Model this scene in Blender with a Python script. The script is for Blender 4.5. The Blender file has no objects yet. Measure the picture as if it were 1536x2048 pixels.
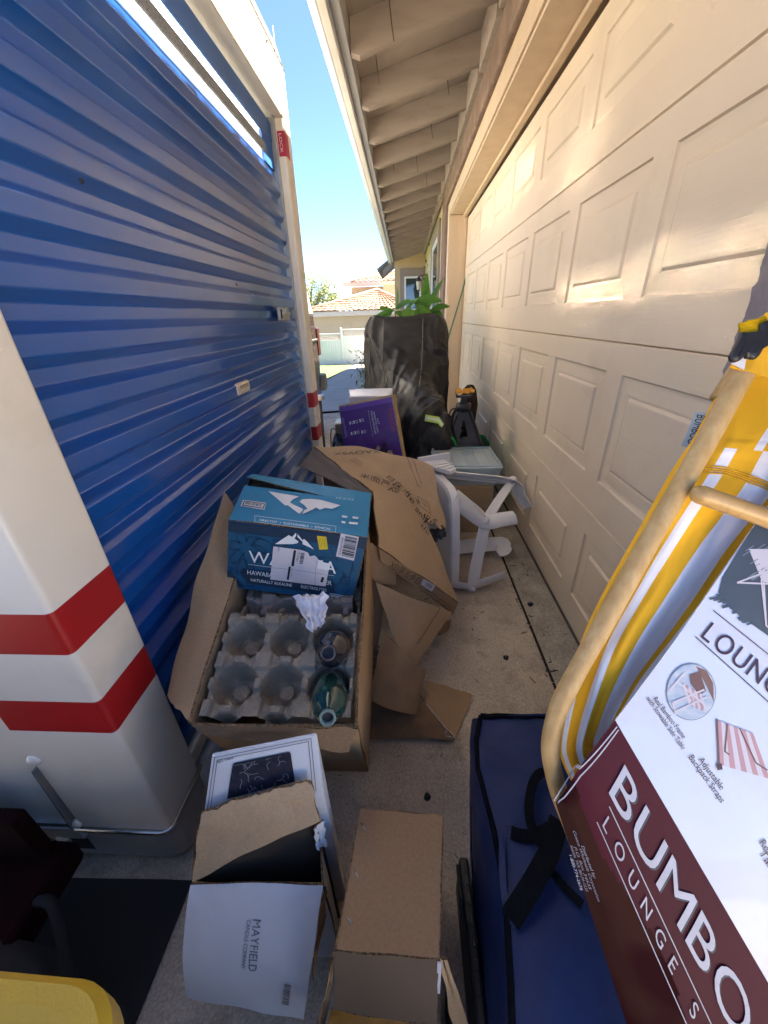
import bpy, bmesh, math, random
from mathutils import Vector, Matrix
from mathutils.noise import noise as pnoise, fractal
random.seed(7)
R = math.radians
SC = bpy.context.scene
COL = SC.collection

# ------------------------------------------------------------------ camera
CAM_H = 1.20
F, CX, CY = 768.0, 768.0, 1024.0            # focal length and centre in photo pixels
vy = Vector(((809 - CX) / F, (631 - CY) / F, 1)).normalized()      # along the alley
vz = Vector(((820 - CX) / F, (2530 - CY) / F, 1))
vz = (vz - vy * vz.dot(vy)).normalized()                            # straight down
AY, AZ = vy, -vz
AX = AY.cross(AZ)
ROT = Matrix((AX, AY, AZ))                  # camera (right, down, forward) -> world
cam_d = bpy.data.cameras.new('camera')
cam_d.sensor_fit = 'HORIZONTAL'; cam_d.sensor_width = 36; cam_d.lens = 18.0
cam_d.clip_start = 0.02; cam_d.clip_end = 2000
cam = bpy.data.objects.new('camera', cam_d); COL.objects.link(cam)
r_, d_, f_ = ROT.col[0], ROT.col[1], ROT.col[2]
M4 = Matrix((r_, -d_, -f_)).transposed().to_4x4()
M4.translation = (0, 0, CAM_H)
cam.matrix_world = M4
SC.camera = cam

# ------------------------------------------------------------------ light
SUN = Vector((1.0, 0.85, 2.75)).normalized()
elev = math.asin(SUN.z); az = math.atan2(SUN.x, SUN.y)
W = bpy.data.worlds.new('World'); SC.world = W; W.use_nodes = True
nt = W.node_tree; nt.nodes.clear()
sky = nt.nodes.new('ShaderNodeTexSky'); sky.sky_type = 'NISHITA'; sky.sun_disc = False
sky.sun_elevation = elev; sky.sun_rotation = az
sky.air_density = 0.33; sky.dust_density = 0.05; sky.ozone_density = 3.5
bg = nt.nodes.new('ShaderNodeBackground'); bg.inputs[1].default_value = 0.05
ow = nt.nodes.new('ShaderNodeOutputWorld')
nt.links.new(sky.outputs[0], bg.inputs[0]); nt.links.new(bg.outputs[0], ow.inputs[0])
sl = bpy.data.lights.new('sun', 'SUN'); sl.energy = 5.0; sl.angle = R(0.53); sl.color = (1.0, 0.88, 0.72)
so = bpy.data.objects.new('sun', sl); COL.objects.link(so)
so.rotation_euler = SUN.to_track_quat('Z', 'Y').to_euler(); so.location = (6, 6, 20)
SC.view_settings.view_transform = 'Standard'; SC.view_settings.look = 'None'
SC.view_settings.exposure = 3.88; SC.view_settings.gamma = 1.0
SC.view_settings.use_curve_mapping = False
cy = SC.cycles
cy.use_denoising = True; cy.max_bounces = 14; cy.diffuse_bounces = 12; cy.glossy_bounces = 4
cy.transmission_bounces = 8; cy.transparent_max_bounces = 12
cy.caustics_reflective = True; cy.caustics_refractive = False
cy.blur_glossy = 0.0; cy.sample_clamp_indirect = 0.0

# ------------------------------------------------------------------ pixel tools (photo pixels 1536 x 2048 -> a point at a known plane or depth)
def ray(u, v): return ROT @ Vector(((u - CX) / F, (v - CY) / F, 1.0))
def px(u, v, x=None, y=None, z=None, d=None):
    q = ray(u, v)
    if x is not None: t = x / q.x
    elif y is not None: t = y / q.y
    elif z is not None: t = (z - CAM_H) / q.z
    else: t = d
    p = q * t; p.z += CAM_H
    return p
def gz(x, y):
    g = 0.06 * (min(max(x, -1.6), 0.69) - 0.69)
    if y > 4.5: g -= 0.065 * (min(y, 27) - 4.5)
    return g
def pg(u, v):
    q = ray(u, v); t = 0.1
    while t < 80:
        p = q * t; p.z += CAM_H
        if p.z <= gz(p.x, p.y): return p
        t += 0.01
    return p

# ------------------------------------------------------------------ materials
MATS = {}
DULL = ('concrete', 'cardboard', 'stucco', 'soil', 'cloth', 'pulp', 'corrugated', 'webbing', 'tissue', 'roof boards', 'rafters', 'shingles', 'flower', 'floral')
def mat(name, col, rough=0.6, col2=None, var=0.12, scale=6.0, bump=0.0, bscale=60.0, metal=0.0,
        spec=0.5, coat=0.0, stretch=(1, 1, 1), dirt=None, dirt_scale=3.0, dirt_amt=0.5, detail=6, trans=0.0, ior=1.5, alpha=1.0, sheen=0.0, rvar=0.0, contrast=(0.3, 0.7), speck=None):
    if name in MATS: return MATS[name]
    if any(k in name for k in DULL) and not coat: spec = 0.0; rough = 1.0
    m = bpy.data.materials.new(name); m.use_nodes = True
    n = m.node_tree.nodes; l = m.node_tree.links
    b = n['Principled BSDF']
    tc = n.new('ShaderNodeTexCoord'); mp = n.new('ShaderNodeMapping'); mp.inputs['Scale'].default_value = stretch
    l.new(tc.outputs['Object'], mp.inputs['Vector'])
    nz = n.new('ShaderNodeTexNoise'); nz.inputs['Scale'].default_value = scale; nz.inputs['Detail'].default_value = detail
    l.new(mp.outputs[0], nz.inputs['Vector'])
    rp = n.new('ShaderNodeValToRGB')
    c = col; c2 = col2 or tuple(x * (1 - var) for x in col)
    rp.color_ramp.elements[0].position = contrast[0]; rp.color_ramp.elements[1].position = contrast[1]
    rp.color_ramp.elements[0].color = (*c2, 1); rp.color_ramp.elements[1].color = (*c, 1)
    l.new(nz.outputs['Fac'], rp.inputs[0])
    out = rp.outputs[0]
    if dirt:
        nd = n.new('ShaderNodeTexNoise'); nd.inputs['Scale'].default_value = dirt_scale; nd.inputs['Detail'].default_value = 8
        nd.inputs['Roughness'].default_value = 0.65
        l.new(mp.outputs[0], nd.inputs['Vector'])
        rd = n.new('ShaderNodeValToRGB'); rd.color_ramp.elements[0].position = 0.52; rd.color_ramp.elements[1].position = 0.72
        rd.color_ramp.elements[0].color = (0, 0, 0, 1); rd.color_ramp.elements[1].color = (dirt_amt,) * 3 + (1,)
        l.new(nd.outputs['Fac'], rd.inputs[0])
        mx = n.new('ShaderNodeMixRGB'); mx.inputs[2].default_value = (*dirt, 1)
        l.new(rd.outputs[0], mx.inputs[0]); l.new(out, mx.inputs[1]); out = mx.outputs[0]
    if speck:      # fine aggregate or fibres
        ns = n.new('ShaderNodeTexNoise'); ns.inputs['Scale'].default_value = speck[0]; ns.inputs['Detail'].default_value = 4; ns.inputs['Roughness'].default_value = 0.75
        l.new(mp.outputs[0], ns.inputs['Vector'])
        rs = n.new('ShaderNodeMapRange'); rs.inputs[1].default_value = 0.3; rs.inputs[2].default_value = 0.7; rs.inputs[3].default_value = 1 - speck[1]; rs.inputs[4].default_value = 1 + speck[1] * 0.6
        l.new(ns.outputs['Fac'], rs.inputs[0])
        ml = n.new('ShaderNodeMixRGB'); ml.blend_type = 'MULTIPLY'; ml.inputs[0].default_value = 1
        l.new(out, ml.inputs[1]); l.new(rs.outputs[0], ml.inputs[2]); out = ml.outputs[0]
    l.new(out, b.inputs['Base Color'])
    b.inputs['Roughness'].default_value = rough; b.inputs['Metallic'].default_value = metal
    b.inputs['Specular IOR Level'].default_value = spec; b.inputs['Coat Weight'].default_value = coat
    b.inputs['Transmission Weight'].default_value = trans; b.inputs['IOR'].default_value = ior
    b.inputs['Alpha'].default_value = alpha
    if sheen: b.inputs['Sheen Weight'].default_value = sheen
    if rvar:
        mr = n.new('ShaderNodeMapRange'); mr.inputs[3].default_value = max(0.02, rough - rvar); mr.inputs[4].default_value = min(1, rough + rvar)
        l.new(nz.outputs['Fac'], mr.inputs[0]); l.new(mr.outputs[0], b.inputs['Roughness'])
    if bump:
        nb = n.new('ShaderNodeTexNoise'); nb.inputs['Scale'].default_value = bscale; nb.inputs['Detail'].default_value = 5
        l.new(mp.outputs[0], nb.inputs['Vector'])
        bp = n.new('ShaderNodeBump'); bp.inputs['Strength'].default_value = min(1, bump); bp.inputs['Distance'].default_value = 0.004
        l.new(nb.outputs['Fac'], bp.inputs['Height']); l.new(bp.outputs[0], b.inputs['Normal'])
    MATS[name] = m
    return m

def translucent_mat(name, col, mix=0.6):
    m = bpy.data.materials.new(name); m.use_nodes = True
    n = m.node_tree.nodes; l = m.node_tree.links; n.clear()
    t = n.new('ShaderNodeBsdfTranslucent'); t.inputs[0].default_value = (*col, 1)
    d = n.new('ShaderNodeBsdfDiffuse'); d.inputs[0].default_value = (*col, 1)
    mx = n.new('ShaderNodeMixShader'); mx.inputs[0].default_value = mix
    nz = n.new('ShaderNodeTexNoise'); nz.inputs['Scale'].default_value = 9
    mr = n.new('ShaderNodeMapRange'); mr.inputs[3].default_value = mix - 0.08; mr.inputs[4].default_value = mix + 0.08
    l.new(nz.outputs[0], mr.inputs[0]); l.new(mr.outputs[0], mx.inputs[0])
    o = n.new('ShaderNodeOutputMaterial')
    l.new(d.outputs[0], mx.inputs[1]); l.new(t.outputs[0], mx.inputs[2]); l.new(mx.outputs[0], o.inputs[0])
    MATS[name] = m
    return m

def leaf_mat(name, col, col2):
    m = bpy.data.materials.new(name); m.use_nodes = True
    n = m.node_tree.nodes; l = m.node_tree.links
    b = n['Principled BSDF']; b.inputs['Roughness'].default_value = 0.45
    g = n.new('ShaderNodeNewGeometry'); rp = n.new('ShaderNodeValToRGB')
    rp.color_ramp.elements[0].color = (*col2, 1); rp.color_ramp.elements[1].color = (*col, 1)
    l.new(g.outputs['Random Per Island'], rp.inputs[0]); l.new(rp.outputs[0], b.inputs['Base Color'])
    t = n.new('ShaderNodeBsdfTranslucent'); l.new(rp.outputs[0], t.inputs[0])
    mx = n.new('ShaderNodeMixShader'); mx.inputs[0].default_value = 0.4
    o = n['Material Output']
    l.new(b.outputs[0], mx.inputs[1]); l.new(t.outputs[0], mx.inputs[2]); l.new(mx.outputs[0], o.inputs[0])
    MATS[name] = m
    return m

# ------------------------------------------------------------------ mesh builder
def basis(zdir, up=Vector((0, 0, 1))):
    z = Vector(zdir).normalized()
    if abs(z.dot(up)) > 0.98: up = Vector((0, 1, 0))
    x = up.cross(z).normalized(); y = z.cross(x)
    return x, y, z

class MB:
    def __init__(s): s.v = []; s.f = []; s.m = []; s.sm = []; s.uv = {}
    def add(s, verts, faces, mi=0, smooth=False, uvs=None):
        o = len(s.v)
        s.v += [Vector(p) for p in verts]
        for k, f in enumerate(faces):
            s.f.append([o + i for i in f]); s.m.append(mi if not isinstance(mi, (list, tuple)) else mi[k]); s.sm.append(smooth)
            if uvs: s.uv[len(s.f) - 1] = [uvs[i] for i in f]
        return s
    def box(s, lo, hi, mi=0, bev=0.0, seg=2, M=None):
        lo = Vector(lo); hi = Vector(hi)
        bm = bmesh.new(); bmesh.ops.create_cube(bm, size=1)
        for w in bm.verts: w.co = Vector(((lo[i] + hi[i]) / 2 + w.co[i] * (hi[i] - lo[i]) for i in range(3)))
        if bev: bmesh.ops.bevel(bm, geom=bm.edges[:], offset=bev, segments=seg, profile=0.5, affect='EDGES')
        bm.verts.index_update()
        vs = [(M @ w.co if M else w.co.copy()) for w in bm.verts]
        s.add(vs, [[w.index for w in f.verts] for f in bm.faces], mi, False); bm.free()
        return s
    def tube(s, path, r, n=10, mi=0, cap=True, closed=False, smooth=True):
        path = [Vector(p) for p in path]; N = len(path)
        rr = r if isinstance(r, (list, tuple)) else [r] * N
        verts = []; up = None
        for i, p in enumerate(path):
            if closed: t = path[(i + 1) % N] - path[i - 1]
            else: t = path[min(i + 1, N - 1)] - path[max(i - 1, 0)]
            t.normalize()
            if up is None:
                up = t.orthogonal().normalized()
            up = (up - t * up.dot(t))
            if up.length < 1e-6: up = t.orthogonal()
            up.normalize(); b = t.cross(up)
            for k in range(n):
                a = 2 * math.pi * k / n
                verts.append(p + (up * math.cos(a) + b * math.sin(a)) * rr[i])
        faces = []
        for i in range(N if closed else N - 1):
            j = (i + 1) % N
            for k in range(n):
                faces.append([i * n + k, i * n + (k + 1) % n, j * n + (k + 1) % n, j * n + k])
        if cap and not closed:
            faces.append(list(range(n))[::-1]); faces.append([(N - 1) * n + k for k in range(n)])
        return s.add(verts, faces, mi, smooth)
    def bar(s, a, b, w, h, mi=0, up=Vector((0, 0, 1)), bev=0.0):
        a = Vector(a); b = Vector(b); x, y, z = basis(b - a, up)
        M = Matrix((x, y, z)).transposed().to_4x4(); M.translation = (a + b) / 2
        L = (b - a).length
        return s.box((-w / 2, -h / 2, -L / 2), (w / 2, h / 2, L / 2), mi, bev, 2, M)
    def lathe(s, prof, org, axis=(0, 0, 1), n=24, mi=0, cap=False, smooth=True):
        x, y, z = basis(axis); org = Vector(org); verts = []; N = len(prof)
        for (r, h) in prof:
            for k in range(n):
                a = 2 * math.pi * k / n
                verts.append(org + z * h + (x * math.cos(a) + y * math.sin(a)) * r)
        faces = [[i * n + k, i * n + (k + 1) % n, (i + 1) * n + (k + 1) % n, (i + 1) * n + k] for i in range(N - 1) for k in range(n)]
        if cap: faces.append(list(range(n))[::-1]); faces.append([(N - 1) * n + k for k in range(n)])
        return s.add(verts, faces, mi, smooth)
    def grid(s, fn, nu, nv, mi=0, smooth=True, uv=True, mfn=None):
        verts = [Vector(fn(i / nu, j / nv)) for j in range(nv + 1) for i in range(nu + 1)]
        uvs = [(i / nu, j / nv) for j in range(nv + 1) for i in range(nu + 1)]
        w = nu + 1
        faces = [[j * w + i, j * w + i + 1, (j + 1) * w + i + 1, (j + 1) * w + i] for j in range(nv) for i in range(nu)]
        ml = [mfn((i + .5) / nu, (j + .5) / nv) for j in range(nv) for i in range(nu)] if mfn else mi
        return s.add(verts, faces, ml, smooth, uvs if uv else None)
    def slab(s, fn, nu, nv, th, mi=0, edge=None, smooth=True, mi2=None):
        """a sheet with thickness: both faces and the four edges"""
        P = [[Vector(fn(i / nu, j / nv)) for i in range(nu + 1)] for j in range(nv + 1)]
        def nrm(j, i):
            a = P[j][min(i + 1, nu)] - P[j][max(i - 1, 0)]; b = P[min(j + 1, nv)][i] - P[max(j - 1, 0)][i]
            c = a.cross(b)
            return c.normalized() if c.length > 1e-12 else Vector((0, 0, 1))
        A = []; B = []; uvs = []
        for j in range(nv + 1):
            for i in range(nu + 1):
                k = nrm(j, i); A.append(P[j][i] + k * th / 2); B.append(P[j][i] - k * th / 2); uvs.append((i / nu, j / nv))
        w = nu + 1
        F1 = [[j * w + i, j * w + i + 1, (j + 1) * w + i + 1, (j + 1) * w + i] for j in range(nv) for i in range(nu)]
        s.add(A, F1, mi, smooth, uvs); s.add(B, [f[::-1] for f in F1], mi if mi2 is None else mi2, smooth, uvs)
        e = mi if edge is None else edge
        ring = [i for i in range(w)] + [j * w + nu for j in range(1, nv + 1)] + [nv * w + i for i in range(nu - 1, -1, -1)] + [j * w for j in range(nv - 1, 0, -1)]
        n = len(ring)
        vs = [A[i] for i in ring] + [B[i] for i in ring]
        s.add(vs, [[k, n + k, n + (k + 1) % n, (k + 1) % n] for k in range(n)], e, False)
        return s
    def prism(s, pts, off, mi=0, smooth=False):
        """closed polygon pts extruded by vector off"""
        n = len(pts); off = Vector(off); a = [Vector(p) for p in pts]; b = [p + off for p in a]
        s.add(a + b, [list(range(n))[::-1], [n + k for k in range(n)]] + [[k, (k + 1) % n, n + (k + 1) % n, n + k] for k in range(n)], mi, smooth)
        return s
    def build(s, name, mats, parent=None, fix=False, weld=False, auto=None):
        me = bpy.data.meshes.new(name)
        org = Vector(parent['_w']) if parent is not None and '_w' in parent else Vector((0, 0, 0))
        me.from_pydata([tuple(p - org) for p in s.v], [], s.f)
        if not isinstance(mats, (list, tuple)): mats = [mats]
        for m in mats: me.materials.append(m)
        me.polygons.foreach_set('material_index', s.m)
        me.polygons.foreach_set('use_smooth', s.sm)
        if s.uv:
            ul = me.uv_layers.new(name='UVMap')
            for pi, c in s.uv.items():
                for li, q in zip(me.polygons[pi].loop_indices, c): ul.data[li].uv = q
        if fix or weld:
            bm = bmesh.new(); bm.from_mesh(me)
            if weld: bmesh.ops.remove_doubles(bm, verts=bm.verts[:], dist=1e-5)
            bmesh.ops.recalc_face_normals(bm, faces=bm.faces[:]); bm.to_mesh(me); bm.free()
        me.update()
        if auto is not None: me.set_sharp_from_angle(angle=R(auto))
        o = bpy.data.objects.new(name, me); COL.objects.link(o)
        if parent is not None:
            o.parent = parent
            o['_w'] = tuple(org)
        else: o['_w'] = (0, 0, 0)
        return o

def thing(name, label, cat, loc, group=None):
    o = bpy.data.objects.new(name, None); COL.objects.link(o); o.location = loc
    o.empty_display_size = 0.1
    o['label'] = label; o['category'] = cat; o['_w'] = tuple(loc)
    if group: o['group'] = group
    return o
def tag(o, label, cat, group=None):
    o['label'] = label; o['category'] = cat
    if group: o['group'] = group
    return o
def struct(name, mb, m, **k):
    o = mb.build(name, m, **k); o['kind'] = 'structure'; return o

# ------------------------------------------------------------------ lettering
TXT = {}
def textgeo(sx):
    if sx in TXT: return TXT[sx]
    cu = bpy.data.curves.new('t', 'FONT'); cu.body = sx; cu.size = 1.0; cu.resolution_u = 4
    ob = bpy.data.objects.new('t', cu); COL.objects.link(ob)
    dg = bpy.context.evaluated_depsgraph_get(); dg.update()
    ev = ob.evaluated_get(dg); me = ev.to_mesh()
    vs = [(q.co.x, q.co.y) for q in me.vertices]; fs = [list(p.vertices) for p in me.polygons]
    ev.to_mesh_clear(); bpy.data.objects.remove(ob); bpy.data.curves.remove(cu)
    TXT[sx] = (vs, fs)
    return TXT[sx]
def text(mb, sx, fn, x, y, h, mi=0, width=None, align='L', rot=0.0, track=0.0, sub=0, weight=0.0):
    """lay the string on a surface: fn(x, y) -> 3D; (x, y) is the baseline start, h the capital height"""
    vs = []; fs = []; pen = 0.0
    if track:
        for ch in sx:
            if ch == ' ': pen += 0.28 + track; continue
            a, b = textgeo(ch)
            if not a: continue
            x0 = min(p[0] for p in a); x1 = max(p[0] for p in a); o = len(vs)
            vs += [(p[0] - x0 + pen, p[1]) for p in a]; fs += [[o + i for i in f] for f in b]
            pen += x1 - x0 + 0.08 + track
    else:
        a, b = textgeo(sx); vs = list(a); fs = b
    if not vs: return mb
    x0 = min(p[0] for p in vs); x1 = max(p[0] for p in vs)
    cap = 0.70
    sy = h / cap; sxx = sy if width is None else width / max(1e-6, x1 - x0)
    tw = (x1 - x0) * sxx
    ox = {'L': 0, 'C': -tw / 2, 'R': -tw}[align]
    ca, sa = math.cos(R(rot)), math.sin(R(rot))
    q = []
    for (a, b) in vs:
        xx = (a - x0) * sxx + ox; yy = b * sy
        q.append((x + xx * ca - yy * sa, y + xx * sa + yy * ca))
    if sub:
        bm = bmesh.new(); bv = [bm.verts.new((a, b, 0)) for a, b in q]
        for f in fs:
            try: bm.faces.new([bv[i] for i in f])
            except ValueError: pass
        lo = min(p[0] for p in q); hi = max(p[0] for p in q); lo2 = min(p[1] for p in q); hi2 = max(p[1] for p in q)
        for ax, l0, l1 in ((0, lo, hi), (1, lo2, hi2)):
            k = math.ceil(l0 / sub) * sub
            while k < l1:
                pn = [0, 0, 0]; pn[ax] = 1; pc = [0, 0, 0]; pc[ax] = k
                bmesh.ops.bisect_plane(bm, geom=bm.verts[:] + bm.edges[:] + bm.faces[:], plane_co=pc, plane_no=pn); k += sub
        bm.verts.index_update()
        q = [(w.co.x, w.co.y) for w in bm.verts]; fs = [[w.index for w in f.verts] for f in bm.faces]; bm.free()
    mb.add([fn(a, b) for a, b in q], fs, mi)
    return mb
class Face:
    """a bilinear surface patch of size w x h: c00 bottom-left, c10 bottom-right, c11, c01 as seen from outside"""
    def __init__(s, c00, c10, c11, c01, w=1.0, h=1.0, lift=0.0008, bulge=0.0, flip=False):
        s.c = [Vector(c) for c in (c00, c10, c11, c01)]; s.w = w; s.h = h; s.lift = lift; s.bulge = bulge
        s.n = (s.c[1] - s.c[0]).cross(s.c[3] - s.c[0]).normalized() * (-1 if flip else 1)
    def at(s, x, y, k=1.0):
        a = x / s.w; b = y / s.h
        p = s.c[0] * (1 - a) * (1 - b) + s.c[1] * a * (1 - b) + s.c[2] * a * b + s.c[3] * (1 - a) * b
        return p + s.n * (s.lift * k + s.bulge * 4 * max(0, a * (1 - a)) * 4 * max(0, b * (1 - b)))
    def on(s, k=1.0): return lambda x, y: s.at(x, y, k)
    def rect(s, mb, x0, y0, x1, y1, mi=0, k=1.0, n=1):
        mb.grid(lambda a, b: s.at(x0 + (x1 - x0) * a, y0 + (y1 - y0) * b, k), n, n, mi, False, uv=False)
    def poly(s, mb, pts, mi=0, k=1.0): mb.add([s.at(x, y, k) for x, y in pts], [list(range(len(pts)))], mi)
    def line(s, mb, pts, w, mi=0, k=1.0):
        for (a, b) in zip(pts[:-1], pts[1:]):
            d = Vector((b[0] - a[0], b[1] - a[1])); 
            if d.length < 1e-9: continue
            nn = Vector((-d.y, d.x)).normalized() * w / 2; d = d.normalized() * w * 0.25
            s.poly(mb, [(a[0] - d.x - nn.x, a[1] - d.y - nn.y), (b[0] + d.x - nn.x, b[1] + d.y - nn.y), (b[0] + d.x + nn.x, b[1] + d.y + nn.y), (a[0] - d.x + nn.x, a[1] - d.y + nn.y)], mi, k)
    def barcode(s, mb, x0, y0, x1, y1, mi, k=1.0, n=26, vertical=True, seed=1):
        rr = random.Random(seed); t = 0.0
        while t < 1:
            w = rr.choice((.4, .7, 1.1)) / n; e = min(1, t + w)
            if vertical: s.rect(mb, x0 + (x1 - x0) * t, y0, x0 + (x1 - x0) * e, y1, mi, k)
            else: s.rect(mb, x0, y0 + (y1 - y0) * t, x1, y0 + (y1 - y0) * e, mi, k)
            t = e + rr.choice((.35, .6, .9)) / n

# ================================================================== materials of the place
M_CONC = mat('driveway concrete', (0.54, 0.465, 0.375), 0.85, col2=(0.43, 0.365, 0.29), scale=6, bump=0.2, bscale=180, speck=(150, 0.38), dirt=(0.10, 0.085, 0.065), dirt_scale=7, dirt_amt=0.55, detail=10)
M_APRON = mat('grey apron concrete', (0.48, 0.435, 0.355), 0.9, col2=(0.31, 0.28, 0.225), scale=9, bump=0.7, bscale=120, speck=(110, 0.4), dirt=(0.42, 0.38, 0.30), dirt_scale=5, dirt_amt=0.5, detail=10)
M_WALK = mat('walkway concrete', (0.42, 0.40, 0.37), 0.85, scale=3, var=0.15, bump=0.3, bscale=90)
M_SOIL = mat('bare soil', (0.05, 0.04, 0.03), 0.95, scale=20, var=0.4)
M_LAWN = mat('lawn grass', (0.045, 0.085, 0.012), 0.9, col2=(0.025, 0.055, 0.008), scale=14, bump=1, bscale=90)
M_DARK = mat('dark gap and shade', (0.012, 0.011, 0.010), 0.9)

# ================================================================== ground
def ground_sheet(xs, ys, lift):
    mb = MB(); w = len(xs)
    mb.add([(x, y, gz(x, y) + lift) for y in ys for x in xs], [[j * w + i, j * w + i + 1, (j + 1) * w + i + 1, (j + 1) * w + i] for j in range(len(ys) - 1) for i in range(w - 1)])
    return mb
struct('ground', ground_sheet([-400, -60, -1.6, 0.69, 60, 400], [-300, -8, 4.5, 27, 60, 500], -0.012), M_SOIL)
XJ = 0.535
struct('driveway', ground_sheet([-9, -1.6, -0.5, XJ - 0.006], [-9, 0, 1.9, 4.5, 6.6], 0), M_CONC)
struct('driveway_apron', ground_sheet([XJ + 0.004, 0.69, 9.0], [-9, 1, 2.6, 4.5, 6.6], 0.001), M_APRON)
wl = [pg(650, 762), pg(722, 712)]
def wx(y): 
    t = (y - wl[0].y) / (wl[1].y - wl[0].y); return wl[0].x + (wl[1].x - wl[0].x) * t
mb = MB(); ys = [6.612, 8.3, 8.308, 10.6, 10.608, 13.2, 13.208, 16.0, 16.008, 20.0, 26.8]
for a, b in zip(ys[:-1], ys[1:]):
    if b - a < 0.05: continue
    xa, xb = wx(a), wx(b)
    mb.add([(xa, a, gz(xa, a)), (0.6, a, gz(0.6, a)), (0.6, b, gz(0.6, b)), (xb, b, gz(xb, b))], [[0, 1, 2, 3]])
struct('walkway', mb, M_WALK)
mb = MB()
def lawnf(a, b):
    y = 6.612 + (26.95 - 6.612) * b; x1 = wx(y) - 0.01; x = -24 + (x1 + 24) * a
    return (x, y, gz(x, y) + 0.02 + 0.02 * pnoise((x * 2, y * 2, 0)))
mb.grid(lawnf, 60, 60, 0, True, False)
struct('lawn', mb, M_LAWN)

# ================================================================== shipping container
CXF, CYN, CYF, CZT = -0.57, 0.447, 2.575, 2.345
M_WHITE = mat('container white paint', (0.78, 0.72, 0.60), 0.38, col2=(0.72, 0.66, 0.55), scale=4, dirt=(0.35, 0.30, 0.22), dirt_scale=5, dirt_amt=0.22, bump=0.06, bscale=25, coat=0.2)
M_RED = mat('container red stripe', (0.42, 0.012, 0.014), 0.4, var=0.2, scale=6, coat=0.1)
M_BLUE = mat('roll door blue paint', (0.007, 0.088, 0.36), 0.40, col2=(0.005, 0.070, 0.30), scale=2.5, dirt=(0.05, 0.10, 0.2), dirt_scale=3, dirt_amt=0.3, spec=0.2, coat=1.0)
M_BLUE.node_tree.nodes['Principled BSDF'].inputs['Coat Roughness'].default_value = 0.11
M_BLUE.node_tree.nodes['Principled BSDF'].inputs['Coat IOR'].default_value = 1.6
M_BLUE2 = mat('roll door upper slat', (0.03, 0.13, 0.42), 0.4, scale=3)
M_GREYM = mat('galvanised grey', (0.42, 0.43, 0.43), 0.45, metal=0.6, scale=10, var=0.25, dirt=(0.2, 0.17, 0.13), dirt_amt=0.4)
M_BASE = mat('container base frame', (0.40, 0.40, 0.39), 0.5, scale=5, var=0.25, dirt=(0.09, 0.07, 0.05), dirt_scale=4, dirt_amt=0.6)
M_ROOF = translucent_mat('translucent roof panel', (0.86, 0.9, 0.92), 0.62)
M_LINER = mat('container liner', (0.72, 0.73, 0.72), 0.5)
M_STEEL = mat('bright steel', (0.55, 0.54, 0.52), 0.3, metal=1.0, var=0.2, scale=30)
M_CREAMP = mat('cream plastic', (0.62, 0.55, 0.42), 0.45)
M_INK = mat('black print', (0.012, 0.012, 0.013), 0.6)
M_STICKER = mat('red sticker', (0.45, 0.02, 0.05), 0.5)
M_WPRINT = mat('white print', (0.78, 0.78, 0.76), 0.6)

def wavy_paint():
    """sunlit pressed-sheet header: glossy white paint over slightly buckled metal"""
    m = mat('header white paint', (0.84, 0.79, 0.68), 0.10, spec=0.9, coat=0.8)
    n = m.node_tree.nodes; l = m.node_tree.links; b = n['Principled BSDF']
    tc = n.new('ShaderNodeTexCoord'); mp = n.new('ShaderNodeMapping'); mp.inputs['Scale'].default_value = (2, 5, 9)
    l.new(tc.outputs['Object'], mp.inputs[0])
    nz = n.new('ShaderNodeTexNoise'); nz.inputs['Scale'].default_value = 1.0; nz.inputs['Detail'].default_value = 1.5
    l.new(mp.outputs[0], nz.inputs['Vector'])
    bp = n.new('ShaderNodeBump'); bp.inputs['Strength'].default_value = 1.0; bp.inputs['Distance'].default_value = 0.0055
    l.new(nz.outputs[0], bp.inputs['Height'])
    l.new(bp.outputs[0], b.inputs['Coat Normal'])
    b.inputs['Coat Roughness'].default_value = 0.03; b.inputs['Coat IOR'].default_value = 2.3; b.inputs['Coat Weight'].default_value = 1.0
    return m
M_HEAD = wavy_paint()

con = thing('storage_container', 'white storage container with red stripes and blue roll up door', 'container', (CXF, CYN, gz(CXF, CYN)))
ZL = 0.118       # height of the metal lip under the posts
def post(y0, y1, x0, x1, z1, name, r=0.012):
    """corner post with a rounded outer corner; stripes are painted round it"""
    prof = []
    # plan outline, counter-clockwise; rounded at (x1, y0)
    for k in range(7):
        a = -math.pi / 2 + k * math.pi / 12
        prof.append((x1 - r + r * math.cos(a), y0 + r + r * math.sin(a)))
    for k in range(7):
        a = k * math.pi / 12
        prof.append((x1 - r + r * math.cos(a), y1 - r + r * math.sin(a)))
    prof += [(x0, y1), (x0, y0)]
    zs = [ZL, 0.488, 0.578, 0.70, 0.79, 1.3, 1.85, z1]
    mb = MB(); n = len(prof); vs = [(x, y, z) for z in zs for x, y in prof]; fs = []; ml = []
    for i in range(len(zs) - 1):
        for k in range(n):
            fs.append([i * n + k, i * n + (k + 1) % n, (i + 1) * n + (k + 1) % n, (i + 1) * n + k]); ml.append(1 if i in (1, 3) else 0)
    fs.append(list(range(n))[::-1]); ml.append(0)
    mb.add(vs, fs, ml, True)
    return mb.build(name, [M_WHITE, M_RED], con, auto=35)
pn = post(CYN, 0.594, -0.79, CXF, 2.05, 'corner_post')
pf = post(2.435, CYF, -0.70, CXF, 2.05, 'corner_post')
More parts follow.
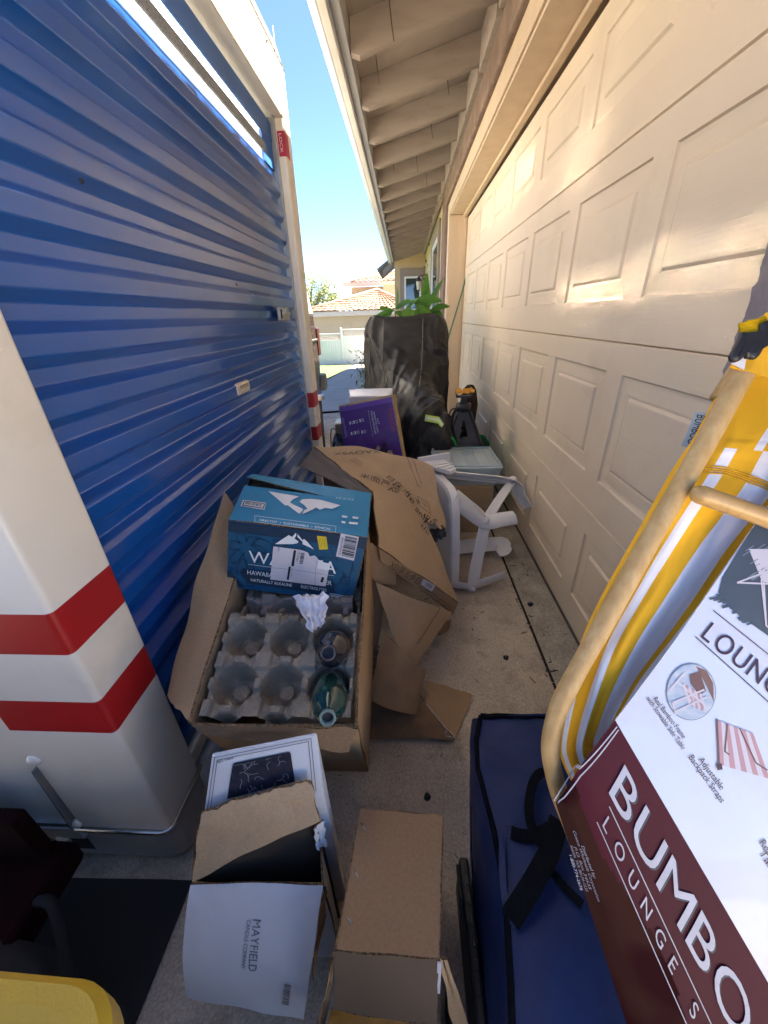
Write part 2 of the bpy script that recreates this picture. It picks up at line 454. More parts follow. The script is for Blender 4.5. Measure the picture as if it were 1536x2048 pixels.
# metal lip and base below
for (y0, y1, x0) in ((CYN, 0.594, -0.80), (2.435, CYF, -0.70)):
    mb = MB()
    path = [(x0, y0 - 0.006, ZL)] + [(CXF - 0.02 + 0.026 * math.sin(a), y0 + 0.02 - 0.026 * math.cos(a), ZL) for a in [k * math.pi / 12 for k in range(7)]] + [(CXF + 0.006, y1 + 0.004, ZL)]
    mb.tube(path, 0.0055, 8)
    mb.build('base_lip', M_STEEL, con)
mb = MB()
mb.prism([(CXF - 0.012, CYN + 0.012, 0), (CXF - 0.012, CYF, 0), (-2.7, CYF, 0), (-2.7, CYN + 0.012, 0), (-0.60, CYN + 0.012, 0)], (0, 0, 0.0), 0) if False else None
def zb(x): return -0.055
mb.box((-2.70, CYN + 0.012, -0.055), (-0.63, 0.60, ZL - 0.004), 0, 0.006)
mb.prism([(-0.63, CYN + 0.012, -0.055), (-0.60, CYN + 0.022, -0.055), (-0.583, CYN + 0.04, -0.055), (-0.583, 0.60, -0.055), (-0.63, 0.60, -0.055)], (0, 0, ZL + 0.051), 0)
mb.box((-2.70, 2.43, -0.05), (-0.583, CYF - 0.01, ZL - 0.004), 0, 0.006)
mb.box((-2.70, 0.61, -0.02), (-0.68, 2.43, 0.06), 0, 0.006)
mb.build('base_frame', M_BASE, con)
# sill rail under the door
mb = MB(); mb.box((-0.672, 0.60, 0.085), (-0.598, 2.43, 0.135), 0, 0.006); mb.tube([(-0.600, 0.60, 0.03), (-0.600, 2.43, 0.03)], 0.036, 14)
mb.build('sill_rail', mat('sill rail paint', (0.55, 0.57, 0.58), 0.35, dirt=(0.2, 0.18, 0.14)), con)
# side skin towards the photographer with rivets, seam strip and painted sign
mb = MB(); mb.box((-2.70, CYN + 0.006, ZL), (-0.791, CYN + 0.04, CZT - 0.02), 0)
mb.box((-2.70, CYN + 0.002, 0.70), (-0.791, CYN + 0.0052, 0.79), 1)
mb.box((-2.70, CYN - 0.001, ZL - 0.002), (-0.81, CYN + 0.006, ZL + 0.012), 2)
mb.build('side_panel', [M_WHITE, M_RED, M_STEEL], con)
mb = MB(); mb.box((-2.70, CYN - 0.004, 0.065), (-0.80, CYN + 0.012, ZL - 0.006), 0, 0.003); mb.build('side_flange', M_BASE, con)
mb = MB(); mb.bar(px(72, 1535, y=CYN - 0.001), px(150, 1650, y=CYN - 0.001), 0.004, 0.02, 0); mb.build('panel_seam', mat('seam sealant', (0.14, 0.13, 0.12), 0.7), con)
for (u, v) in ((65, 1524), (150, 1651), (35, 1680), (122, 1679), (-60, 1400), (-60, 1680)):
    p = px(u, v, y=CYN - 0.004); mb = MB()
    mb.lathe([(0.0145, 0), (0.0145, 0.004), (0.012, 0.008), (0.006, 0.0105), (0.0001, 0.011)], (p.x, CYN + 0.003, p.z), (0, -1, 0), 16); mb.build('rivet', M_WHITE, con)
mb = MB(); fc = Face((-0.98, CYN + 0.011, -0.02), (-0.78, CYN + 0.011, -0.02), (-0.78, CYN + 0.011, 0.06), (-0.98, CYN + 0.011, 0.06), 0.20, 0.08)
text(mb, 'OX', fc.on(), 0.0, 0.012, 0.042, 0, width=0.09); fc.rect(mb, 0.115, 0.0, 0.165, 0.055, 0)
mb.build('painted_sign', M_INK, con)
# header with seam and bolts
mb = MB(); mb.box((-0.72, CYN, 2.052), (CXF, CYF, 2.262), 0, 0.006); hd = mb.build('header', mat('header satin paint', (0.84, 0.79, 0.68), 0.5, scale=3, var=0.05, spec=0.3, dirt=(0.5, 0.44, 0.34), dirt_scale=5, dirt_amt=0.2), con)
mb = MB(); mb.prism([(-0.72, CYN, 2.266), (CXF - 0.002, CYN, 2.266), (CXF - 0.023, CYN, CZT - .004), (CXF - 0.029, CYN, CZT), (-0.72, CYN, CZT)], (0, CYF - CYN, 0), 0)
mb.build('header_cap', M_HEAD, con)
mb = MB()
for y in (0.8, 1.3, 1.8, 2.3): mb.lathe([(0.008, 0), (0.007, 0.004), (0.0001, 0.006)], (CXF, y, 2.24), (1, 0, 0), 10)
mb.tube([(CXF + 0.002, CYN, 2.264), (CXF + 0.002, CYF, 2.264)], 0.0025, 6)
mb.tube([(CXF + 0.002, 2.435, 2.05), (CXF + 0.002, 2.435, 2.345)], 0.002, 6)
mb.build('seam_strip', mat('dark seam', (0.09, 0.085, 0.075), 0.6), con)
mb = MB(); p = px(552, 289, y=2.434); mb.box((-0.604, 2.4325, p.z - 0.045), (CXF - 0.004, 2.4345, p.z + 0.048), 0)
mb.box((CXF - 0.012, 2.434, p.z - 0.045), (CXF + 0.0012, 2.50, p.z + 0.048), 0)
fc = Face((-0.60, 2.432, p.z - 0.04), (-0.576, 2.432, p.z - 0.04), (-0.576, 2.432, p.z + 0.045), (-0.60, 2.432, p.z + 0.045), 0.024, 0.085)
text(mb, 'LOCK', lambda a, b: fc.at(0.004 + b, 0.078 - a), 0, 0, 0.013, 1, width=0.07)
mb.build('warning_sticker', [M_STICKER, M_WPRINT], con)
# roll-up door curtain
DX = -0.635
def ribprof(ztop, zbot):
    pts = []; z0 = 1.605 + 0.101 * 4
    while z0 > zbot - 0.2:
        for dz, dx in ((0.0115, 0.0), (0.0085, 0.0015), (-0.0080, 0.0265), (-0.0105, 0.028), (-0.042, 0.028), (-0.045, 0.0265), (-0.062, 0.0015), (-0.065, 0.0)):
            z = z0 + dz
            if zbot < z < ztop: pts.append((dx, z))
        z0 -= 0.101
    return [(0.0, ztop)] + pts + [(0.0, zbot)]
pr = ribprof(1.853, 0.135); Y0, Y1 = 0.58, 2.428
mb = MB(); vs = []; fs = []; nn = len(pr); ysn = [Y0 + (Y1 - Y0) * k / 24 for k in range(25)]
for y in ysn:
    for dx, z in pr: vs.append((DX - 0.004 + dx + 0.0012 * pnoise((y * 2.2, z * 5, 3)), y, z))
for j in range(24):
    for i in range(nn - 1): fs.append([j * nn + i, j * nn + i + 1, (j + 1) * nn + i + 1, (j + 1) * nn + i])
mb.add(vs, fs, 0, True)
curtain = mb.build('roll_up_door', M_BLUE, con, auto=20)
# upper slats with the open slots between them
mb = MB()
mb.box((-0.642, Y0, 1.889), (-0.632, 2.31, 1.925), 1, 0.002)
mb.box((-0.642, Y0, 1.9585), (-0.630, Y1, 2.036), 0, 0.006)
mb.box((-0.645, 2.27, 1.853), (-0.634, Y1, 1.9585), 0)
mb.box((-0.650, Y0, 2.036), (-0.660, Y1, 2.12), 2)  # dark strip put in for the header's shadow
sl_ = mb.build('door_slat', [M_BLUE2, mat('grey brush strip', (0.30, 0.31, 0.33), 0.9, scale=200, var=0.5), M_DARK], curtain)
# side guide that the curtain ends run in
mb = MB(); mb.box((-0.618, 2.408, 0.10), (-0.6065, 2.430, 2.052), 0, 0.002); mb.box((-0.66, 2.428, 0.10), (-0.612, 2.434, 2.052), 0)
mb.build('door_guide', M_GREYM, con)
# door hardware
p = px(484, 775, x=DX + 0.02); mb = MB()
mb.box((DX + 0.012, p.y - 0.062, p.z - 0.022), (DX + 0.030, p.y + 0.062, p.z + 0.022), 0, 0.010)
mb.box((DX + 0.0285, p.y - 0.040, p.z - 0.012), (DX + 0.031, p.y + 0.040, p.z + 0.012), 1, 0.001)
mb.box((DX + 0.028, p.y - 0.036, p.z - 0.012), (DX + 0.0325, p.y + 0.036, p.z - 0.002), 0, 0.001)
for s in (-1, 1): mb.lathe([(0.006, 0), (0.0001, 0.003)], (DX + 0.030, p.y + s * 0.05, p.z), (1, 0, 0), 8, 2)
mb.build('pull_handle', [M_CREAMP, mat('handle recess', (0.30, 0.26, 0.20), 0.6), M_STEEL], curtain)
p = px(566, 628, x=DX + 0.02); mb = MB()
mb.box((DX + 0.012, p.y - 0.075, p.z - 0.03), (DX + 0.026, p.y + 0.10, p.z + 0.03), 0, 0.004)
mb.box((DX + 0.024, p.y - 0.05, p.z - 0.006), (DX + 0.036, p.y + 0.09, p.z + 0.008), 1, 0.002)
mb.box((DX + 0.024, p.y - 0.01, p.z + 0.004), (DX + 0.040, p.y + 0.012, p.z + 0.022), 1, 0.002)
mb.box((DX + 0.024, p.y - 0.058, p.z - 0.02), (DX + 0.030, p.y - 0.044, p.z + 0.02), 2, 0.001)
mb.build('slide_latch', [M_GREYM, M_STEEL, M_DARK], curtain)
for (u, v) in ((275, 171), (474, 569), (165, 362)):
    mb = MB(); p = px(u, v, x=DX + 0.019); mb.lathe([(0.005, 0), (0.004, 0.003), (0.0001, 0.0035)], (DX + 0.016, p.y, p.z), (1, 0, 0), 8); mb.build('door_screw', M_INK, curtain)
# body behind: walls, roof, floor
mb = MB()
mb.box((-2.70, CYF - 0.04, ZL), (-0.70, CYF - 0.004, CZT - 0.02), 0); mb.box((-2.74, CYN + 0.04, ZL), (-2.70, CYF - 0.04, CZT - 0.02), 0)
mb.box((-2.70, CYN + 0.04, ZL), (-0.66, CYF - 0.04, ZL + 0.03), 0)
mb.build('body', [M_LINER], con)
mb = MB(); mb.grid(lambda a, b: (-2.70 + (2.70 - 0.72) * a, CYN + 0.03 + (CYF - CYN - 0.06) * b, CZT - 0.018 + 0.012 * math.sin(b * 60)), 4, 60, 0, True, False)
mb.build('roof_panel', M_ROOF, con)
mb = MB()
for x in (-1.25, -1.8): mb.box((x - 0.03, CYN + 0.04, CZT - 0.085), (x + 0.03, CYF - 0.04, CZT - 0.035), 0)
mb.build('roof_bow', M_GREYM, con)

# ================================================================== house with the garage
GX = 0.69
M_DOOR = mat('garage door paint', (0.74, 0.62, 0.465), 0.55, col2=(0.70, 0.58, 0.43), scale=1.5, stretch=(1, 1, 1), dirt=(0.34, 0.27, 0.19), dirt_scale=2.2, dirt_amt=0.2, bump=0.25, bscale=90, spec=0.12)
# pressed wood-grain: long streaks along the alley
nb = [q for q in M_DOOR.node_tree.nodes if q.type == 'TEX_NOISE'][-1]
mpg = M_DOOR.node_tree.nodes.new('ShaderNodeMapping'); mpg.inputs['Scale'].default_value = (1, 0.12, 1.6)
tcg = M_DOOR.node_tree.nodes.new('ShaderNodeTexCoord'); M_DOOR.node_tree.links.new(tcg.outputs['Object'], mpg.inputs[0]); M_DOOR.node_tree.links.new(mpg.outputs[0], nb.inputs['Vector'])
M_TRIM = mat('cream trim boards', (0.66, 0.52, 0.36), 0.6, col2=(0.58, 0.45, 0.31), scale=3, stretch=(4, 4, 0.6), bump=0.2, bscale=50)
M_STUCCO = mat('cream stucco', (0.62, 0.52, 0.34), 0.9, scale=2, var=0.15, bump=0.9, bscale=140)
M_STUCB = mat('brown rough stucco', (0.27, 0.20, 0.165), 0.95, col2=(0.19, 0.14, 0.115), scale=8, bump=1.0, bscale=130, dirt=(0.42, 0.36, 0.31), dirt_scale=11, dirt_amt=0.35)
M_STUCG = mat('grey mauve rough stucco', (0.30, 0.255, 0.26), 0.95, col2=(0.22, 0.19, 0.19), scale=10, bump=1.0, bscale=70)
M_RAFT = mat('beige painted rafters', (0.365, 0.315, 0.28), 0.6, col2=(0.31, 0.265, 0.235), scale=3, stretch=(1.2, 6, 6), dirt=(0.16, 0.11, 0.07), dirt_scale=5, dirt_amt=0.25, bump=0.25, bscale=30)
M_DECK = mat('beige roof boards', (0.375, 0.325, 0.29), 0.7, col2=(0.33, 0.285, 0.25), scale=1.5, stretch=(6, 1, 6), bump=0.2, bscale=40)
M_FASC = mat('pale blue grey gutter paint', (0.42, 0.42, 0.42), 0.4, scale=4, var=0.15)
M_FASW = mat('white gutter lip', (0.75, 0.72, 0.68), 0.45)
M_SHIN = mat('grey roof shingles', (0.15, 0.13, 0.12), 0.95, scale=12, var=0.4, bump=1, bscale=80)
house = thing('garage_house', 'beige house with panelled garage door and open rafter eaves', 'house', (0.9, 0.0, 0.0))

# --- garage door: four pressed sections
gd = MB(); gd.box((GX + 0.035, 0.35, -0.01), (GX + 0.05, 5.17, 2.13), 0)
gdo = gd.build('garage_door', M_DARK, house)
PANY = [(4.95 - 0.605 * k - 0.5, 4.95 - 0.605 * k) for k in range(8)]
def section(z0, z1):
    mb = MB(); pz0, pz1 = z0 + 0.125, z1 - 0.09
    ycuts = [0.36]
    for a, b in PANY[::-1]: ycuts += [a, b]
    ycuts.append(5.165)
    def rect(ya, yb, za, zb_, x=GX): mb.add([(x, ya, za), (x, yb, za), (x, yb, zb_), (x, ya, zb_)], [[0, 3, 2, 1]])
    e = 0.004
    for i in range(len(ycuts) - 1):
        a, b = ycuts[i], ycuts[i + 1]
        if (a, b) in PANY:
            rect(a, b, z0 + e, pz0); rect(a, b, pz1, z1 - e)
            rings = [(0, 0), (0.004, 0.007), (0.014, 0.0085), (0.052, 0.0065), (0.060, 0.0085), (0.068, 0.0012), (0.072, 0.0006)]
            P = []
            for ins, dep in rings:
                P.append([(GX + dep, a + ins, pz0 + ins), (GX + dep, b - ins, pz0 + ins), (GX + dep, b - ins, pz1 - ins), (GX + dep, a + ins, pz1 - ins)])
            for r0, r1 in zip(P[:-1], P[1:]):
                for k in range(4):
                    mb.add([r0[k], r0[(k + 1) % 4], r1[(k + 1) % 4], r1[k]], [[0, 3, 2, 1]])
            mb.add(P[-1], [[0, 3, 2, 1]])
        else: rect(a, b, z0 + e, z1 - e)
    # rolled top and bottom lips
    for z, s in ((z0 + e, 1), (z1 - e, -1)):
        mb.add([(GX, 0.36, z), (GX, 5.165, z), (GX + 0.006, 5.165, z - s * 0.003), (GX + 0.006, 0.36, z - s * 0.003), (GX + 0.03, 5.165, z - s * 0.003), (GX + 0.03, 0.36, z - s * 0.003)], [[0, 1, 2, 3], [3, 2, 4, 5]])
    mb.add([(GX, 5.165, z0 + e), (GX, 5.165, z1 - e), (GX + 0.04, 5.165, z1 - e), (GX + 0.04, 5.165, z0 + e)], [[0, 1, 2, 3]])
    return mb.build('door_section', M_DOOR, gdo, weld=False)
for z0, z1 in ((0.012, 0.52), (0.52, 1.10), (1.10, 1.66), (1.66, 2.118)): section(z0, z1)
mb = MB(); mb.box((GX - 0.004, 0.36, -0.004), (GX + 0.03, 5.165, 0.012), 0, 0.003); mb.build('rubber_seal', mat('dirty rubber', (0.10, 0.085, 0.07), 0.8), gdo)

# --- frame round the door
mb = MB()
mb.box((0.505, 5.185, -0.02), (GX + 0.05, 5.24, 2.15), 0, 0.004)          # far jamb
mb.box((0.492, 5.20, -0.02), (0.5045, 5.36, 2.27), 0, 0.003)
mb.box((0.655, 5.165, 0.0), (0.685, 5.184, 2.13), 0, 0.003)                # stop
mb.build('door_jamb', M_TRIM, house)
mb = MB()
mb.box((0.505, 0.415, 2.152), (GX + 0.05, 5.184, 2.19), 0, 0.003)
mb.box((0.492, 0.415, 2.165), (0.5045, 5.198, 2.275), 0, 0.003)
mb.box((0.640, 0.415, 2.130), (0.680, 5.184, 2.1515), 0, 0.004)
mb.build('head_board', M_TRIM, house)
# brown stucco surround
mb = MB()
mb.box((0.462, 0.39, 2.278), (0.60, 5.80, 2.44), 0, 0.012); mb.box((0.462, 5.37, -0.10), (0.60, 5.80, 2.276), 0, 0.012)
mb.build('stucco_band', M_STUCB, house)
# walls
mb = MB()
mb.box((0.50, 5.80, -0.6), (0.75, 14.0, 2.75), 0); mb.box((0.52, 5.36, -0.1), (0.75, 5.80, 2.27), 0); mb.box((0.475, 0.40, 2.445), (0.75, 5.80, 2.75), 0)
mb.build('stucco_wall', M_STUCCO, house)
# rough corner pier next to the camera
def pier(a, b):
    z = -0.12 + 2.6 * b
    t = a * 1.6
    if t < 0.4: x, y = 0.75 - (t / 0.4) * 0.235, 0.67
    elif t < 0.44: q = (t - 0.4) / 0.04 * math.pi / 2; x, y = 0.515 - 0.015 * math.sin(q), 0.655 + 0.015 * math.cos(q)
    else: x, y = 0.50, max(0.40, 0.655 - (t - 0.44) * 3)
    nn = 0.0035 * (pnoise((x * 60, y * 60, z * 60)) + 0.7 * pnoise((x * 130, y * 130, z * 130)))
    return (x - nn, y + nn, z)
mb = MB(); 
av = [0, .1, .2, .245] + [0.25 + 0.025 * k / 6 for k in range(7)] + [0.275 + 0.3 * k / 70 for k in range(1, 71)] + [0.7, 1.0]
nz_ = 320
vs = [pier(a, j / nz_) for j in range(nz_ + 1) for a in av]; w_ = len(av)
mb.add(vs, [[j * w_ + i, j * w_ + i + 1, (j + 1) * w_ + i + 1, (j + 1) * w_ + i] for j in range(nz_) for i in range(w_ - 1)], 0, True)
mb.box((0.498, 0.385, -0.1), (5.8, 0.41, 2.6), 0)
mb.build('stucco_pier', M_STUCG, house)

# --- eaves
def rz(x): return 2.32 + 0.243 * (x + 0.24)
YE0, YE1 = 0.12, 11.6
k = 0; y = 3.18 + 0.53 * 15
while y > 0.1:
    mb = MB(); t = 0.048
    xa, xb = -0.25, 0.474; wob = 0.006 * pnoise((y * 3, 1, 2))
    mb.prism([(xa, y, rz(xa) + 0.02 + wob), (xa, y, rz(xa) + 0.138), (xb, y, rz(xb) + 0.138), (xb, y, rz(xb)), (xa + 0.04, y, rz(xa + 0.04) + wob)], (0, t, 0), 0)
    mb.build('rafter', M_RAFT, house)
    mb = MB(); mb.box((0.44, y + t + 0.003, 2.442), (0.4735, y + 0.53 - 0.003, rz(0.44) + 0.128), 0, 0.002)
    mb.build('rafter_block', M_RAFT, house)
    y -= 0.53
mb = MB()
mb.prism([(-0.40, YE0, rz(-0.40) + 0.14), (0.9, YE0, rz(0.9) + 0.14), (0.9, YE0, rz(0.9) + 0.165), (-0.40, YE0, rz(-0.40) + 0.165)], (0, YE1 - YE0, 0), 0)
mb.build('roof_deck', M_DECK, house)
mb = MB()
mb.grid(lambda a, b: (-0.405 - 0.012 * abs(pnoise((b * 200, 0, 1))) + 6.4 * a, YE0 + (YE1 - YE0) * b, rz(-0.405 + 6.4 * a) + 0.19 + 0.006 * pnoise((b * 120, a * 30, 0))), 6, 300, 0, True, False)
mb.prism([(-0.405, YE0, rz(-0.405) + 0.167), (6.0, YE0, rz(6.0) + 0.167), (6.0, YE0, rz(6.0) + 0.186), (-0.405, YE0, rz(-0.405) + 0.186)], (0, YE1 - YE0, 0), 0)
mb.prism([(6.0, YE0, rz(6.0) + 0.167), (12, YE0, 1.9), (12, YE0, 1.95), (6.0, YE0, rz(6.0) + 0.19)], (0, YE1 - YE0, 0), 0)
mb.build('shingle_roof', M_SHIN, house)
mb = MB(); mb.box((-0.295, YE0, 2.335), (-0.255, YE1, 2.452), 0, 0.003); mb.build('fascia', M_FASC, house)
mb = MB()      # gutter hung on the fascia: back, floor, rolled outer lip
mb.prism([(-0.297, YE0, 2.318), (-0.297, YE0, 2.44), (-0.300, YE0, 2.44), (-0.303, YE0, 2.325), (-0.345, YE0, 2.325), (-0.384, YE0, 2.36), (-0.388, YE0, 2.44), (-0.392, YE0, 2.44), (-0.390, YE0, 2.355), (-0.348, YE0, 2.318)], (0, YE1 - YE0, 0), 0)
mb.build('gutter', M_FASC, house)
mb = MB(); mb.box((-0.338, YE0, 2.3125), (-0.304, YE1, 2.3175), 0, 0.002); mb.build('gutter_strip', M_FASW, house)
rr = random.Random(4)
for q in range(12):
    mb = MB()
    y = 0.5 + q * 0.42 + rr.uniform(-.15, .15); x = rr.uniform(-0.2, 0.3)
    mb.tube([(x, y, rz(x) + 0.12), (x + 0.01, y - 0.03, rz(x) + 0.03), (x + 0.02, y - 0.035, rz(x) - 0.03)], 0.0025, 5)
    mb.build('nail', mat('rusty nail', (0.10, 0.06, 0.04), 0.8), house)
# unseen upper storey added above the eaves to shade the walkway
mb = MB(); mb.box((0.76, 7.4, 2.4), (7, 24, 6.2), 0); mb.build('shade_wall', M_STUCCO, house)
mb = MB(); mb.box((-0.30, 7.0, 6.2), (7.5, 24.5, 6.36), 0); mb.build('shade_roof', M_SHIN, house)
# garage interior block so no light leaks in
mb = MB(); mb.box((0.76, 0.42, -0.2), (5.8, 14, 2.5), 0); mb.build('inner_wall', M_STUCCO, house)

# dark tarp added unseen behind the viewpoint to keep light off the foreground
M_BLOCKER = mat('dark tarp', (0.03, 0.03, 0.034), 0.6, bump=0.5, bscale=20)
mb = MB()
def blocker(u, v):
    a = (u - .5) * 2; b = (v - .5) * 2
    h = 1.16 * max(0, 1 - max(abs(a), abs(b)) ** 5) * (0.93 + 0.07 * pnoise((u * 3, v * 3, 1)))
    x = -0.95 + a * 1.15; y = -0.58 + b * 0.40
    return (x, y, gz(x, y) + 0.01 + h + 0.02 * pnoise((u * 9, v * 9, 4)))
mb.grid(blocker, 60, 30, 0, True, False)
tag(mb.build('shade_blocker', M_BLOCKER, None), 'dark tarp added unseen behind the viewpoint to shade the foreground', 'blocker')
# --- far wing with the sash window, lantern and window on the long wall
M_FRAMEB = mat('taupe window surround', (0.30, 0.245, 0.20), 0.8, scale=5)
M_FRAMEW = mat('white vinyl frame', (0.80, 0.80, 0.77), 0.4)
M_GLASS = mat('dark window glass', (0.03, 0.05, 0.05), 0.04, spec=0.9)
mb = MB(); mb.box((-0.23, 10.7, -0.8), (0.50, 10.9, 2.52), 0); mb.build('wing_wall', mat('ochre stucco', (0.55, 0.43, 0.26), 0.9, scale=3, bump=0.6, bscale=90), house)
mb = MB(); mb.box((-0.10, 10.66, 1.0), (0.46, 10.698, 2.18), 0, 0.004)
wf = mb.build('window', M_FRAMEB, house)
mb = MB()
for a, b in (((0.0, 10.63, 1.05), (0.04, 10.655, 2.02)), ((0.36, 10.63, 1.05), (0.40, 10.655, 2.02)), ((0.04, 10.63, 1.98), (0.36, 10.655, 2.02)), ((0.04, 10.63, 1.30), (0.36, 10.655, 1.34)), ((0.04, 10.63, 1.05), (0.36, 10.655, 1.09))): mb.box(a, b, 0, 0.004)
mb.build('frame', M_FRAMEW, wf)
mb = MB(); mb.box((0.04, 10.645, 1.09), (0.36, 10.657, 1.98), 0); mb.build('pane', M_GLASS, wf)
mb = MB(); mb.box((0.465, 6.4, 0.9), (0.499, 6.55, 2.35), 0, 0.004); mb.box((0.465, 7.9, 0.9), (0.499, 8.05, 2.35), 0, 0.004); mb.box((0.465, 6.55, 2.2), (0.499, 7.9, 2.35), 0, 0.004); mb.box((0.465, 6.55, 0.9), (0.499, 7.9, 1.0), 0, 0.004)
wf2 = mb.build('window', M_FRAMEB, house)
mb = MB(); mb.box((0.475, 6.55, 1.0), (0.497, 6.62, 2.2), 0, 0.003); mb.box((0.475, 7.83, 1.0), (0.497, 7.9, 2.2), 0, 0.003); mb.box((0.475, 6.62, 2.13), (0.497, 7.83, 2.2), 0, 0.003); mb.build('frame', M_FRAMEW, wf2)
mb = MB(); mb.box((0.485, 6.62, 1.0), (0.495, 7.83, 2.13), 0); mb.build('pane', M_GLASS, wf2)
mb = MB()
lx, ly, lz = 0.30, 9.3, 1.82
mb.tube([(0.499, ly, lz + 0.05), (0.42, ly, lz + 0.12), (0.34, ly, lz + 0.10), (lx, ly, lz + 0.06)], 0.009, 6, 0)
mb.lathe([(0.004, 0.10), (0.02, 0.08), (0.055, 0.03), (0.06, 0.0)], (lx, ly, lz), (0, 0, 1), 8, 0)
mb.lathe([(0.055, 0.0), (0.035, -0.15)], (lx, ly, lz), (0, 0, 1), 8, 1)
mb.lathe([(0.037, -0.15), (0.015, -0.18), (0.004, -0.21)], (lx, ly, lz), (0, 0, 1), 8, 0)
mb.build('wall_lantern', [mat('lantern iron', (0.05, 0.035, 0.025), 0.5), mat('lantern glass', (0.55, 0.50, 0.40), 0.2)], house)
mb = MB(); mb.prism([(-0.52, 11.0, 2.06), (-0.52, 11.0, 2.20), (-0.16, 11.0, 2.50), (0.2, 11.0, 2.50), (0.2, 11.0, 2.40), (-0.16, 11.0, 2.36)], (0, 0.12, 0), 0)
mb.prism([(-0.66, 11.2, 2.20), (-0.20, 11.2, 2.53), (-0.20, 11.2, 2.56), (-0.68, 11.2, 2.25)], (0, 2.4, 0), 0)
mb.build('wing_eave', mat('weathered eave board', (0.22, 0.20, 0.19), 0.8, scale=6), house)

# ================================================================== far background
M_TILE = mat('terracotta roof tile', (0.28, 0.17, 0.11), 0.8, col2=(0.20, 0.11, 0.07), scale=1.6, var=0.3, detail=3, dirt=(0.33, 0.24, 0.17), dirt_scale=2.4, dirt_amt=0.6)
M_RIDGE = mat('ridge tile', (0.42, 0.20, 0.13), 0.8, scale=4)
M_CREAM = mat('cream house wall', (0.45, 0.39, 0.27), 0.9, scale=1, var=0.08, bump=0.4, bscale=30)
M_SOFF = mat('white eave paint', (0.52, 0.49, 0.44), 0.6)
nh = thing('neighbour_house', 'cream house with terracotta barrel tile roofs behind white fence', 'house', (-3, 31, -1.47))
mb = MB(); mb.box((-16, 31, -1.6), (4, 40, 1.5), 0); mb.box((-4.55, 38, 1.5), (4, 46, 3.5), 0); mb.box((-1.8, 37.4, 1.5), (0.8, 38.2, 3.9), 0)
mb.build('wall', M_CREAM, nh)
mb = MB(); mb.box((-16, 30.35, 1.30), (5, 30.5, 1.62), 0, 0.02); mb.box((-16, 30.5, 1.30), (5, 31.0, 1.36), 0)
mb.box((-5.2, 37.2, 3.55), (4, 37.34, 3.82), 0, 0.02); mb.box((-5.2, 37.34, 3.55), (4, 38, 3.62), 0)
mb.build('eave_fascia', M_SOFF, nh)
mb = MB(); p = px(694, 661, y=30.98); mb.box((p.x - 0.3, 30.93, p.z), (p.x + 0.3, 30.99, p.z + 0.5), 0, 0.02); mb.build('meter_box', M_CREAM, nh)
def tiles(e0, e1, t0, t1, nrow, pitch=0.42):
    """a sloping field of barrel tiles between eave e0-e1 and top t0-t1"""
    e0, e1, t0, t1 = map(Vector, (e0, e1, t0, t1)); L = (e1 - e0).length; nc = max(2, int(L / pitch)); nrm = (e1 - e0).cross(t0 - e0).normalized()
    if nrm.z < 0: nrm = -nrm
    mb = MB(); per = 6; jit = random.Random(5)
    jj = [[jit.uniform(-.012, .012) for _ in range(nc + 1)] for _ in range(nrow)]
    for r in range(nrow):
        vs = []; fs = []; nu = nc * per
        for b in (0, 1):
            for i in range(nu + 1):
                a = i / nu; v = (r + b * 1.12) / nrow
                p = (e0 * (1 - a) + e1 * a) * (1 - v) + (t0 * (1 - a) + t1 * a) * v
                s = abs(math.sin(math.pi * i / per)) ** 0.7
                vs.append(p + nrm * (0.085 * s + (0.05 if b == 0 else 0.0) + jj[r][i // per]))
        w = nu + 1
        fs = [[i, i + 1, w + i + 1, w + i] for i in range(nu)]
        base = [q - nrm * 0.06 for q in vs[:w]]
        vs += base; fs += [[2 * w + i, 2 * w + i + 1, i + 1, i] for i in range(nu)]
        mb.add(vs, fs, 0, True)
    return mb
P0 = Vector((-12.0, 30.3, 1.62)); Pk = px(755, 581, y=34.5); P1 = Vector((1.6, 30.3, 1.62))
lft = Vector((-9.0, 33.4, 2.35))
hl = px(628, 611, y=30.6)
m1 = tiles((hl.x - 0.9, 30.3, 1.58), (0.9, 30.3, 1.58), (Pk.x - 0.05, 34.5, Pk.z), (Pk.x + 0.05, 34.5, Pk.z), 10)
m1.build('tile_roof', M_TILE, nh)
mb = MB(); mb.tube([(hl.x - 0.9, 30.35, 1.66), (Pk.x, 34.5, Pk.z + 0.06)], 0.12, 8); mb.tube([(0.9, 30.35, 1.66), (Pk.x, 34.5, Pk.z + 0.06)], 0.12, 8); mb.tube([(Pk.x, 34.5, Pk.z + 0.06), (Pk.x, 38, Pk.z + 0.06)], 0.12, 8)
mb.build('ridge_cap', M_RIDGE, nh)
mb = MB(); mb.add([(hl.x - 0.9, 30.3, 1.58), (Pk.x, 34.5, Pk.z), (Pk.x, 39, Pk.z), (hl.x - 0.9, 42, 1.58)], [[0, 1, 2, 3]]); mb.build('roof_side', M_TILE, nh)
u0 = px(702, 566, y=37.2); u1 = px(800, 566, y=37.2); t0_ = px(775, 545, y=40.5); t1_ = px(800, 541, y=40.5)
m1 = tiles((u0.x, 37.2, u0.z), (u1.x + 1, 37.2, u0.z), (t0_.x, 40.5, t0_.z), (t1_.x + 1, 40.5, t1_.z), 9); m1.build('tile_roof', M_TILE, nh)
mb = MB(); mb.tube([(u0.x, 37.2, u0.z + 0.08), (t0_.x, 40.5, t0_.z + 0.08)], 0.1, 8); a = px(771, 540, y=40); mb.tube([a, a + Vector((0, 0, 0.9))], 0.02, 5); a = px(752, 548, y=40); mb.tube([a, a + Vector((-0.2, 0, 0.6))], 0.015, 5); mb.build('ridge_cap', M_RIDGE, nh)

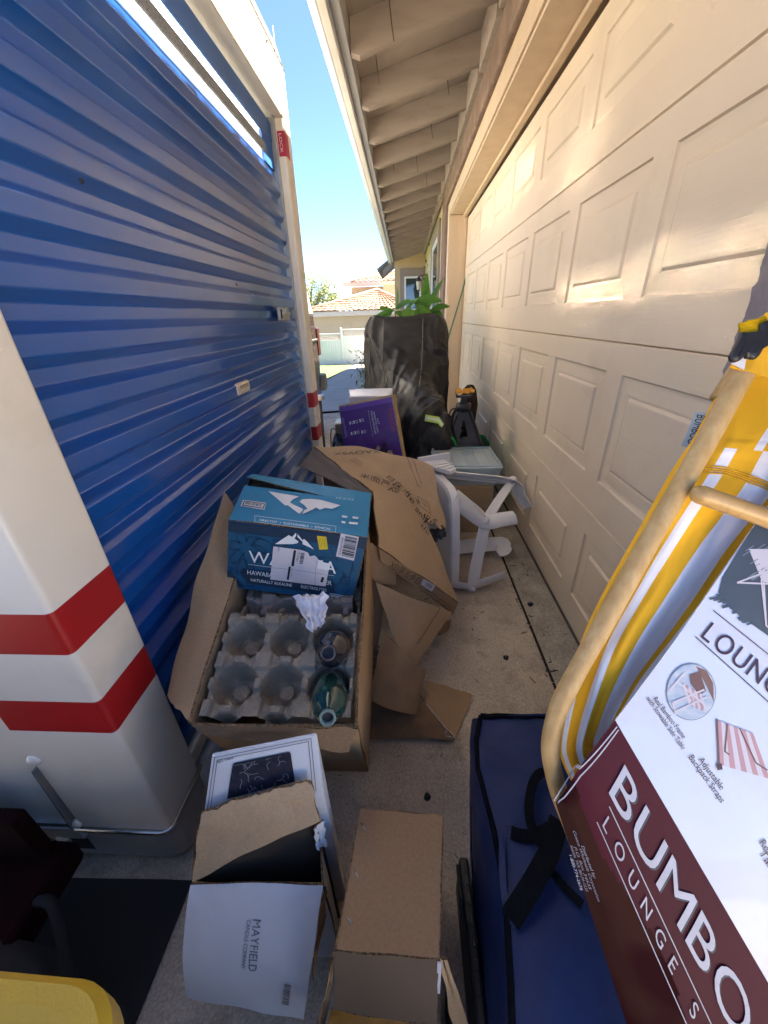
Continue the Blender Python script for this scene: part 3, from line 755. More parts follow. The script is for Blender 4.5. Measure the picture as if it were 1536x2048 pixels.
# white vinyl fence with lattice top
M_VINYL = mat('white vinyl fence', (0.60, 0.60, 0.61), 0.45, scale=2, var=0.06)
fen = thing('vinyl_fence', 'white vinyl fence with lattice top across the far lawn', 'fence', (-3, 27, gz(-3, 27)))
zf = gz(-3, 27); FT = [(px(630, 668, y=27).z, -14.0, px(681, 668, y=27).x), (px(700, 658, y=27).z, px(684, 668, y=27).x, 0.4)]
for top, xa, xb in FT:
    mb = MB(); x = xa
    while x < xb - 0.02:
        mb.box((x + 0.004, 26.985, zf), (min(x + 0.15, xb) - 0.004, 27.015, top - 0.46), 0, 0.004); x += 0.15
    mb.box((xa, 26.97, top - 0.47), (xb, 27.03, top - 0.40), 0, 0.008); mb.box((xa, 26.97, top - 0.06), (xb, 27.03, top), 0, 0.008)
    mb.build('board_panel', M_VINYL, fen)
    mb = MB(); x = xa - 0.3; z0, z1 = top - 0.40, top - 0.06
    while x < xb:
        for s in (1, -1):
            xs_, xe = (x, x + (z1 - z0)) if s > 0 else (x + (z1 - z0), x)
            if min(xs_, xe) >= xa and max(xs_, xe) <= xb: mb.bar((xs_, 27.0 + s * 0.006, z0), (xe, 27.0 + s * 0.006, z1), 0.008, 0.034, 0, Vector((0, 1, 0)))
        x += 0.115
    mb.build('lattice', M_VINYL, fen)
for x, top in ((FT[0][2] + 0.04, FT[1][0] + 0.1), (FT[0][2] - 2.4, FT[0][0] + 0.1), (0.4, FT[1][0] + 0.1)):
    mb = MB(); mb.box((x - 0.06, 26.94, zf), (x + 0.06, 27.06, top), 0, 0.01); mb.build('post', M_VINYL, fen)

# tree behind
def foliage(mb, centres, n, size, rnd, mi=0):
    for (c, r) in centres:
        c = Vector(c); k = int(n * r[0] * r[2])
        for _ in range(k):
            d = Vector((rnd.gauss(0, 1), rnd.gauss(0, 1), rnd.gauss(0, 1))).normalized() * (rnd.random() ** 0.4)
            p = c + Vector((d.x * r[0], d.y * r[1], d.z * r[2]))
            if pnoise(p * 1.3) < -0.12: continue
            a = Vector((rnd.gauss(0, 1), rnd.gauss(0, 1), rnd.gauss(0, .6))).normalized(); b = a.orthogonal().normalized(); s = size * rnd.uniform(.6, 1.4)
            mb.add([p, p + a * s * .5 + b * s * .22, p + a * s, p + a * s * .5 - b * s * .22], [[0, 1, 2, 3]], mi)
M_LEAF1 = leaf_mat('olive leaves', (0.22, 0.27, 0.10), (0.09, 0.13, 0.05))
M_BARK = mat('bark', (0.10, 0.075, 0.055), 0.9, scale=10, var=0.4, bump=1)
def tree(name, label, base, crowns, n, size, seed, trunk_r=0.25):
    t = thing(name, label, 'tree', base); rnd = random.Random(seed)
    mb = MB(); b = Vector(base); c0 = Vector(crowns[0][0])
    mb.tube([b, b.lerp(c0, .35) + Vector((.1, 0, 0)), b.lerp(c0, .7), c0], [trunk_r, trunk_r * .8, trunk_r * .6, trunk_r * .25], 8)
    for c, r in crowns[1:]: mb.tube([b.lerp(c0, .5), b.lerp(c0, .6).lerp(Vector(c), .5), Vector(c)], [trunk_r * .45, trunk_r * .3, trunk_r * .1], 6)
    mb.build('trunk', M_BARK, t)
    mb = MB(); foliage(mb, crowns, n, size, rnd); mb.build('crown', M_LEAF1, t)
tc_ = px(632, 572, y=42)
tree('broadleaf_tree', 'olive green rounded tree behind the tile roof beside the container', (tc_.x - 1.5, 42, -1.47),
     [((tc_.x - 0.4, 42, tc_.z), (1.7, 1.6, 1.5)), ((tc_.x + 1.0, 41.5, tc_.z - 0.2), (1.25, 1.2, 1.2)), ((tc_.x - 2.3, 42, tc_.z + 0.2), (1.7, 1.5, 1.5)), ((tc_.x + 0.2, 42, tc_.z - 1.5), (2.2, 1.4, 1.1)), ((tc_.x - 3.6, 42, tc_.z - 0.6), (1.6, 1.5, 1.5)), ((tc_.x + 1.6, 42, tc_.z - 1.3), (0.9, 1.0, 0.9))], 1500, 0.17, 11)
s_ = px(712, 583, y=44)
tree('broadleaf_tree', 'thin wispy small tree left of the upper tile roof', (s_.x, 44, -1.47), [((s_.x, 44, s_.z), (0.35, 0.4, 0.8)), ((s_.x - .2, 44, s_.z - 0.9), (0.3, 0.4, 0.6))], 420, 0.14, 12, 0.06)

# ================================================================== objects
M_KRAFT = mat('kraft cardboard', (0.40, 0.265, 0.150), 0.8, col2=(0.345, 0.225, 0.125), speck=(220, 0.16), scale=5, stretch=(1, 1, 1), bump=0.05, bscale=160, dirt=(0.25, 0.16, 0.09), dirt_scale=4, dirt_amt=0.3)
M_KRAFTP = mat('pale kraft cardboard', (0.50, 0.355, 0.215), 0.8, col2=(0.43, 0.30, 0.18), speck=(200, 0.16), scale=4, bump=0.06, bscale=150, dirt=(0.30, 0.20, 0.12), dirt_scale=5, dirt_amt=0.3)
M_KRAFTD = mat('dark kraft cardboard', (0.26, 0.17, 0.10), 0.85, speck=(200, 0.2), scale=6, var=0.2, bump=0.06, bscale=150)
M_EDGE = mat('corrugated edge', (0.24, 0.155, 0.085), 0.9, col2=(0.10, 0.06, 0.03), scale=260, contrast=(0.45, 0.55))
M_PRINTB = mat('brown black carton print', (0.09, 0.06, 0.045), 0.8)
M_WCARD = mat('white coated card', (0.60, 0.62, 0.66), 0.55, scale=4, var=0.08, dirt=(0.35, 0.33, 0.30), dirt_scale=6, dirt_amt=0.3)
M_LABEL = mat('white paper label', (0.60, 0.57, 0.58), 0.6, scale=20, var=0.05)
M_GREYP = mat('grey print', (0.16, 0.16, 0.17), 0.7)
M_BLACKP = mat('black plastic', (0.018, 0.018, 0.020), 0.45, scale=20, var=0.3)

class Pl:
    """a flat face to print on: point, normal towards the viewer; marks are given by where they stand in the photo and land on the face"""
    def __init__(s, p0, p1, p2, lift=0.0009):
        s.p = Vector(p0); s.n = (Vector(p1) - s.p).cross(Vector(p2) - s.p).normalized(); s.lift = lift
        if s.n.dot(Vector((0, 0, CAM_H)) - s.p) < 0: s.n = -s.n
        s.o = Vector((0, 0, CAM_H))
    def hit(s, u, v, k=1.0):
        q = ray(u, v); t = (s.p - s.o).dot(s.n) / q.dot(s.n); return s.o + q * t + s.n * s.lift * k
    def poly(s, mb, pts, mi=0, k=1.0): mb.add([s.hit(u, v, k) for u, v in pts], [list(range(len(pts)))], mi)
    def line(s, mb, pts, w, mi=0, k=1.0):
        P = [s.hit(u, v, k) for u, v in pts]
        for a, b in zip(P[:-1], P[1:]):
            d = (b - a)
            if d.length < 1e-7: continue
            m = s.n.cross(d).normalized() * w / 2; e = d.normalized() * w * .25
            mb.add([a - e - m, b + e - m, b + e + m, a - e + m], [[0, 1, 2, 3]], mi)
    def text(s, mb, sx, a, b, h, mi=0, k=1.0, track=0.0, flip=False):
        """string from photo point a to photo point b (baseline), capital height h in metres"""
        A = s.hit(*a, k); B = s.hit(*b, k); d = (B - A); w = d.length; d.normalize(); up = s.n.cross(d)
        if flip: up = -up
        text(mb, sx, lambda x, y: A + d * x + up * y, 0, 0, h, mi, width=w, track=track)
    def bars(s, mb, q, mi=0, k=1.0, n=22, seed=1):
        """barcode in photo quad q (corners in order), bars run along q0-q3"""
        rr = random.Random(seed); t = 0.0; C = [s.hit(u, v, k) for u, v in q]
        while t < 0.98:
            e = min(1, t + rr.choice((.35, .6, 1.0)) / n)
            mb.add([C[0].lerp(C[1], t), C[0].lerp(C[1], e), C[3].lerp(C[2], e), C[3].lerp(C[2], t)], [[0, 1, 2, 3]], mi)
            t = e + rr.choice((.35, .6, .8)) / n

def bil(a, b, c, d, f=None):
    a, b, c, d = map(Vector, (a, b, c, d))
    def fn(u, v):
        p = a * (1 - u) * (1 - v) + b * u * (1 - v) + c * u * v + d * (1 - u) * v
        return p + f(u, v) if f else p
    return fn
def crumple(amp, sc, seed=0):
    return lambda u, v: Vector((pnoise((u * sc + seed, v * sc, 1.3)), pnoise((u * sc, v * sc + seed, 7.7)), pnoise((u * sc + 3, v * sc, seed + 4.1)))) * amp

# ------------------------------------------------------------------ open carton with the pulp tray
TILT = R(20); TC = px(575, 1310, d=0.83)
tx = Vector((1, 0.03, -0.02)).normalized(); ty = Vector((0, math.cos(TILT), math.sin(TILT))); ty = (ty - tx * ty.dot(tx)).normalized(); tz = tx.cross(ty)
def T(a, b, c=0.0): return TC + tx * a + ty * b + tz * c
PITCH = 0.0975; TWX = 0.151; TY0, TY1 = -0.125, 0.33
tray_box = thing('open_carton', 'open brown carton holding a moulded pulp tray below the blue water box', 'box', (TC.x, 0.62, gz(TC.x, 0.62)))
mb = MB(); HB = 0.455; w0 = TWX + 0.008; ya, yb = TY0 - 0.012, TY1 + 0.02; RIM = 0.016
def wall(a0, b0, a1, b1, top=RIM, bot=-HB, amp=0.003, seed=0, mi=0):
    mb.slab(bil(T(a0, b0, bot), T(a1, b1, bot), T(a1, b1, top), T(a0, b0, top), crumple(amp, 4, seed)), 14, 8, 0.005, 0, 1)
wall(-w0, ya, w0, ya, RIM - 0.012, seed=1); wall(w0, ya, w0, yb, RIM + 0.01, seed=2); wall(w0, yb, -w0, yb, seed=3); wall(-w0, yb, -w0, ya, RIM + 0.004, seed=4)
mb.build('carton_body', [M_KRAFT, M_EDGE], tray_box)
mb = MB(); a_ = T(-w0, yb - 0.02, RIM); b_ = T(-w0, ya, RIM); 
o1 = px(336, 1393, d=0.83); o2 = px(452, 985, d=1.13)
o2 = px(448, 984, d=1.06)
mb.slab(bil(b_, a_, o2, o1, lambda u, v: Vector((0, 0, 0.012 * math.sin(math.pi * u) * v)) + crumple(0.006, 5, 3)(u, v)), 20, 8, 0.005, 0, 1)
mb.build('side_flap', [M_KRAFT, M_EDGE], tray_box)
mb = MB(); a_ = T(-w0, ya - 0.003, RIM - 0.014); b_ = T(w0, ya - 0.003, RIM - 0.014)
dn = Vector((0, -0.012, -0.055))
mb.slab(bil(a_, b_, b_ + dn + Vector((-.02, .0, 0)), a_ + dn * 0.35 + Vector((.03, 0, 0)), crumple(0.006, 5, 8)), 16, 5, 0.004, 0, 1)
mb.build('front_flap', [M_KRAFTD, M_EDGE], tray_box)
M_PULP = mat('moulded grey pulp', (0.35, 0.29, 0.215), 0.95, col2=(0.27, 0.22, 0.16), scale=14, bump=0.9, bscale=230, dirt=(0.16, 0.13, 0.10), dirt_scale=9, dirt_amt=0.5)
def sm(a, b, x):
    t = min(1, max(0, (x - a) / (b - a))); return t * t * (3 - 2 * t)
def trayh(a, b):
    """height over the tray plane at tray coordinates (m)"""
    ca = round(a / PITCH) * PITCH; cb = round((b - 0.035 - PITCH * 0.0) / PITCH) * PITCH + 0.035
    r = math.hypot(a - ca, (b - cb)); th = math.atan2(b - cb, a - ca)
    h = 0.0
    wob = 1 + 0.03 * math.sin(4 * th + 0.6) + 0.02 * pnoise((ca * 9 + math.cos(th), cb * 9 + math.sin(th), 2))
    R0 = 0.0462 * wob
    if r < R0:
        d = sm(0.0, 1.0, (R0 - r) / 0.014); h = -0.042 * d
        if r < 0.036: h -= 0.014 * sm(0.036, 0.026, r) + 0.005 * math.cos(4 * th) * sm(0.036, 0.026, r) * sm(0.016, 0.022, r)
        if r < 0.0190: h += 0.009 * sm(0.0190, 0.0165, r)
    # raised pads: square ones where four cells meet, small ones between two cells
    qa = abs(a - ca); qb = abs(b - cb); hp = PITCH / 2
    sq = max(hp - qa, hp - qb)
    if sq < 0.019: h = max(h, 0.013 * sm(0.019, 0.0155, sq))
    e1 = max((hp - qa) / 0.008, qb / 0.013); e2 = max((hp - qb) / 0.008, qa / 0.015)
    for e in (e1, e2):
        if e < 1: h = max(h, 0.014 * sm(1, 0.72, e))
    return h + 0.0012 * pnoise((a * 90, b * 90, 1)) + 0.0008 * pnoise((a * 260, b * 260, 1))
mb = MB(); tw = PITCH * 1.5
NU, NV = 170, 230
mb.grid(lambda u, v: T(-tw + 2 * tw * u, TY0 + (TY1 - TY0) * v, trayh(-tw + 2 * tw * u, TY0 + (TY1 - TY0) * v) + 0.006 * pnoise((u * 3, v * 4, 5)) - 0.06 * sm(0.085, 0.135, TY0 + (TY1 - TY0) * v)), NU, NV, 0, True, False)
tr = mb.build('pulp_tray', M_PULP, None); tag(tr, 'grey moulded pulp tray with round bottle cups inside the open carton', 'tray')
# a torn second tray edge lying higher at the back
mb = MB(); 
mb.grid(lambda u, v: T(-0.13 + 0.26 * u, 0.100 + 0.075 * v + 0.006 * pnoise((u * 9, 2, 1)), -0.012 - 0.02 * v + 0.7 * trayh(-0.13 + 0.26 * u + .03, 0.10 * v + .02) + 0.01 * pnoise((u * 5, v * 3, 9))), 110, 44, 0, True, False)
tr2 = mb.build('torn_pulp_tray', mat('darker pulp', (0.27, 0.235, 0.20), 0.95, scale=16, bump=0.9, bscale=200), None); tag(tr2, 'torn darker pulp tray edge showing just under the blue water box', 'tray')

# bottles
def bottle(name, label, base, tip, prof, mats, mis):
    base = Vector(base); tip = Vector(tip); ax = (tip - base).normalized(); L = (tip - base).length
    t = thing(name, label, 'bottle', base)
    mb = MB(); mb.lathe([(r, h * L) for r, h in prof], base, ax, 28, 0); mb.build('glass_body', mats[0], t)
    nr = prof[-2][0]
    mb = MB(); mb.lathe([(nr * 1.0, 0.962 * L), (nr * 1.13, 0.967 * L), (nr * 1.13, 0.992 * L), (nr * 1.0, 1.0 * L), (nr * 0.80, 0.998 * L), (nr * 0.76, 0.9 * L)], base, ax, 24, 0); mb.build('lip', mats[1], t)
    mb = MB(); mb.lathe([(0.0001, 0.935 * L), (nr * 0.77, 0.935 * L)], base, ax, 20, 0); mb.build('mouth', M_INK, t)
    return t
M_GLGREY = mat('smoky bottle glass', (0.020, 0.019, 0.026), 0.08, scale=8, var=0.3, spec=0.8, coat=0.6)
M_GLGREEN = mat('dark green bottle glass', (0.006, 0.045, 0.040), 0.07, scale=6, var=0.3, spec=0.8, coat=0.6)
M_LIPG = mat('grey glass lip', (0.045, 0.042, 0.048), 0.15)
M_LIPW = mat('pale bottle neck ring', (0.13, 0.19, 0.175), 0.3)
c2 = T(PITCH, 0.035, -0.03); tip = px(656, 1306, d=0.735)
bp_ = [(0.030, 0), (0.036, 0.04), (0.037, 0.3), (0.037, 0.50), (0.034, 0.62), (0.024, 0.74), (0.0155, 0.82), (0.0135, 0.9), (0.0135, 0.95), (0.0135, 0.96)]
bt = bottle('wine_bottle', 'smoky grey glass bottle standing in the upper right cup', c2, tip, bp_, (M_GLGREY, M_LIPG), None)
c3 = T(PITCH, 0.035 - PITCH + 0.012, -0.025); tip = px(655, 1437, d=0.665)
bp2 = [(0.028, 0), (0.033, 0.04), (0.034, 0.3), (0.034, 0.58), (0.031, 0.70), (0.022, 0.82), (0.0145, 0.89), (0.013, 0.93), (0.013, 0.955), (0.013, 0.96)]
bottle('wine_bottle', 'dark green bottle leaning over the front rim of the open carton', c3, tip, bp2, (M_GLGREEN, M_LIPW), None)

# crumpled paper
mb = MB(); pa = [px(585, 1193, d=0.86), px(655, 1190, d=0.85), px(652, 1248, d=0.815), px(622, 1266, d=0.80)]
def pap(u, v):
    p = bil(*pa)(u, v); f = 0.010 * (1 - abs(2 * ((u * 4 + 0.6 * v) % 1) - 1)) + 0.012 * pnoise((u * 4, v * 3, 2)) + 0.006 * pnoise((u * 11, v * 9, 5))
    return p + tz * f + tx * 0.010 * pnoise((v * 5, u * 2, 3))
mb.slab(pap, 44, 44, 0.0008, 0)
tag(mb.build('paper_tissue', mat('white tissue', (0.72, 0.70, 0.72), 0.8, var=0.05), None, auto=50), 'crumpled white paper tissue tucked under the blue water box', 'paper')

# ------------------------------------------------------------------ blue water carton
WB = thing('water_carton', 'bright blue water carton with white mountain print resting on the pulp tray', 'box', T(0, 0.2, 0))
M_TEAL = mat('dark blue carton print', (0.006, 0.085, 0.17), 0.5, col2=(0.005, 0.07, 0.145), scale=3, dirt=(0.03, 0.12, 0.2), dirt_scale=20, dirt_amt=0.2)
M_CYAN = mat('bright blue carton print', (0.010, 0.22, 0.38), 0.5, col2=(0.009, 0.19, 0.34), scale=3)
M_NAVY = mat('navy carton print', (0.006, 0.030, 0.065), 0.5)
M_YEL = mat('yellow label', (0.72, 0.52, 0.02), 0.6)
TL = px(458, 1040, d=0.885); TR = px(735, 1076, d=0.89); yf = TL.y
BL = px(455, 1171, y=yf - 0.012); BR = px(703, 1206, y=TR.y - 0.012)
zt = TL.z
HX = (TR - TL).normalized(); Wd = (TR - TL).length
DB = px(506, 949, z=TL.z + 0.0).y - TL.y
back = (px(506, 949, z=TL.z) - TL); back2 = (px(742, 987, z=TR.z) - TR)
print('water carton', Wd, (TL - BL).length, back.length, back2.length)
def wquad(mb, a, b, c, d, n=10, amp=0.0025, seed=1, mi=0): mb.slab(bil(a, b, c, d, crumple(amp, 3, seed)), n, n, 0.003, mi, 1)
mb = MB(); wquad(mb, BL, BR, TR, TL, amp=0.0015, seed=2); 
wquad(mb, BR, BR + back2, TR + back2, TR, seed=3); wquad(mb, BL + back, BL, TL, TL + back, seed=4); wquad(mb, BR + back2, BL + back, TL + back, TR + back2, seed=5); wquad(mb, BL, BL + back, BR + back2, BR, seed=6)
mb.build('carton_body', [M_TEAL, M_EDGE], WB)
# two top flaps, the rear one lifted and leaving an open slit
mid = 0.62
mb = MB(); fr = bil(TL, TR, TR + back2 * (mid + 0.10), TL + back * mid, lambda u, v: Vector((0, 0, 0.010 * v * (1 - u) ** 1.2 + 0.003 * math.sin(3 * u))))
mb.slab(fr, 14, 6, 0.003, 0, 1); mb.build('top_flap', [M_CYAN, M_EDGE], WB)
mb = MB(); rr_ = bil(TR + back2, TL + back, TL + back * (mid + 0.13), TR + back2 * (mid + 0.02), lambda u, v: Vector((0, 0, 0.022 * v * u ** 1.0 - 0.002 * v)))
mb.slab(rr_, 14, 6, 0.003, 0, 1); mb.build('top_flap', [M_CYAN, M_EDGE], WB)
mb = MB(); mb.add([TL + back * .5 - Vector((0, 0, .012)), TR + back2 * .5 - Vector((0, 0, .012)), TR + back2 - Vector((0, 0, .012)), TL + back - Vector((0, 0, .012))], [[0, 1, 2, 3]]); mb.build('inner_flap', M_KRAFTD, WB)
PF = Pl(TL + Vector((0, -0.004, 0)), BL + Vector((0, -0.004, 0)), TR + Vector((0, -0.004, 0)))
mb = MB()
Wh, Nv, Te, Ye, La, In = 0, 1, 2, 3, 4, 5
PF.poly(mb, [(457, 1043), (735, 1078), (731, 1098), (457, 1062)], Nv)
# petals outline print
def flower(cx, cy, s, rot=0):
    for k in range(6):
        a = rot + k * math.pi / 3; pts = []
        for i in range(15):
            t = i / 14; rr = s * (0.25 + 0.75 * math.sin(math.pi * min(1, t) * 0.98 + 0.03)); b = a + (t - .5) * 1.0
            q = (cx + math.cos(b) * rr, cy + math.sin(b) * rr * .95)
            pts.append(q)
        pts = [q for q in pts if PFin(q)]
        if len(pts) > 1: PF.line(mb, pts, 0.0016, Nv, 0.6)
def PFin(q):
    u, v = q; t = (v - 1040) / 131; l = 457 - 2 * t; r = 733 - 30 * t; lo = 1062 + (u - 457) * 0.127; hi = 1170 + (u - 455) * 0.141
    return l + 3 < u < r - 3 and lo + 2 < v < hi - 3
for (a, b, s, q) in ((490, 1095, 42, .2), (560, 1110, 60, .5), (690, 1130, 60, .1), (610, 1190, 50, .4), (480, 1160, 44, .7), (720, 1170, 40, .3)): flower(a, b, s, q)
PF.text(mb, 'HEALTHY  •  SUSTAINABLE  •  ETHICAL', (520, 1041.5), (662, 1060), 0.0055, Wh)
PF.line(mb, [(510, 1031), (672, 1052), (671, 1064), (510, 1043), (510, 1031)], 0.0007, Wh)
def mountain(o, s, k=1.0, mi=Wh, P=PF, m=lambda a, b: (a, b)):
    q = lambda l: [m(o[0] + a * s, o[1] + b * s) for a, b in l]
    P.poly(mb, q([(-44, 24), (-15, 5), (-8, 9), (0, 0), (1, 6), (-3, 12), (6, 19), (3, 22), (-6, 24)]), mi, k)
    P.poly(mb, q([(0.6, 0), (4, 3), (3, 9), (14, 19), (14, 24), (38, 35), (24, 19), (17, 13), (14, 16)]), mi, k)
mountain((592, 1065), 0.95, 1.2)
PF.line(mb, [(545, 1095), (576, 1071), (582, 1074), (592, 1066), (607, 1080), (612, 1078), (634, 1104)], 0.0018, Nv, 0.9)
PF.text(mb, 'WAIAKEA', (498, 1124), (672, 1147), 0.033, Wh, 1.2)
PF.line(mb, [(496, 1128), (668, 1151)], 0.0009, Wh, 1.2)
PF.poly(mb, [(486, 1136), (664, 1160), (671, 1170), (660, 1180), (488, 1157), (480, 1146)], Nv, 0.8)
PF.text(mb, 'HAWAIIAN VOLCANIC WATER', (495, 1148), (663, 1170), 0.0125, Wh, 1.2)
PF.poly(mb, [(490, 1153), (668, 1177), (672, 1185), (650, 1189), (494, 1166)], Nv, 0.7)
PF.text(mb, 'NATURALLY ALKALINE', (502, 1162), (584, 1173), 0.0085, Wh, 1.2)
PF.text(mb, 'ELECTROLYTES', (602, 1175), (653, 1183), 0.0085, Wh, 1.2)
PF.poly(mb, [(455, 1140), (462, 1143), (488, 1174), (455, 1170)], Nv, 0.9); PF.text(mb, '15', (457, 1164), (467, 1165.5), 0.009, Wh, 1.3)
# shipping label, yellow sticker and barcodes
PF.poly(mb, [(547, 1092), (602, 1099), (616, 1104), (620, 1112), (630, 1110), (637, 1117), (635, 1123), (660, 1128), (651, 1172), (541, 1158)], La, 2.0)
PF.poly(mb, [(637, 1121), (662, 1127), (658, 1140), (635, 1136)], Wh, 2.4)
PF.line(mb, [(541, 1134), (590, 1139), (655, 1149)], 0.0006, Nv, 2.5); PF.line(mb, [(633, 1120), (630, 1170)], 0.0005, Nv, 2.5)
PF.poly(mb, [(588, 1099), (593, 1100), (588, 1132), (583, 1131)], In, 2.5); PF.poly(mb, [(578, 1132), (582, 1132), (578, 1159), (574, 1158)], In, 2.5)
PF.text(mb, 'LOUD01', (597, 1100), (592, 1121), 0.0055, In, 2.5)
PF.bars(mb, [(602, 1104), (599, 1126), (606, 1127), (610, 1105)], In, 2.5, 18, 3)
PF.text(mb, 'BTM', (557, 1094), (555, 1101), 0.004, In, 2.5); PF.poly(mb, [(644, 1153), (649, 1154), (646, 1164), (641, 1163)], In, 2.5)
for k in range(6): PF.line(mb, [(586 + k * .0 - 1.5 * (k % 2), 1136 + k * 3.5), (580 + k * .0, 1135 + k * 3.5)], 0.0006, In, 2.5)
PF.poly(mb, [(634, 1071), (653, 1073), (656, 1098), (639, 1099)], Ye, 1.6)
for k in range(5): PF.line(mb, [(638 + k * 3.4, 1075 + (k % 2)), (641 + k * 3.0, 1095 - (k % 3) * 3)], 0.0006, In, 2.0)
PF.poly(mb, [(682, 1066), (718, 1073), (708, 1121), (672, 1112)], La, 1.6)
PF.bars(mb, [(691, 1071), (683, 1111), (707, 1117), (715, 1076)], In, 2.4, 20, 7)
PF.text(mb, 'AN2LW7K9YU', (684, 1074), (677, 1108), 0.005, In, 2.4)
PF.poly(mb, [(660, 1186), (698, 1192), (696, 1205), (657, 1199)], Wh, 1.2); PF.poly(mb, [(661, 1187), (697, 1193), (695, 1204), (658, 1198)], Nv, 1.6); PF.poly(mb, [(663, 1189), (695, 1194), (694, 1202), (661, 1197)], Wh, 2.0)
PF.bars(mb, [(665, 1190), (692, 1195), (691, 1201), (663, 1196)], In, 2.5, 20, 9)
mb.build('front_print', [M_WPRINT, M_NAVY, M_TEAL, M_YEL, M_LABEL, M_INK], WB)
mb = MB(); PT = Pl(TL + Vector((0, 0, .0035)), TR + Vector((0, 0, .0035)), TL + back * .6 + Vector((0, 0, .010)), 0.002)
mk = lambda a, b: (a, b)
PT.poly(mb, [(537, 984), (599, 994), (586, 1000), (580, 1006), (586, 1010), (604, 1018), (606, 1021), (601, 1027), (598, 1029), (576, 1012), (570, 1012)], 0)
PT.poly(mb, [(609, 1021), (615, 1019), (609, 1012), (599, 1005), (604, 1000), (622, 999), (642, 1001), (681, 1012), (664, 1019), (650, 1017), (640, 1021), (632, 1016), (626, 1020), (604, 1030)], 0)
PT.poly(mb, [(486, 1001), (532, 1007), (529, 1021), (481, 1014)], 0); PT.poly(mb, [(488, 1003), (530, 1008.5), (528, 1019), (484, 1013)], 1, 1.3); PT.poly(mb, [(490, 1005), (528, 1010), (526, 1018), (487, 1012)], 0, 1.6)
PT.bars(mb, [(492, 1006), (525, 1011), (523, 1016), (490, 1011)], 1, 2.0, 22, 5)
for (u, v, w) in ((684, 1032, 11), (705, 1034, 12), (698, 1045, 18), (683, 1043, 8)): PT.poly(mb, [(u, v), (u + w, v + 1.5), (u + w - 1, v + 5.5), (u, v + 4)], 0)
mb.build('top_print', [M_WPRINT, M_NAVY], WB)
mb = MB(); PR = Pl(rr_(0.1, .2) + Vector((0, 0, .004)), rr_(0.9, .2) + Vector((0, 0, .006)), rr_(0.5, .9) + Vector((0, 0, .0075)), 0.0025)
for k in range(5): PR.line(mb, [(542 + k * 2, 963 + k * 3), (622 + k * 2, 973.5 + k * 3)], 0.0007, 0); PR.line(mb, [(642 + k * 1.2, 972 + k * 4.4), (706 + k * .5, 981 + k * 4.4)], 0.0007, 0)
PR.text(mb, 'N.V.N', (706, 1000), (672, 996), 0.012, 0, flip=False)
for k in range(4): PR.line(mb, [(590 + k * 10, 963 + k * 1.4), (597 + k * 10, 964 + k * 1.4), (595 + k * 10, 969 + k * 1.4), (589 + k * 10, 968 + k * 1.4), (590 + k * 10, 963 + k * 1.4)], 0.0012, 1)
mb.build('flap_print', [M_WPRINT, M_NAVY], WB)

# ------------------------------------------------------------------ big torn cardboard box
cb = thing('flattened_carton', 'large torn tan cardboard box with printed writing collapsed beside the blue water box', 'box', (0.0, 1.3, 0.0))
A = px(629, 893, y=1.75); B = px(866, 934, y=1.66); C = px(893, 1062, y=1.47); G = px(745, 985, y=1.32); D = px(916, 1205, y=1.27); Fp = px(757, 1094, y=1.08); B0 = px(760, 897, y=1.95)
mb = MB()
def top1(u, v):
    p = bil(A, B, C, G)(u, v); arc = 4 * u * (1 - u) * (1 - v) * 0.055
    p = p + Vector((0, 0.6, 0.8)) * arc * 0.6 + crumple(0.010, 4, 2)(u, v)
    if v > 0.9 and u > 0.6: p += Vector((0, 0.018 * math.sin(u * 40), 0)) * (v - 0.9) * 10
    return p
mb.slab(top1, 40, 26, 0.005, 0, 1)
mb.build('top_panel', [M_KRAFTP, M_EDGE], cb)
C2 = px(842, 1062, y=1.43); H1 = px(800, 960, y=1.52)
mb = MB()
mb.slab(bil(G + Vector((0, 0, .004)), px(826, 990, y=1.46) + Vector((0, 0, .006)), D, Fp, lambda u, v: crumple(0.006, 4, 6)(u, v) + Vector((0, 0, .01)) * math.sin(math.pi * v) * u), 22, 22, 0.005, 0, 1)
mb.build('long_flap', [M_KRAFTP, M_EDGE], cb)
# narrow printed edge of the long flap
E1 = px(760, 1121, y=1.075); E2 = px(905, 1229, y=1.255)
mb = MB(); mb.slab(bil(E1, E2, D + Vector((0, -.002, 0)), Fp + Vector((0, -.004, 0)), crumple(0.002, 3, 4)), 18, 4, 0.004, 0, 1)
mb.build('edge_strip', [M_KRAFT, M_EDGE], cb)
PE = Pl(E1 + Vector((0, -.005, 0)), E2 + Vector((0, -.005, 0)), (D + Fp) / 2 + Vector((0, -.006, 0)), 0.003)
mb = MB()
PE.text(mb, 'XD第五步白', (776, 1133), (835, 1168), 0.022, 0)
for k in range(5):
    u, v = 840 + k * 13, 1168 + k * 9.5
    PE.line(mb, [(u, v), (u + 10, v + 7.5), (u + 8, v + 17), (u - 2, v + 9.5), (u, v)], 0.0016, 0)
PE.poly(mb, [(846, 1156), (869, 1170), (862, 1182), (840, 1168)], 1, 1.6); PE.bars(mb, [(851, 1162), (864, 1170), (860, 1177), (847, 1169)], 2, 2.0, 12, 4)
mb.build('edge_print', [M_PRINTB, M_LABEL, M_GREYP], cb)
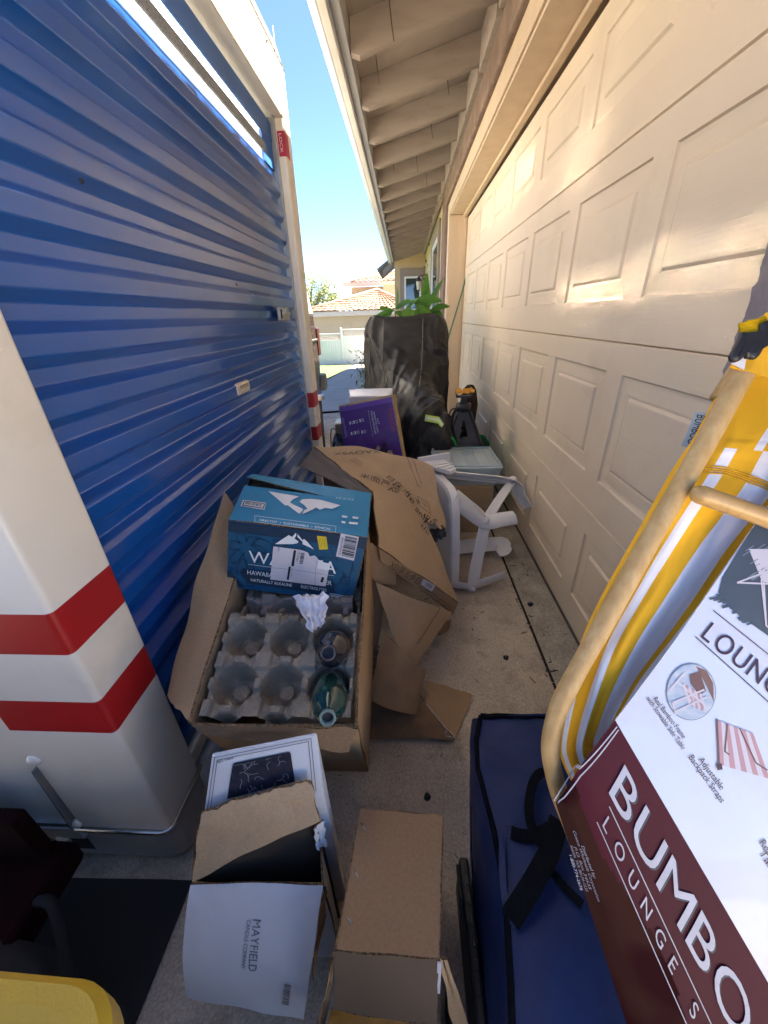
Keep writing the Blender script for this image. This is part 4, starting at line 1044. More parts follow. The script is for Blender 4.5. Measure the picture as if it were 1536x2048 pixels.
# grey side panel under the far left fold, dark inside
mb = MB()
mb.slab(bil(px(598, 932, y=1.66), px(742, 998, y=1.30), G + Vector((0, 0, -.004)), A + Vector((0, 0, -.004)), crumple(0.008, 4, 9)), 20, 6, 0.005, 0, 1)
mb.build('side_panel', [mat('grey cardboard', (0.24, 0.20, 0.165), 0.85, scale=5, var=0.2, bump=0.06, bscale=150), M_EDGE], cb)
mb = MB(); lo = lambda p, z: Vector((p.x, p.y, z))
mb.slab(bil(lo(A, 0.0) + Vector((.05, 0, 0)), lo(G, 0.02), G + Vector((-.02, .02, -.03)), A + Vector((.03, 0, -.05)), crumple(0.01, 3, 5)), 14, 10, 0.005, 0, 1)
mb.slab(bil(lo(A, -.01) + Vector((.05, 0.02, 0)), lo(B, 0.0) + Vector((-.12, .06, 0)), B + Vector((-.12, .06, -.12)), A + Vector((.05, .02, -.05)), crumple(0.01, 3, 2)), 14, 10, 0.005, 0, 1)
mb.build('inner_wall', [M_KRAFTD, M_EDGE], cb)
# printed words on the top panel
def onpanel(mb, s, a, b, h, mi=0, track=0.0):
    PP = Pl(top1(.3, .3), top1(.8, .3), top1(.55, .8), 0.0)
    A_ = PP.hit(*a); B_ = PP.hit(*b); d = (B_ - A_); w = d.length; d.normalize(); up = PP.n.cross(d)
    tmp = MB(); text(tmp, s, lambda x, y: A_ + d * x + up * y, 0, 0, h, 0, width=w, track=track, sub=0.02)
    return tmp, PP
from mathutils.bvhtree import BVHTree
def surf_tree(fn, nu, nv):
    vs = [Vector(fn(i / nu, j / nv)) for j in range(nv + 1) for i in range(nu + 1)]; w = nu + 1
    return BVHTree.FromPolygons(vs, [[j * w + i, j * w + i + 1, (j + 1) * w + i + 1, (j + 1) * w + i] for j in range(nv) for i in range(nu)])
lfn = bil(G + Vector((0, 0, .004)), px(826, 990, y=1.46) + Vector((0, 0, .006)), D, Fp, lambda u, v: crumple(0.006, 4, 6)(u, v) + Vector((0, 0, .01)) * math.sin(math.pi * v) * u)
_v = []; _f = []
for fn_, nu, nv in ((top1, 40, 26), (lfn, 22, 22)):
    k0 = len(_v); _v += [Vector(fn_(i / nu, j / nv)) for j in range(nv + 1) for i in range(nu + 1)]; w_ = nu + 1
    _f += [[k0 + j * w_ + i, k0 + j * w_ + i + 1, k0 + (j + 1) * w_ + i + 1, k0 + (j + 1) * w_ + i] for j in range(nv) for i in range(nu)]
bt_ = BVHTree.FromPolygons(_v, _f)
def drape(tmp, n, mb, mi, lift=0.0042):
    """press flat marks down onto the crumpled panel"""
    out = []
    for p in tmp.v:
        h = bt_.ray_cast(p + n * 0.3, -n)
        out.append((h[0] + n * lift) if h[0] is not None else p)
    o = len(mb.v); mb.v += out
    for f in tmp.f: mb.f.append([o + i for i in f]); mb.m.append(mi); mb.sm.append(False)
for s, a, b, h in (('米面严禁', (716, 966), (800, 986), 0.036), ('日在木暗', (772, 958), (838, 1003), 0.024), ('Made', (772, 988), (822, 1017), 0.036), ('ample', (828, 1024), (873, 1046), 0.030), ('thi', (842, 1046), (861, 1058), 0.026), ('XAOVSX', (760, 903), (668, 897), 0.022)):
    mb = MB(); tmp, PP = onpanel(mb, s, a, b, h); drape(tmp, PP.n, mb, 0); mb.build('printed_word', M_PRINTB, cb)
for grp in ([[(838, 985), (860, 995), (868, 1016), (843, 1004), (838, 985)], [(845, 992), (858, 998)], [(846, 997), (860, 1004)]], [[(700, 920), (717, 934), (724, 934)], [(705, 917), (720, 931)], [(709, 915), (726, 930)]], [[(812, 924), (836, 968), (842, 970)], [(822, 926), (844, 966)]]):
    mb = MB()
    for pts in grp:
        tmp = MB(); PP.line(tmp, pts, 0.0022)
        tmp2 = MB()
        for f in tmp.f:
            q = [tmp.v[i] for i in f]
            for k in range(8):
                tmp2.add([q[0].lerp(q[1], k / 8), q[0].lerp(q[1], (k + 1) / 8), q[3].lerp(q[2], (k + 1) / 8), q[3].lerp(q[2], k / 8)], [[0, 1, 2, 3]])
        drape(tmp2, PP.n, mb, 0)
    mb.build('printed_symbol', M_PRINTB, cb)
# torn black film at the ragged corner
mb = MB(); q = [px(838, 1066, y=1.45), px(886, 1050, y=1.47), px(893, 1072, y=1.46), px(862, 1088, y=1.44)]
mb.slab(bil(*q, crumple(0.012, 7, 3)), 12, 8, 0.001, 0); mb.build('torn_film', mat('black film', (0.02, 0.018, 0.02), 0.3, bump=0.5, bscale=60), cb, auto=30)
# loose flaps hanging to the ground
def flap(name, pts, bend, m, seed, n=16, nm=None):
    mb = MB(); mb.slab(bil(*pts, lambda u, v: bend * (4 * u * (1 - u)) * 1.0 + crumple(0.005, 4, seed)(u, v)), n, n, 0.005, 0, 1)
    return mb.build(nm or name, [m, M_EDGE], cb)
flap('hanging_flap', (px(790, 1288, y=0.98), px(833, 1330, y=0.98), px(903, 1224, y=1.23), px(750, 1165, y=1.06)), Vector((0.0, -0.02, 0.012)), M_KRAFTP, 1)
mb = MB(); a, b = px(812, 1316, y=0.975), px(880, 1215, y=1.17); mb.tube([a + Vector((0, -.012, .004)), (a + b) / 2 + Vector((0, -.022, .012)), b + Vector((0, -.012, .006))], 0.0012, 5); mb.build('fold_crease', M_PRINTB, cb)
flap('lower_flap', (px(735, 1396, y=0.83), px(832, 1427, y=0.84), px(848, 1345, y=0.93), px(772, 1270, y=0.98)), Vector((0.012, -0.03, 0.02)), M_KRAFT, 5)
flap('ground_flap', (px(850, 1410, y=0.88), px(909, 1480, z=0.006 + gz(.15, .75)), px(945, 1392, z=gz(.23, .92) + .012), px(850, 1362, y=0.97)), Vector((0, 0, 0.006)), M_KRAFT, 7)
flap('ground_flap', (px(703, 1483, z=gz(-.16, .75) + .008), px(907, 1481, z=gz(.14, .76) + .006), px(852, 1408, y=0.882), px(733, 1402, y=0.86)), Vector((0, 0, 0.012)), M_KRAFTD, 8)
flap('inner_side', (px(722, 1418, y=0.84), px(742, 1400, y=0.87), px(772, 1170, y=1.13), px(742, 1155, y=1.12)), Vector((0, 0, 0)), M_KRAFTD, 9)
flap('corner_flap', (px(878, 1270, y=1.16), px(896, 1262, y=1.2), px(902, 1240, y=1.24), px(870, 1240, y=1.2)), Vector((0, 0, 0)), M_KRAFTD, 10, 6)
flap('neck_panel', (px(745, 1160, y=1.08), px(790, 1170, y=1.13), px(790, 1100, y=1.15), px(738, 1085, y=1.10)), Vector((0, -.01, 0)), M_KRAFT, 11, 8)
mb = MB(); PQ = Pl(px(722, 1418, y=0.835), px(742, 1400, y=0.865), px(772, 1170, y=1.125), 0.003); PQ.text(mb, '18131', (750, 1290), (737, 1345), 0.02, 0); mb.build('side_print', M_PRINTB, cb)
mb = MB(); PQ = Pl(px(703, 1483, z=gz(-.16, .75) + .02), px(907, 1481, z=gz(.14, .76) + .018), px(852, 1408, y=0.875), 0.004)
rr = random.Random(3)
for k in range(16):
    u, v = 895 + rr.uniform(-12, 10), 1468 + rr.uniform(-7, 6); PQ.poly(mb, [(u, v), (u + rr.uniform(2, 5), v + 1), (u + 3, v + rr.uniform(1.5, 3.5))], 0)
PQ.line(mb, [(853, 1409), (895, 1462)], 0.002, 0)
mb.build('torn_patch', M_LABEL, cb)

# ------------------------------------------------------------------ white candle carton with hanging flap
G0 = gz(-0.28, 0.35)
cc = thing('candle_carton', 'open white candle carton with black lettering on its hanging front flap', 'box', (-0.27, 0.36, G0))
ZT = 0.30
a = px(384, 1766, z=ZT); b = px(646, 1766, z=ZT); c = px(640, 1655, z=ZT + 0.005); d = px(396, 1655, z=ZT + 0.005)
def wallq(mb, p, q, top=0.0, amp=0.003, seed=1, m0=0, m1=1):
    mb.slab(bil(Vector((p.x, p.y, G0 + .003)), Vector((q.x, q.y, G0 + .003)), q, p, crumple(amp, 3, seed)), 10, 8, 0.004, m0, 2, mi2=m1)
mb = MB()
for k, (p, q) in enumerate(((a, b), (b, c), (c, d), (d, a))): wallq(mb, p, q, seed=k)
mb.add([Vector((p.x, p.y, G0 + 0.006)) for p in (a, b, c, d)], [[0, 1, 2, 3]], 1)
mb.build('carton_body', [M_WCARD, M_KRAFTD, M_EDGE], cc)
fl = [px(374, 1993, z=0.115), px(609, 2037, z=0.10), px(646, 1768, z=ZT + .002), px(380, 1770, z=ZT + .004)]
ff = bil(*fl, lambda u, v: Vector((0, -1, .5)) * 0.012 * (4 * v * (1 - v)) + Vector((0, 0, .010)) * math.sin(math.pi * u) * v + crumple(0.003, 3, 6)(u, v))
mb = MB(); mb.slab(ff, 24, 24, 0.004, 0, 1); mb.build('front_flap', [M_WCARD, M_EDGE], cc)
FT_ = surf_tree(ff, 24, 24)
class Drape(Pl):
    def __init__(s, tree, p0, p1, p2, lift):
        Pl.__init__(s, p0, p1, p2, lift); s.t = tree
    def hit(s, u, v, k=1.0):
        q = ray(u, v); h = s.t.ray_cast(s.o, q.normalized())
        if h[0] is None: return Pl.hit(s, u, v, k)
        return h[0] - q.normalized() * s.lift * k
PC = Pl(ff(0.2, .2), ff(.8, .2), ff(.5, .8), 0.0)
def drape_to(tree, n, tmp, mb, mi, lift=0.003):
    o = len(mb.v)
    for p in tmp.v:
        h = tree.ray_cast(p + n * 0.2, -n); mb.v.append((h[0] + n * lift) if h[0] is not None else p + n * lift)
    for f in tmp.f: mb.f.append([o + i for i in f]); mb.m.append(mi); mb.sm.append(False)
mb = MB()
for s, p, q, h in (('MAYFIELD', (508, 1834), (500, 1932), 0.0145), ('CANDLE COMPANY', (496, 1834), (486, 1926), 0.0075)):
    t_ = MB(); A_ = PC.hit(*p); B_ = PC.hit(*q); dd = B_ - A_; w = dd.length; dd.normalize(); up = PC.n.cross(dd)
    text(t_, s, lambda x, y: A_ + dd * x + up * y, 0, 0, h, 0, width=w, sub=0.02); drape_to(FT_, PC.n, t_, mb, 0)
t_ = MB(); PC.poly(t_, [(567, 1955), (597, 1961), (590, 2013), (558, 2007)], 0); t2 = MB(); PC.bars(t2, [(571, 1958), (564, 2005), (578, 2008), (585, 1961)], 0, 1, 18, 6)
mb.build('flap_print', [M_GREYP, M_LABEL], cc)
mb = MB(); drape_to(FT_, PC.n, t_, mb, 1, 0.0032); drape_to(FT_, PC.n, t2, mb, 0, 0.0042); mb.build('barcode_label', [M_GREYP, M_LABEL], cc)
# brown inner flap lying back over the opening
bf = [px(388, 1760, z=ZT + 0.016), px(640, 1641, z=ZT + 0.13), px(622, 1563, z=ZT + 0.205), px(402, 1625, z=ZT + 0.165)]
mb = MB(); mb.slab(bil(*bf, lambda u, v: Vector((0, 0, 0.01)) * math.sin(math.pi * u) + crumple(0.004, 4, 2)(u, v) + Vector((0, .0011, 0)) * (math.sin(u * 29) + math.sin(u * 67)) * (v > .95)), 24, 14, 0.005, 0, 1)
mb.build('brown_flap', [M_KRAFTP, M_EDGE], cc)
mb = MB(); q = [px(646, 1640, z=ZT + .10), px(652, 1690, z=ZT + .02), px(634, 1700, z=ZT + .03), px(628, 1655, z=ZT + .11)]
mb.slab(bil(*q, crumple(0.006, 4, 4)), 8, 8, 0.003, 0, 1); mb.build('torn_corner', [M_WCARD, M_EDGE], cc)
mb = MB(); q = [px(650, 1772, z=ZT - .01), px(656, 1800, z=.18), px(625, 1960, z=0.10), px(632, 1850, z=.2)]
mb.slab(bil(*q, crumple(0.004, 4, 4)), 8, 8, 0.003, 0, 1); mb.build('side_flap', [M_KRAFT, M_EDGE], cc)

mb = MB(); w1, w2 = bf[0] + Vector((0, .012, -.004)), bf[1] + Vector((-.008, .012, -.006)); mb.slab(bil(Vector((w1.x, w1.y + .01, G0 + .01)), Vector((w2.x, w2.y + .01, G0 + .01)), w2, w1), 6, 6, .003, 0); mb.build('inner_wall', mat('kraft with painted shade', (0.05, 0.035, 0.024), .9), cc)  # dark sheet added under the flap, interior shade put into its colour
# picture carton behind it
pcn = thing('picture_carton', 'white carton printed with dark floral cushion picture behind the candle carton', 'box', (-0.33, 0.5, G0))
q0, q1, q2, q3 = px(408, 1640, z=0.43), px(646, 1590, z=0.44), px(631, 1468, z=0.575), px(426, 1509, z=0.565)
_n = (q1 - q0).cross(q2 - q0); _q = ray(426, 1509); q3 = Vector((0, 0, CAM_H)) + _q * ((q0 - Vector((0, 0, CAM_H))).dot(_n) / _q.dot(_n))
mb = MB(); mb.slab(bil(q0, q1, q2, q3), 8, 8, 0.004, 0, 0)
for p, q in ((q1, q2), (q2, q3), (q3, q0), (q0, q1)): mb.slab(bil(Vector((p.x, p.y + .02, G0 + .004)), Vector((q.x, q.y + .02, G0 + .004)), q, p), 3, 3, 0.004, 0, 0)
mb.build('carton_body', [M_WCARD], pcn)
PP2 = Pl(q0 + Vector((0, 0, .0035)), q1 + Vector((0, 0, .0035)), q2 + Vector((0, 0, .0035)), 0.0022)
mb = MB()
PP2.poly(mb, [(428, 1515), (622, 1476), (634, 1580), (414, 1628)], 2, 0.5)
PP2.line(mb, [(414, 1628), (430, 1513), (622, 1475)], 0.0012, 0); PP2.line(mb, [(420, 1628), (435, 1518), (617, 1481)], 0.0012, 0); PP2.line(mb, [(622, 1475), (632, 1580)], 0.0012, 0); PP2.line(mb, [(617, 1480), (626, 1580)], 0.0012, 0)
PP2.text(mb, 'BED TABLE', (437, 1524), (468, 1515), 0.005, 1)
PP2.poly(mb, [(466, 1527), (470, 1523), (578, 1501), (582, 1504), (590, 1560), (455, 1595)], 1, 1.3)
rr = random.Random(8)
for k in range(26):
    u, v = rr.uniform(472, 572), rr.uniform(1515, 1575); an = rr.uniform(0, 6.3); pts = []
    for i in range(6): 
        pts.append((u, v)); u += math.cos(an) * 5; v += math.sin(an) * 4; an += rr.uniform(-.8, .9)
    pts = [(min(577, max(466, a)), max(b, 1527 - (a - 466) * .2)) for a, b in pts]
    PP2.line(mb, pts, 0.0008, 0, 2.0) if False else PP2.line(mb, pts, 0.0008, 3, 2.0)
mb.build('picture_print', [M_GREYP, mat('dark floral print', (0.035, 0.035, 0.05), 0.6, scale=60, var=0.4), mat('lilac white print', (0.56, 0.54, 0.60), 0.6, scale=8, var=0.1), mat('floral line print', (0.22, 0.22, 0.25), 0.6)], pcn)

# ------------------------------------------------------------------ stapled brown carton
ZS = 0.345
GS = gz(0, .3)
sc_ = thing('stapled_carton', 'long plain brown carton with three staples and dark hanging end flap', 'box', (-0.01, 0.3, GS))
a, b, c, d = px(673, 1901, z=ZS), px(877, 1916, z=ZS), px(885, 1633, z=ZS), px(722, 1618, z=ZS)
mb = MB(); mb.slab(bil(a, b, c, d, crumple(0.002, 3, 3)), 12, 14, 0.005, 0, 1)
dn = lambda p, z=GS + .004: Vector((p.x, p.y, z))
for k, (p, q) in enumerate(((b, c), (c, d), (d, a))): mb.slab(bil(dn(p), dn(q), q, p, crumple(0.003, 3, k + 5)), 10, 10, 0.005, 0, 1)
mb.build('carton_body', [mat('smooth brown cardboard', (0.33, 0.205, 0.11), 0.8, col2=(0.28, 0.17, 0.09), scale=3, speck=(180, 0.15), bump=0.05, bscale=150, dirt=(0.20, 0.12, 0.065), dirt_scale=5, dirt_amt=0.3), M_EDGE], sc_)
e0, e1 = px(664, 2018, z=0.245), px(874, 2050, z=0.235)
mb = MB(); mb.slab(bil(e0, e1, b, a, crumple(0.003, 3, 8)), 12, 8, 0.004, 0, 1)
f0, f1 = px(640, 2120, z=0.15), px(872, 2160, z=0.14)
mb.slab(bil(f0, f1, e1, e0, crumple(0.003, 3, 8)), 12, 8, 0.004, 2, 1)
mb.build('end_flap', [mat('shadowy brown cardboard', (0.165, 0.115, 0.075), 0.85, scale=5, var=0.2), M_EDGE, mat('glossy amber tape', (0.32, 0.15, 0.03), 0.25, scale=30, var=0.4, coat=0.6)], sc_)  # end flap is the carton's brown with shade put into the colour
for nm, q in (('side_flap', [px(880, 1916, z=ZS - .004), px(905, 2060, z=.17), px(945, 2075, z=.14), px(893, 1918, z=ZS - .008)]), ('side_flap', [px(667, 1912, z=ZS - .01), px(630, 2060, z=.17), px(648, 2066, z=.17), px(673, 1905, z=ZS - .004)])):
    mb = MB(); mb.slab(bil(*q, crumple(0.004, 4, 2)), 8, 5, 0.004, 0, 1); mb.build(nm, [M_KRAFT, M_EDGE], sc_)
for (u, v, u2, v2) in ((724, 1647, 731, 1659), (709, 1741, 716, 1753), (693, 1833, 703, 1846)):
    p, q = px(u, v, z=ZS + .005), px(u2, v2, z=ZS + .006); mb = MB(); mb.tube([p - Vector((0, 0, .006)), p, q, q - Vector((0, 0, .006))], 0.0011, 6); mb.build('staple', M_STEEL, sc_)
mb = MB(); p = px(879, 1925, z=ZS - .001); q = px(876, 1985, z=.28); mb.bar(p, q, 0.006, 0.002, 0); mb.build('torn_edge', M_LABEL, sc_)

# ------------------------------------------------------------------ blue cooler bag
M_NYL = mat('blue nylon', (0.006, 0.022, 0.105), 0.5, spec=0.3, col2=(0.004, 0.016, 0.08), scale=6, bump=0.35, bscale=420, sheen=0.2, dirt=(0.03, 0.06, 0.16), dirt_scale=9, dirt_amt=0.25)
M_NYLD = mat('darker blue nylon side', (0.010, 0.028, 0.13), 0.45, scale=5, var=0.2, bump=0.3, bscale=400)
M_WEB = mat('black webbing', (0.012, 0.012, 0.014), 0.75, scale=80, var=0.3, bump=0.6, bscale=500)
ZB = 0.27
bag = thing('cooler_bag', 'blue nylon insulated bag with black piping and black carry handle', 'bag', (0.33, 0.4, gz(.33, .4)))
leftp = [(962, 1434), (953, 1480), (957, 1540), (972, 1600), (988, 1660), (1003, 1740), (1014, 1830), (1022, 1960), (1028, 2140)]
LP = [px(u, v, z=ZB) for u, v in leftp]
BPx = [(947, 1442), (944, 1490), (943, 1560), (944, 1620), (945, 1690), (948, 1760), (952, 1840), (966, 1980), (990, 2160)]
BP = [px(u, v, z=0.06) for u, v in BPx]; BG = [Vector((p.x, p.y, gz(p.x, p.y) + .004)) for p in BP]
def plerp(P, t):
    t = min(max(t, 0), 1) * (len(P) - 1); i = min(int(t), len(P) - 2); return P[i].lerp(P[i + 1], t - i)
XR = 0.60
def bagtop(u, v):
    p = plerp(LP, v); q = Vector((XR, p.y + 0.01, ZB - 0.01)); r = p.lerp(q, u)
    puff = 0.022 * math.sin(math.pi * min(1, u * 1.0)) ** 0.6 * math.sin(math.pi * min(1, max(0, v))) ** 0.5
    r.z += puff + 0.008 * pnoise((u * 5, v * 7, 2)) + 0.004 * pnoise((u * 13, v * 15, 4)); return r
mb = MB(); mb.grid(bagtop, 40, 70, 0, True, False)
mb.grid(lambda u, v: (lambda p, q: p.lerp(q, u) + Vector((-0.012 * math.sin(math.pi * u) + 0.004 * pnoise((u * 4, v * 8, 1)), 0, 0)))(plerp(BP, v), plerp(LP, v)), 14, 60, 1, True, False)
mb.grid(lambda u, v: plerp(BG, v).lerp(plerp(BP, v), u), 3, 40, 1, True, False)
mb.grid(lambda u, v: (lambda p: Vector((p.x + (XR - p.x) * u, p.y + 0.012 * math.sin(math.pi * v), p.z + (gz(.3, .7) - p.z) * v + (0.02 * math.sin(math.pi * u) * (1 - v)))))(LP[0]), 20, 10, 0, True, False)
mb.grid(lambda u, v: (XR, LP[0].y + (LP[-1].y - LP[0].y) * u, gz(.6, .4) + (ZB - gz(.6, .4)) * v), 6, 6, 1, True, False)
mb.build('bag_body', [M_NYL, M_NYLD], bag)
mb = MB(); mb.tube([p + Vector((-.001, 0, .003)) for p in [plerp(LP, k / 60) for k in range(61)]], 0.0055, 8)
mb.tube([bagtop(k / 20, 0.0) + Vector((0, 0, .003)) for k in range(21)], 0.0075, 8)
mb.tube([p for p in [plerp(BP, k / 40) for k in range(41)]], 0.004, 8)
mb.build('black_piping', M_WEB, bag)
# raised front pocket with its own piping
TB = surf_tree(bagtop, 40, 70)
def onbag(u, v, up=0.0):
    q = ray(u, v).normalized(); h = TB.ray_cast(Vector((0, 0, CAM_H)), q)
    return (h[0] if h[0] is not None else px(u, v, z=ZB)) - q * up
def strap(pts, w, name, th=0.003, m=M_WEB):
    """flat webbing through photo points (u, v, lift)"""
    P = [onbag(u, v, l) for u, v, l in pts]; dense = []
    for i in range(len(P) - 1):
        p0, p1, p2, p3 = P[max(i - 1, 0)], P[i], P[i + 1], P[min(i + 2, len(P) - 1)]
        for k in range(8):
            t = k / 8; dense.append(0.5 * ((2 * p1) + (p2 - p0) * t + (2 * p0 - 5 * p1 + 4 * p2 - p3) * t * t + (3 * p1 - p0 - 3 * p2 + p3) * t ** 3))
    dense.append(P[-1]); n = len(dense) - 1
    def fn(u, v):
        i = min(int(round(v * n)), n); t = (dense[min(i + 1, n)] - dense[max(i - 1, 0)]).normalized()
        view = (dense[i] - Vector((0, 0, CAM_H))).normalized(); s = t.cross(view).normalized()
        return dense[i] + s * (u - .5) * w
    mb = MB(); mb.slab(fn, 4, n, th, 0); return mb.build(name, m, bag)
strap([(1120, 1560, .02), (1088, 1545, .03), (1068, 1562, .035), (1058, 1610, .035), (1064, 1655, .03), (1085, 1690, .02)], 0.018, 'carry_handle')
strap([(1118, 1640, .05), (1100, 1700, .045), (1075, 1750, .04), (1045, 1800, .03), (1020, 1838, .012)], 0.034, 'shoulder_strap')
strap([(1008, 1650, .006), (1004, 1700, .012), (1006, 1760, .012), (1014, 1820, .008), (1030, 1850, .004)], 0.012, 'blue_loop', m=M_NYL)
strap([(1022, 1664, .010), (1045, 1672, .012), (1075, 1670, .016), (1100, 1655, .02)], 0.022, 'cross_strap')
strap([(1105, 1745, .02), (1130, 1775, .02), (1165, 1810, .02)], 0.014, 'cross_strap')

# black case beside the bag
bc = thing('black_case', 'black hard case wedged between stapled brown carton and blue bag', 'case', (0.12, 0.35, gz(.12, .35)))
mb = MB(); zc = 0.12
a, b, c, d = px(918, 1712, z=zc), px(950, 1712, z=zc), px(985, 2060, z=zc), px(945, 2060, z=zc)
a.x = min(a.x, b.x - .02)
mb.box((a.x, 0.03, gz(.1, .3) + .003), (0.135, a.y, zc), 0, 0.006)
mb.build('case_body', M_BLACKP, bc)
mb = MB()
for k in range(6): mb.box((a.x + 0.008, a.y - 0.05 - k * 0.03, zc), (0.13, a.y - 0.035 - k * 0.03, zc + 0.005), 0, 0.002)
mb.tube([(a.x - .002, a.y - 0.005, zc - .03), (a.x - .002, a.y - 0.09, zc - .03)], 0.004, 6)
mb.build('case_rib', mat('worn black plastic', (0.035, 0.035, 0.037), 0.35, var=0.4, scale=40), bc)
mb = MB(); cab = [(0.085, 0.28, .0), (0.075, 0.22, .03), (0.078, 0.16, .05), (0.085, 0.10, .03), (0.075, 0.05, 0.0)]
mb.tube([Vector((x, y, gz(x, y) + .012 + z)) for x, y, z in cab], 0.006, 8); tag(mb.build('power_cable', M_BLACKP, None), 'black cable lying between the stapled carton and black case', 'cable')

# ------------------------------------------------------------------ bamboo lounge set leaning on the pier
M_BAM = mat('golden bamboo', (0.56, 0.37, 0.155), 0.5, col2=(0.44, 0.265, 0.095), scale=7, stretch=(1, 1, 1), bump=0.15, bscale=30, spec=0.35, dirt=(0.64, 0.47, 0.24), dirt_scale=5, dirt_amt=0.5)
def bamboo_grain(m, dirv):
    n = m.node_tree.nodes; l = m.node_tree.links
    mp = [q for q in n if q.type == 'MAPPING'][0]
    mp.inputs['Scale'].default_value = (6, 6, 6)
    x, y, z = basis(dirv); Mx = Matrix((x, y, z)).transposed()
    mp.inputs['Rotation'].default_value = Mx.inverted().to_euler()
    mp.vector_type = 'POINT'; mp.inputs['Scale'].default_value = (14, 14, 0.9)
ls = thing('lounge_set', 'folded bamboo lounge chair with yellow and white striped fabric in its retail sleeve', 'lounge chair', (0.45, 0.45, 0.0))
bp3 = [(1560, 640, .475), (1520, 705, .475), (1480, 760, .475), (1400, 905, .475), (1300, 1080, .48), (1200, 1260, .49), (1150, 1350, .497), (1120, 1410, .503), (1106, 1455, .508), (1101, 1500, .513), (1107, 1545, .518), (1120, 1590, .522), (1142, 1650, .528), (1175, 1740, .53)]
BB = [px(u, v, d=d_) for u, v, d_ in bp3]
def smooth(P, n=6):
    out = []
    for i in range(len(P) - 1):
        p0, p1, p2, p3 = P[max(i - 1, 0)], P[i], P[i + 1], P[min(i + 2, len(P) - 1)]
        for k in range(n):
            t = k / n; out.append(0.5 * ((2 * p1) + (p2 - p0) * t + (2 * p0 - 5 * p1 + 4 * p2 - p3) * t * t + (3 * p1 - p0 - 3 * p2 + p3) * t ** 3))
    return out + [P[-1]]
bamboo_grain(M_BAM, BB[3] - BB[5])
mb = MB(); SB = smooth(BB); mb.tube(SB, [0.0118 + 0.0003 * math.sin(i * .5) for i in range(len(SB))], 20)
mb.build('bamboo_frame', M_BAM, ls)
mb = MB(); cbar = [px(1395, 988, d=.462), px(1404, 990, d=.456), px(1440, 1003, d=.456), px(1500, 1024, d=.458), px(1570, 1050, d=.46)]
mb.tube(smooth(cbar), [0.004, 0.007, 0.009, 0.0102, 0.0108] + [0.0112] * (len(smooth(cbar)) - 5), 16); mb.build('crossbar', mat('speckled bamboo', (0.50, 0.30, 0.10), 0.4, scale=10, dirt=(0.20, 0.12, 0.05), dirt_scale=60, dirt_amt=0.5, coat=0.3), ls)
mb = MB(); b2 = [px(1410, 775, d=.56), px(1500, 790, d=.52), px(1500, 735, d=.52), px(1560, 640, d=.52)]
mb.tube([px(1440, 800, d=.535), px(1490, 722, d=.525), px(1540, 640, d=.52)], 0.013, 16); mb.build('bamboo_frame', M_BAM, ls)

def fabric_mat():
    m = bpy.data.materials.new('yellow white striped canvas'); m.use_nodes = True
    n = m.node_tree.nodes; l = m.node_tree.links; b = n['Principled BSDF']; b.inputs['Roughness'].default_value = 0.8
    uv = n.new('ShaderNodeUVMap'); sp = n.new('ShaderNodeSeparateXYZ'); l.new(uv.outputs[0], sp.inputs[0])
    nz = n.new('ShaderNodeTexNoise'); nz.inputs['Scale'].default_value = 4; l.new(uv.outputs[0], nz.inputs['Vector'])
    ma = n.new('ShaderNodeMath'); ma.operation = 'MULTIPLY_ADD'; ma.inputs[1].default_value = 0.05; l.new(nz.outputs[0], ma.inputs[0]); l.new(sp.outputs[0], ma.inputs[2])
    rp = n.new('ShaderNodeValToRGB'); rp.color_ramp.interpolation = 'CONSTANT'
    Y = (0.88, 0.47, 0.012, 1); Wt = (0.86, 0.86, 0.88, 1)
    st = [(0, Y), (0.06, Wt), (0.13, Y), (0.29, Wt), (0.385, Y), (0.57, Wt), (0.79, Y), (0.87, Wt)]
    el = rp.color_ramp.elements; el[0].position = 0; el[0].color = Y; el[1].position = st[1][0]; el[1].color = Wt
    for p, c in st[2:]: e = el.new(p); e.color = c
    l.new(ma.outputs[0], rp.inputs[0])
    # above the zip: plain yellow pocket with one white stripe
    r2 = n.new('ShaderNodeValToRGB'); r2.color_ramp.interpolation = 'CONSTANT'; e2 = r2.color_ramp.elements; e2[0].color = Y; e2[0].position = 0; e2[1].position = 0.50; e2[1].color = Wt; k = e2.new(0.56); k.color = Y
    l.new(ma.outputs[0], r2.inputs[0])
    gt = n.new('ShaderNodeMath'); gt.operation = 'GREATER_THAN'; gt.inputs[1].default_value = 0.735; l.new(sp.outputs[1], gt.inputs[0])
    mx = n.new('ShaderNodeMixRGB'); l.new(gt.outputs[0], mx.inputs[0]); l.new(rp.outputs[0], mx.inputs[1]); l.new(r2.outputs[0], mx.inputs[2])
    l.new(mx.outputs[0], b.inputs['Base Color'])
    tc = n.new('ShaderNodeTexCoord'); wv = n.new('ShaderNodeTexNoise'); wv.inputs['Scale'].default_value = 700; l.new(tc.outputs['Object'], wv.inputs['Vector'])
    bu = n.new('ShaderNodeBump'); bu.inputs['Strength'].default_value = 0.35; bu.inputs['Distance'].default_value = 0.001; l.new(wv.outputs[0], bu.inputs['Height']); l.new(bu.outputs[0], b.inputs['Normal'])
    tr = n.new('ShaderNodeBsdfTranslucent'); l.new(mx.outputs[0], tr.inputs[0]); ms = n.new('ShaderNodeMixShader'); ms.inputs[0].default_value = 0.08
    l.new(b.outputs[0], ms.inputs[1]); l.new(tr.outputs[0], ms.inputs[2]); l.new(ms.outputs[0], n['Material Output'].inputs[0])
    return m
M_FAB = fabric_mat()
Lf = [(1150, 1575), (1128, 1530), (1120, 1490), (1138, 1390), (1160, 1290), (1205, 1190), (1255, 1100), (1300, 1020), (1345, 940), (1385, 880), (1415, 825), (1442, 775), (1462, 738)]
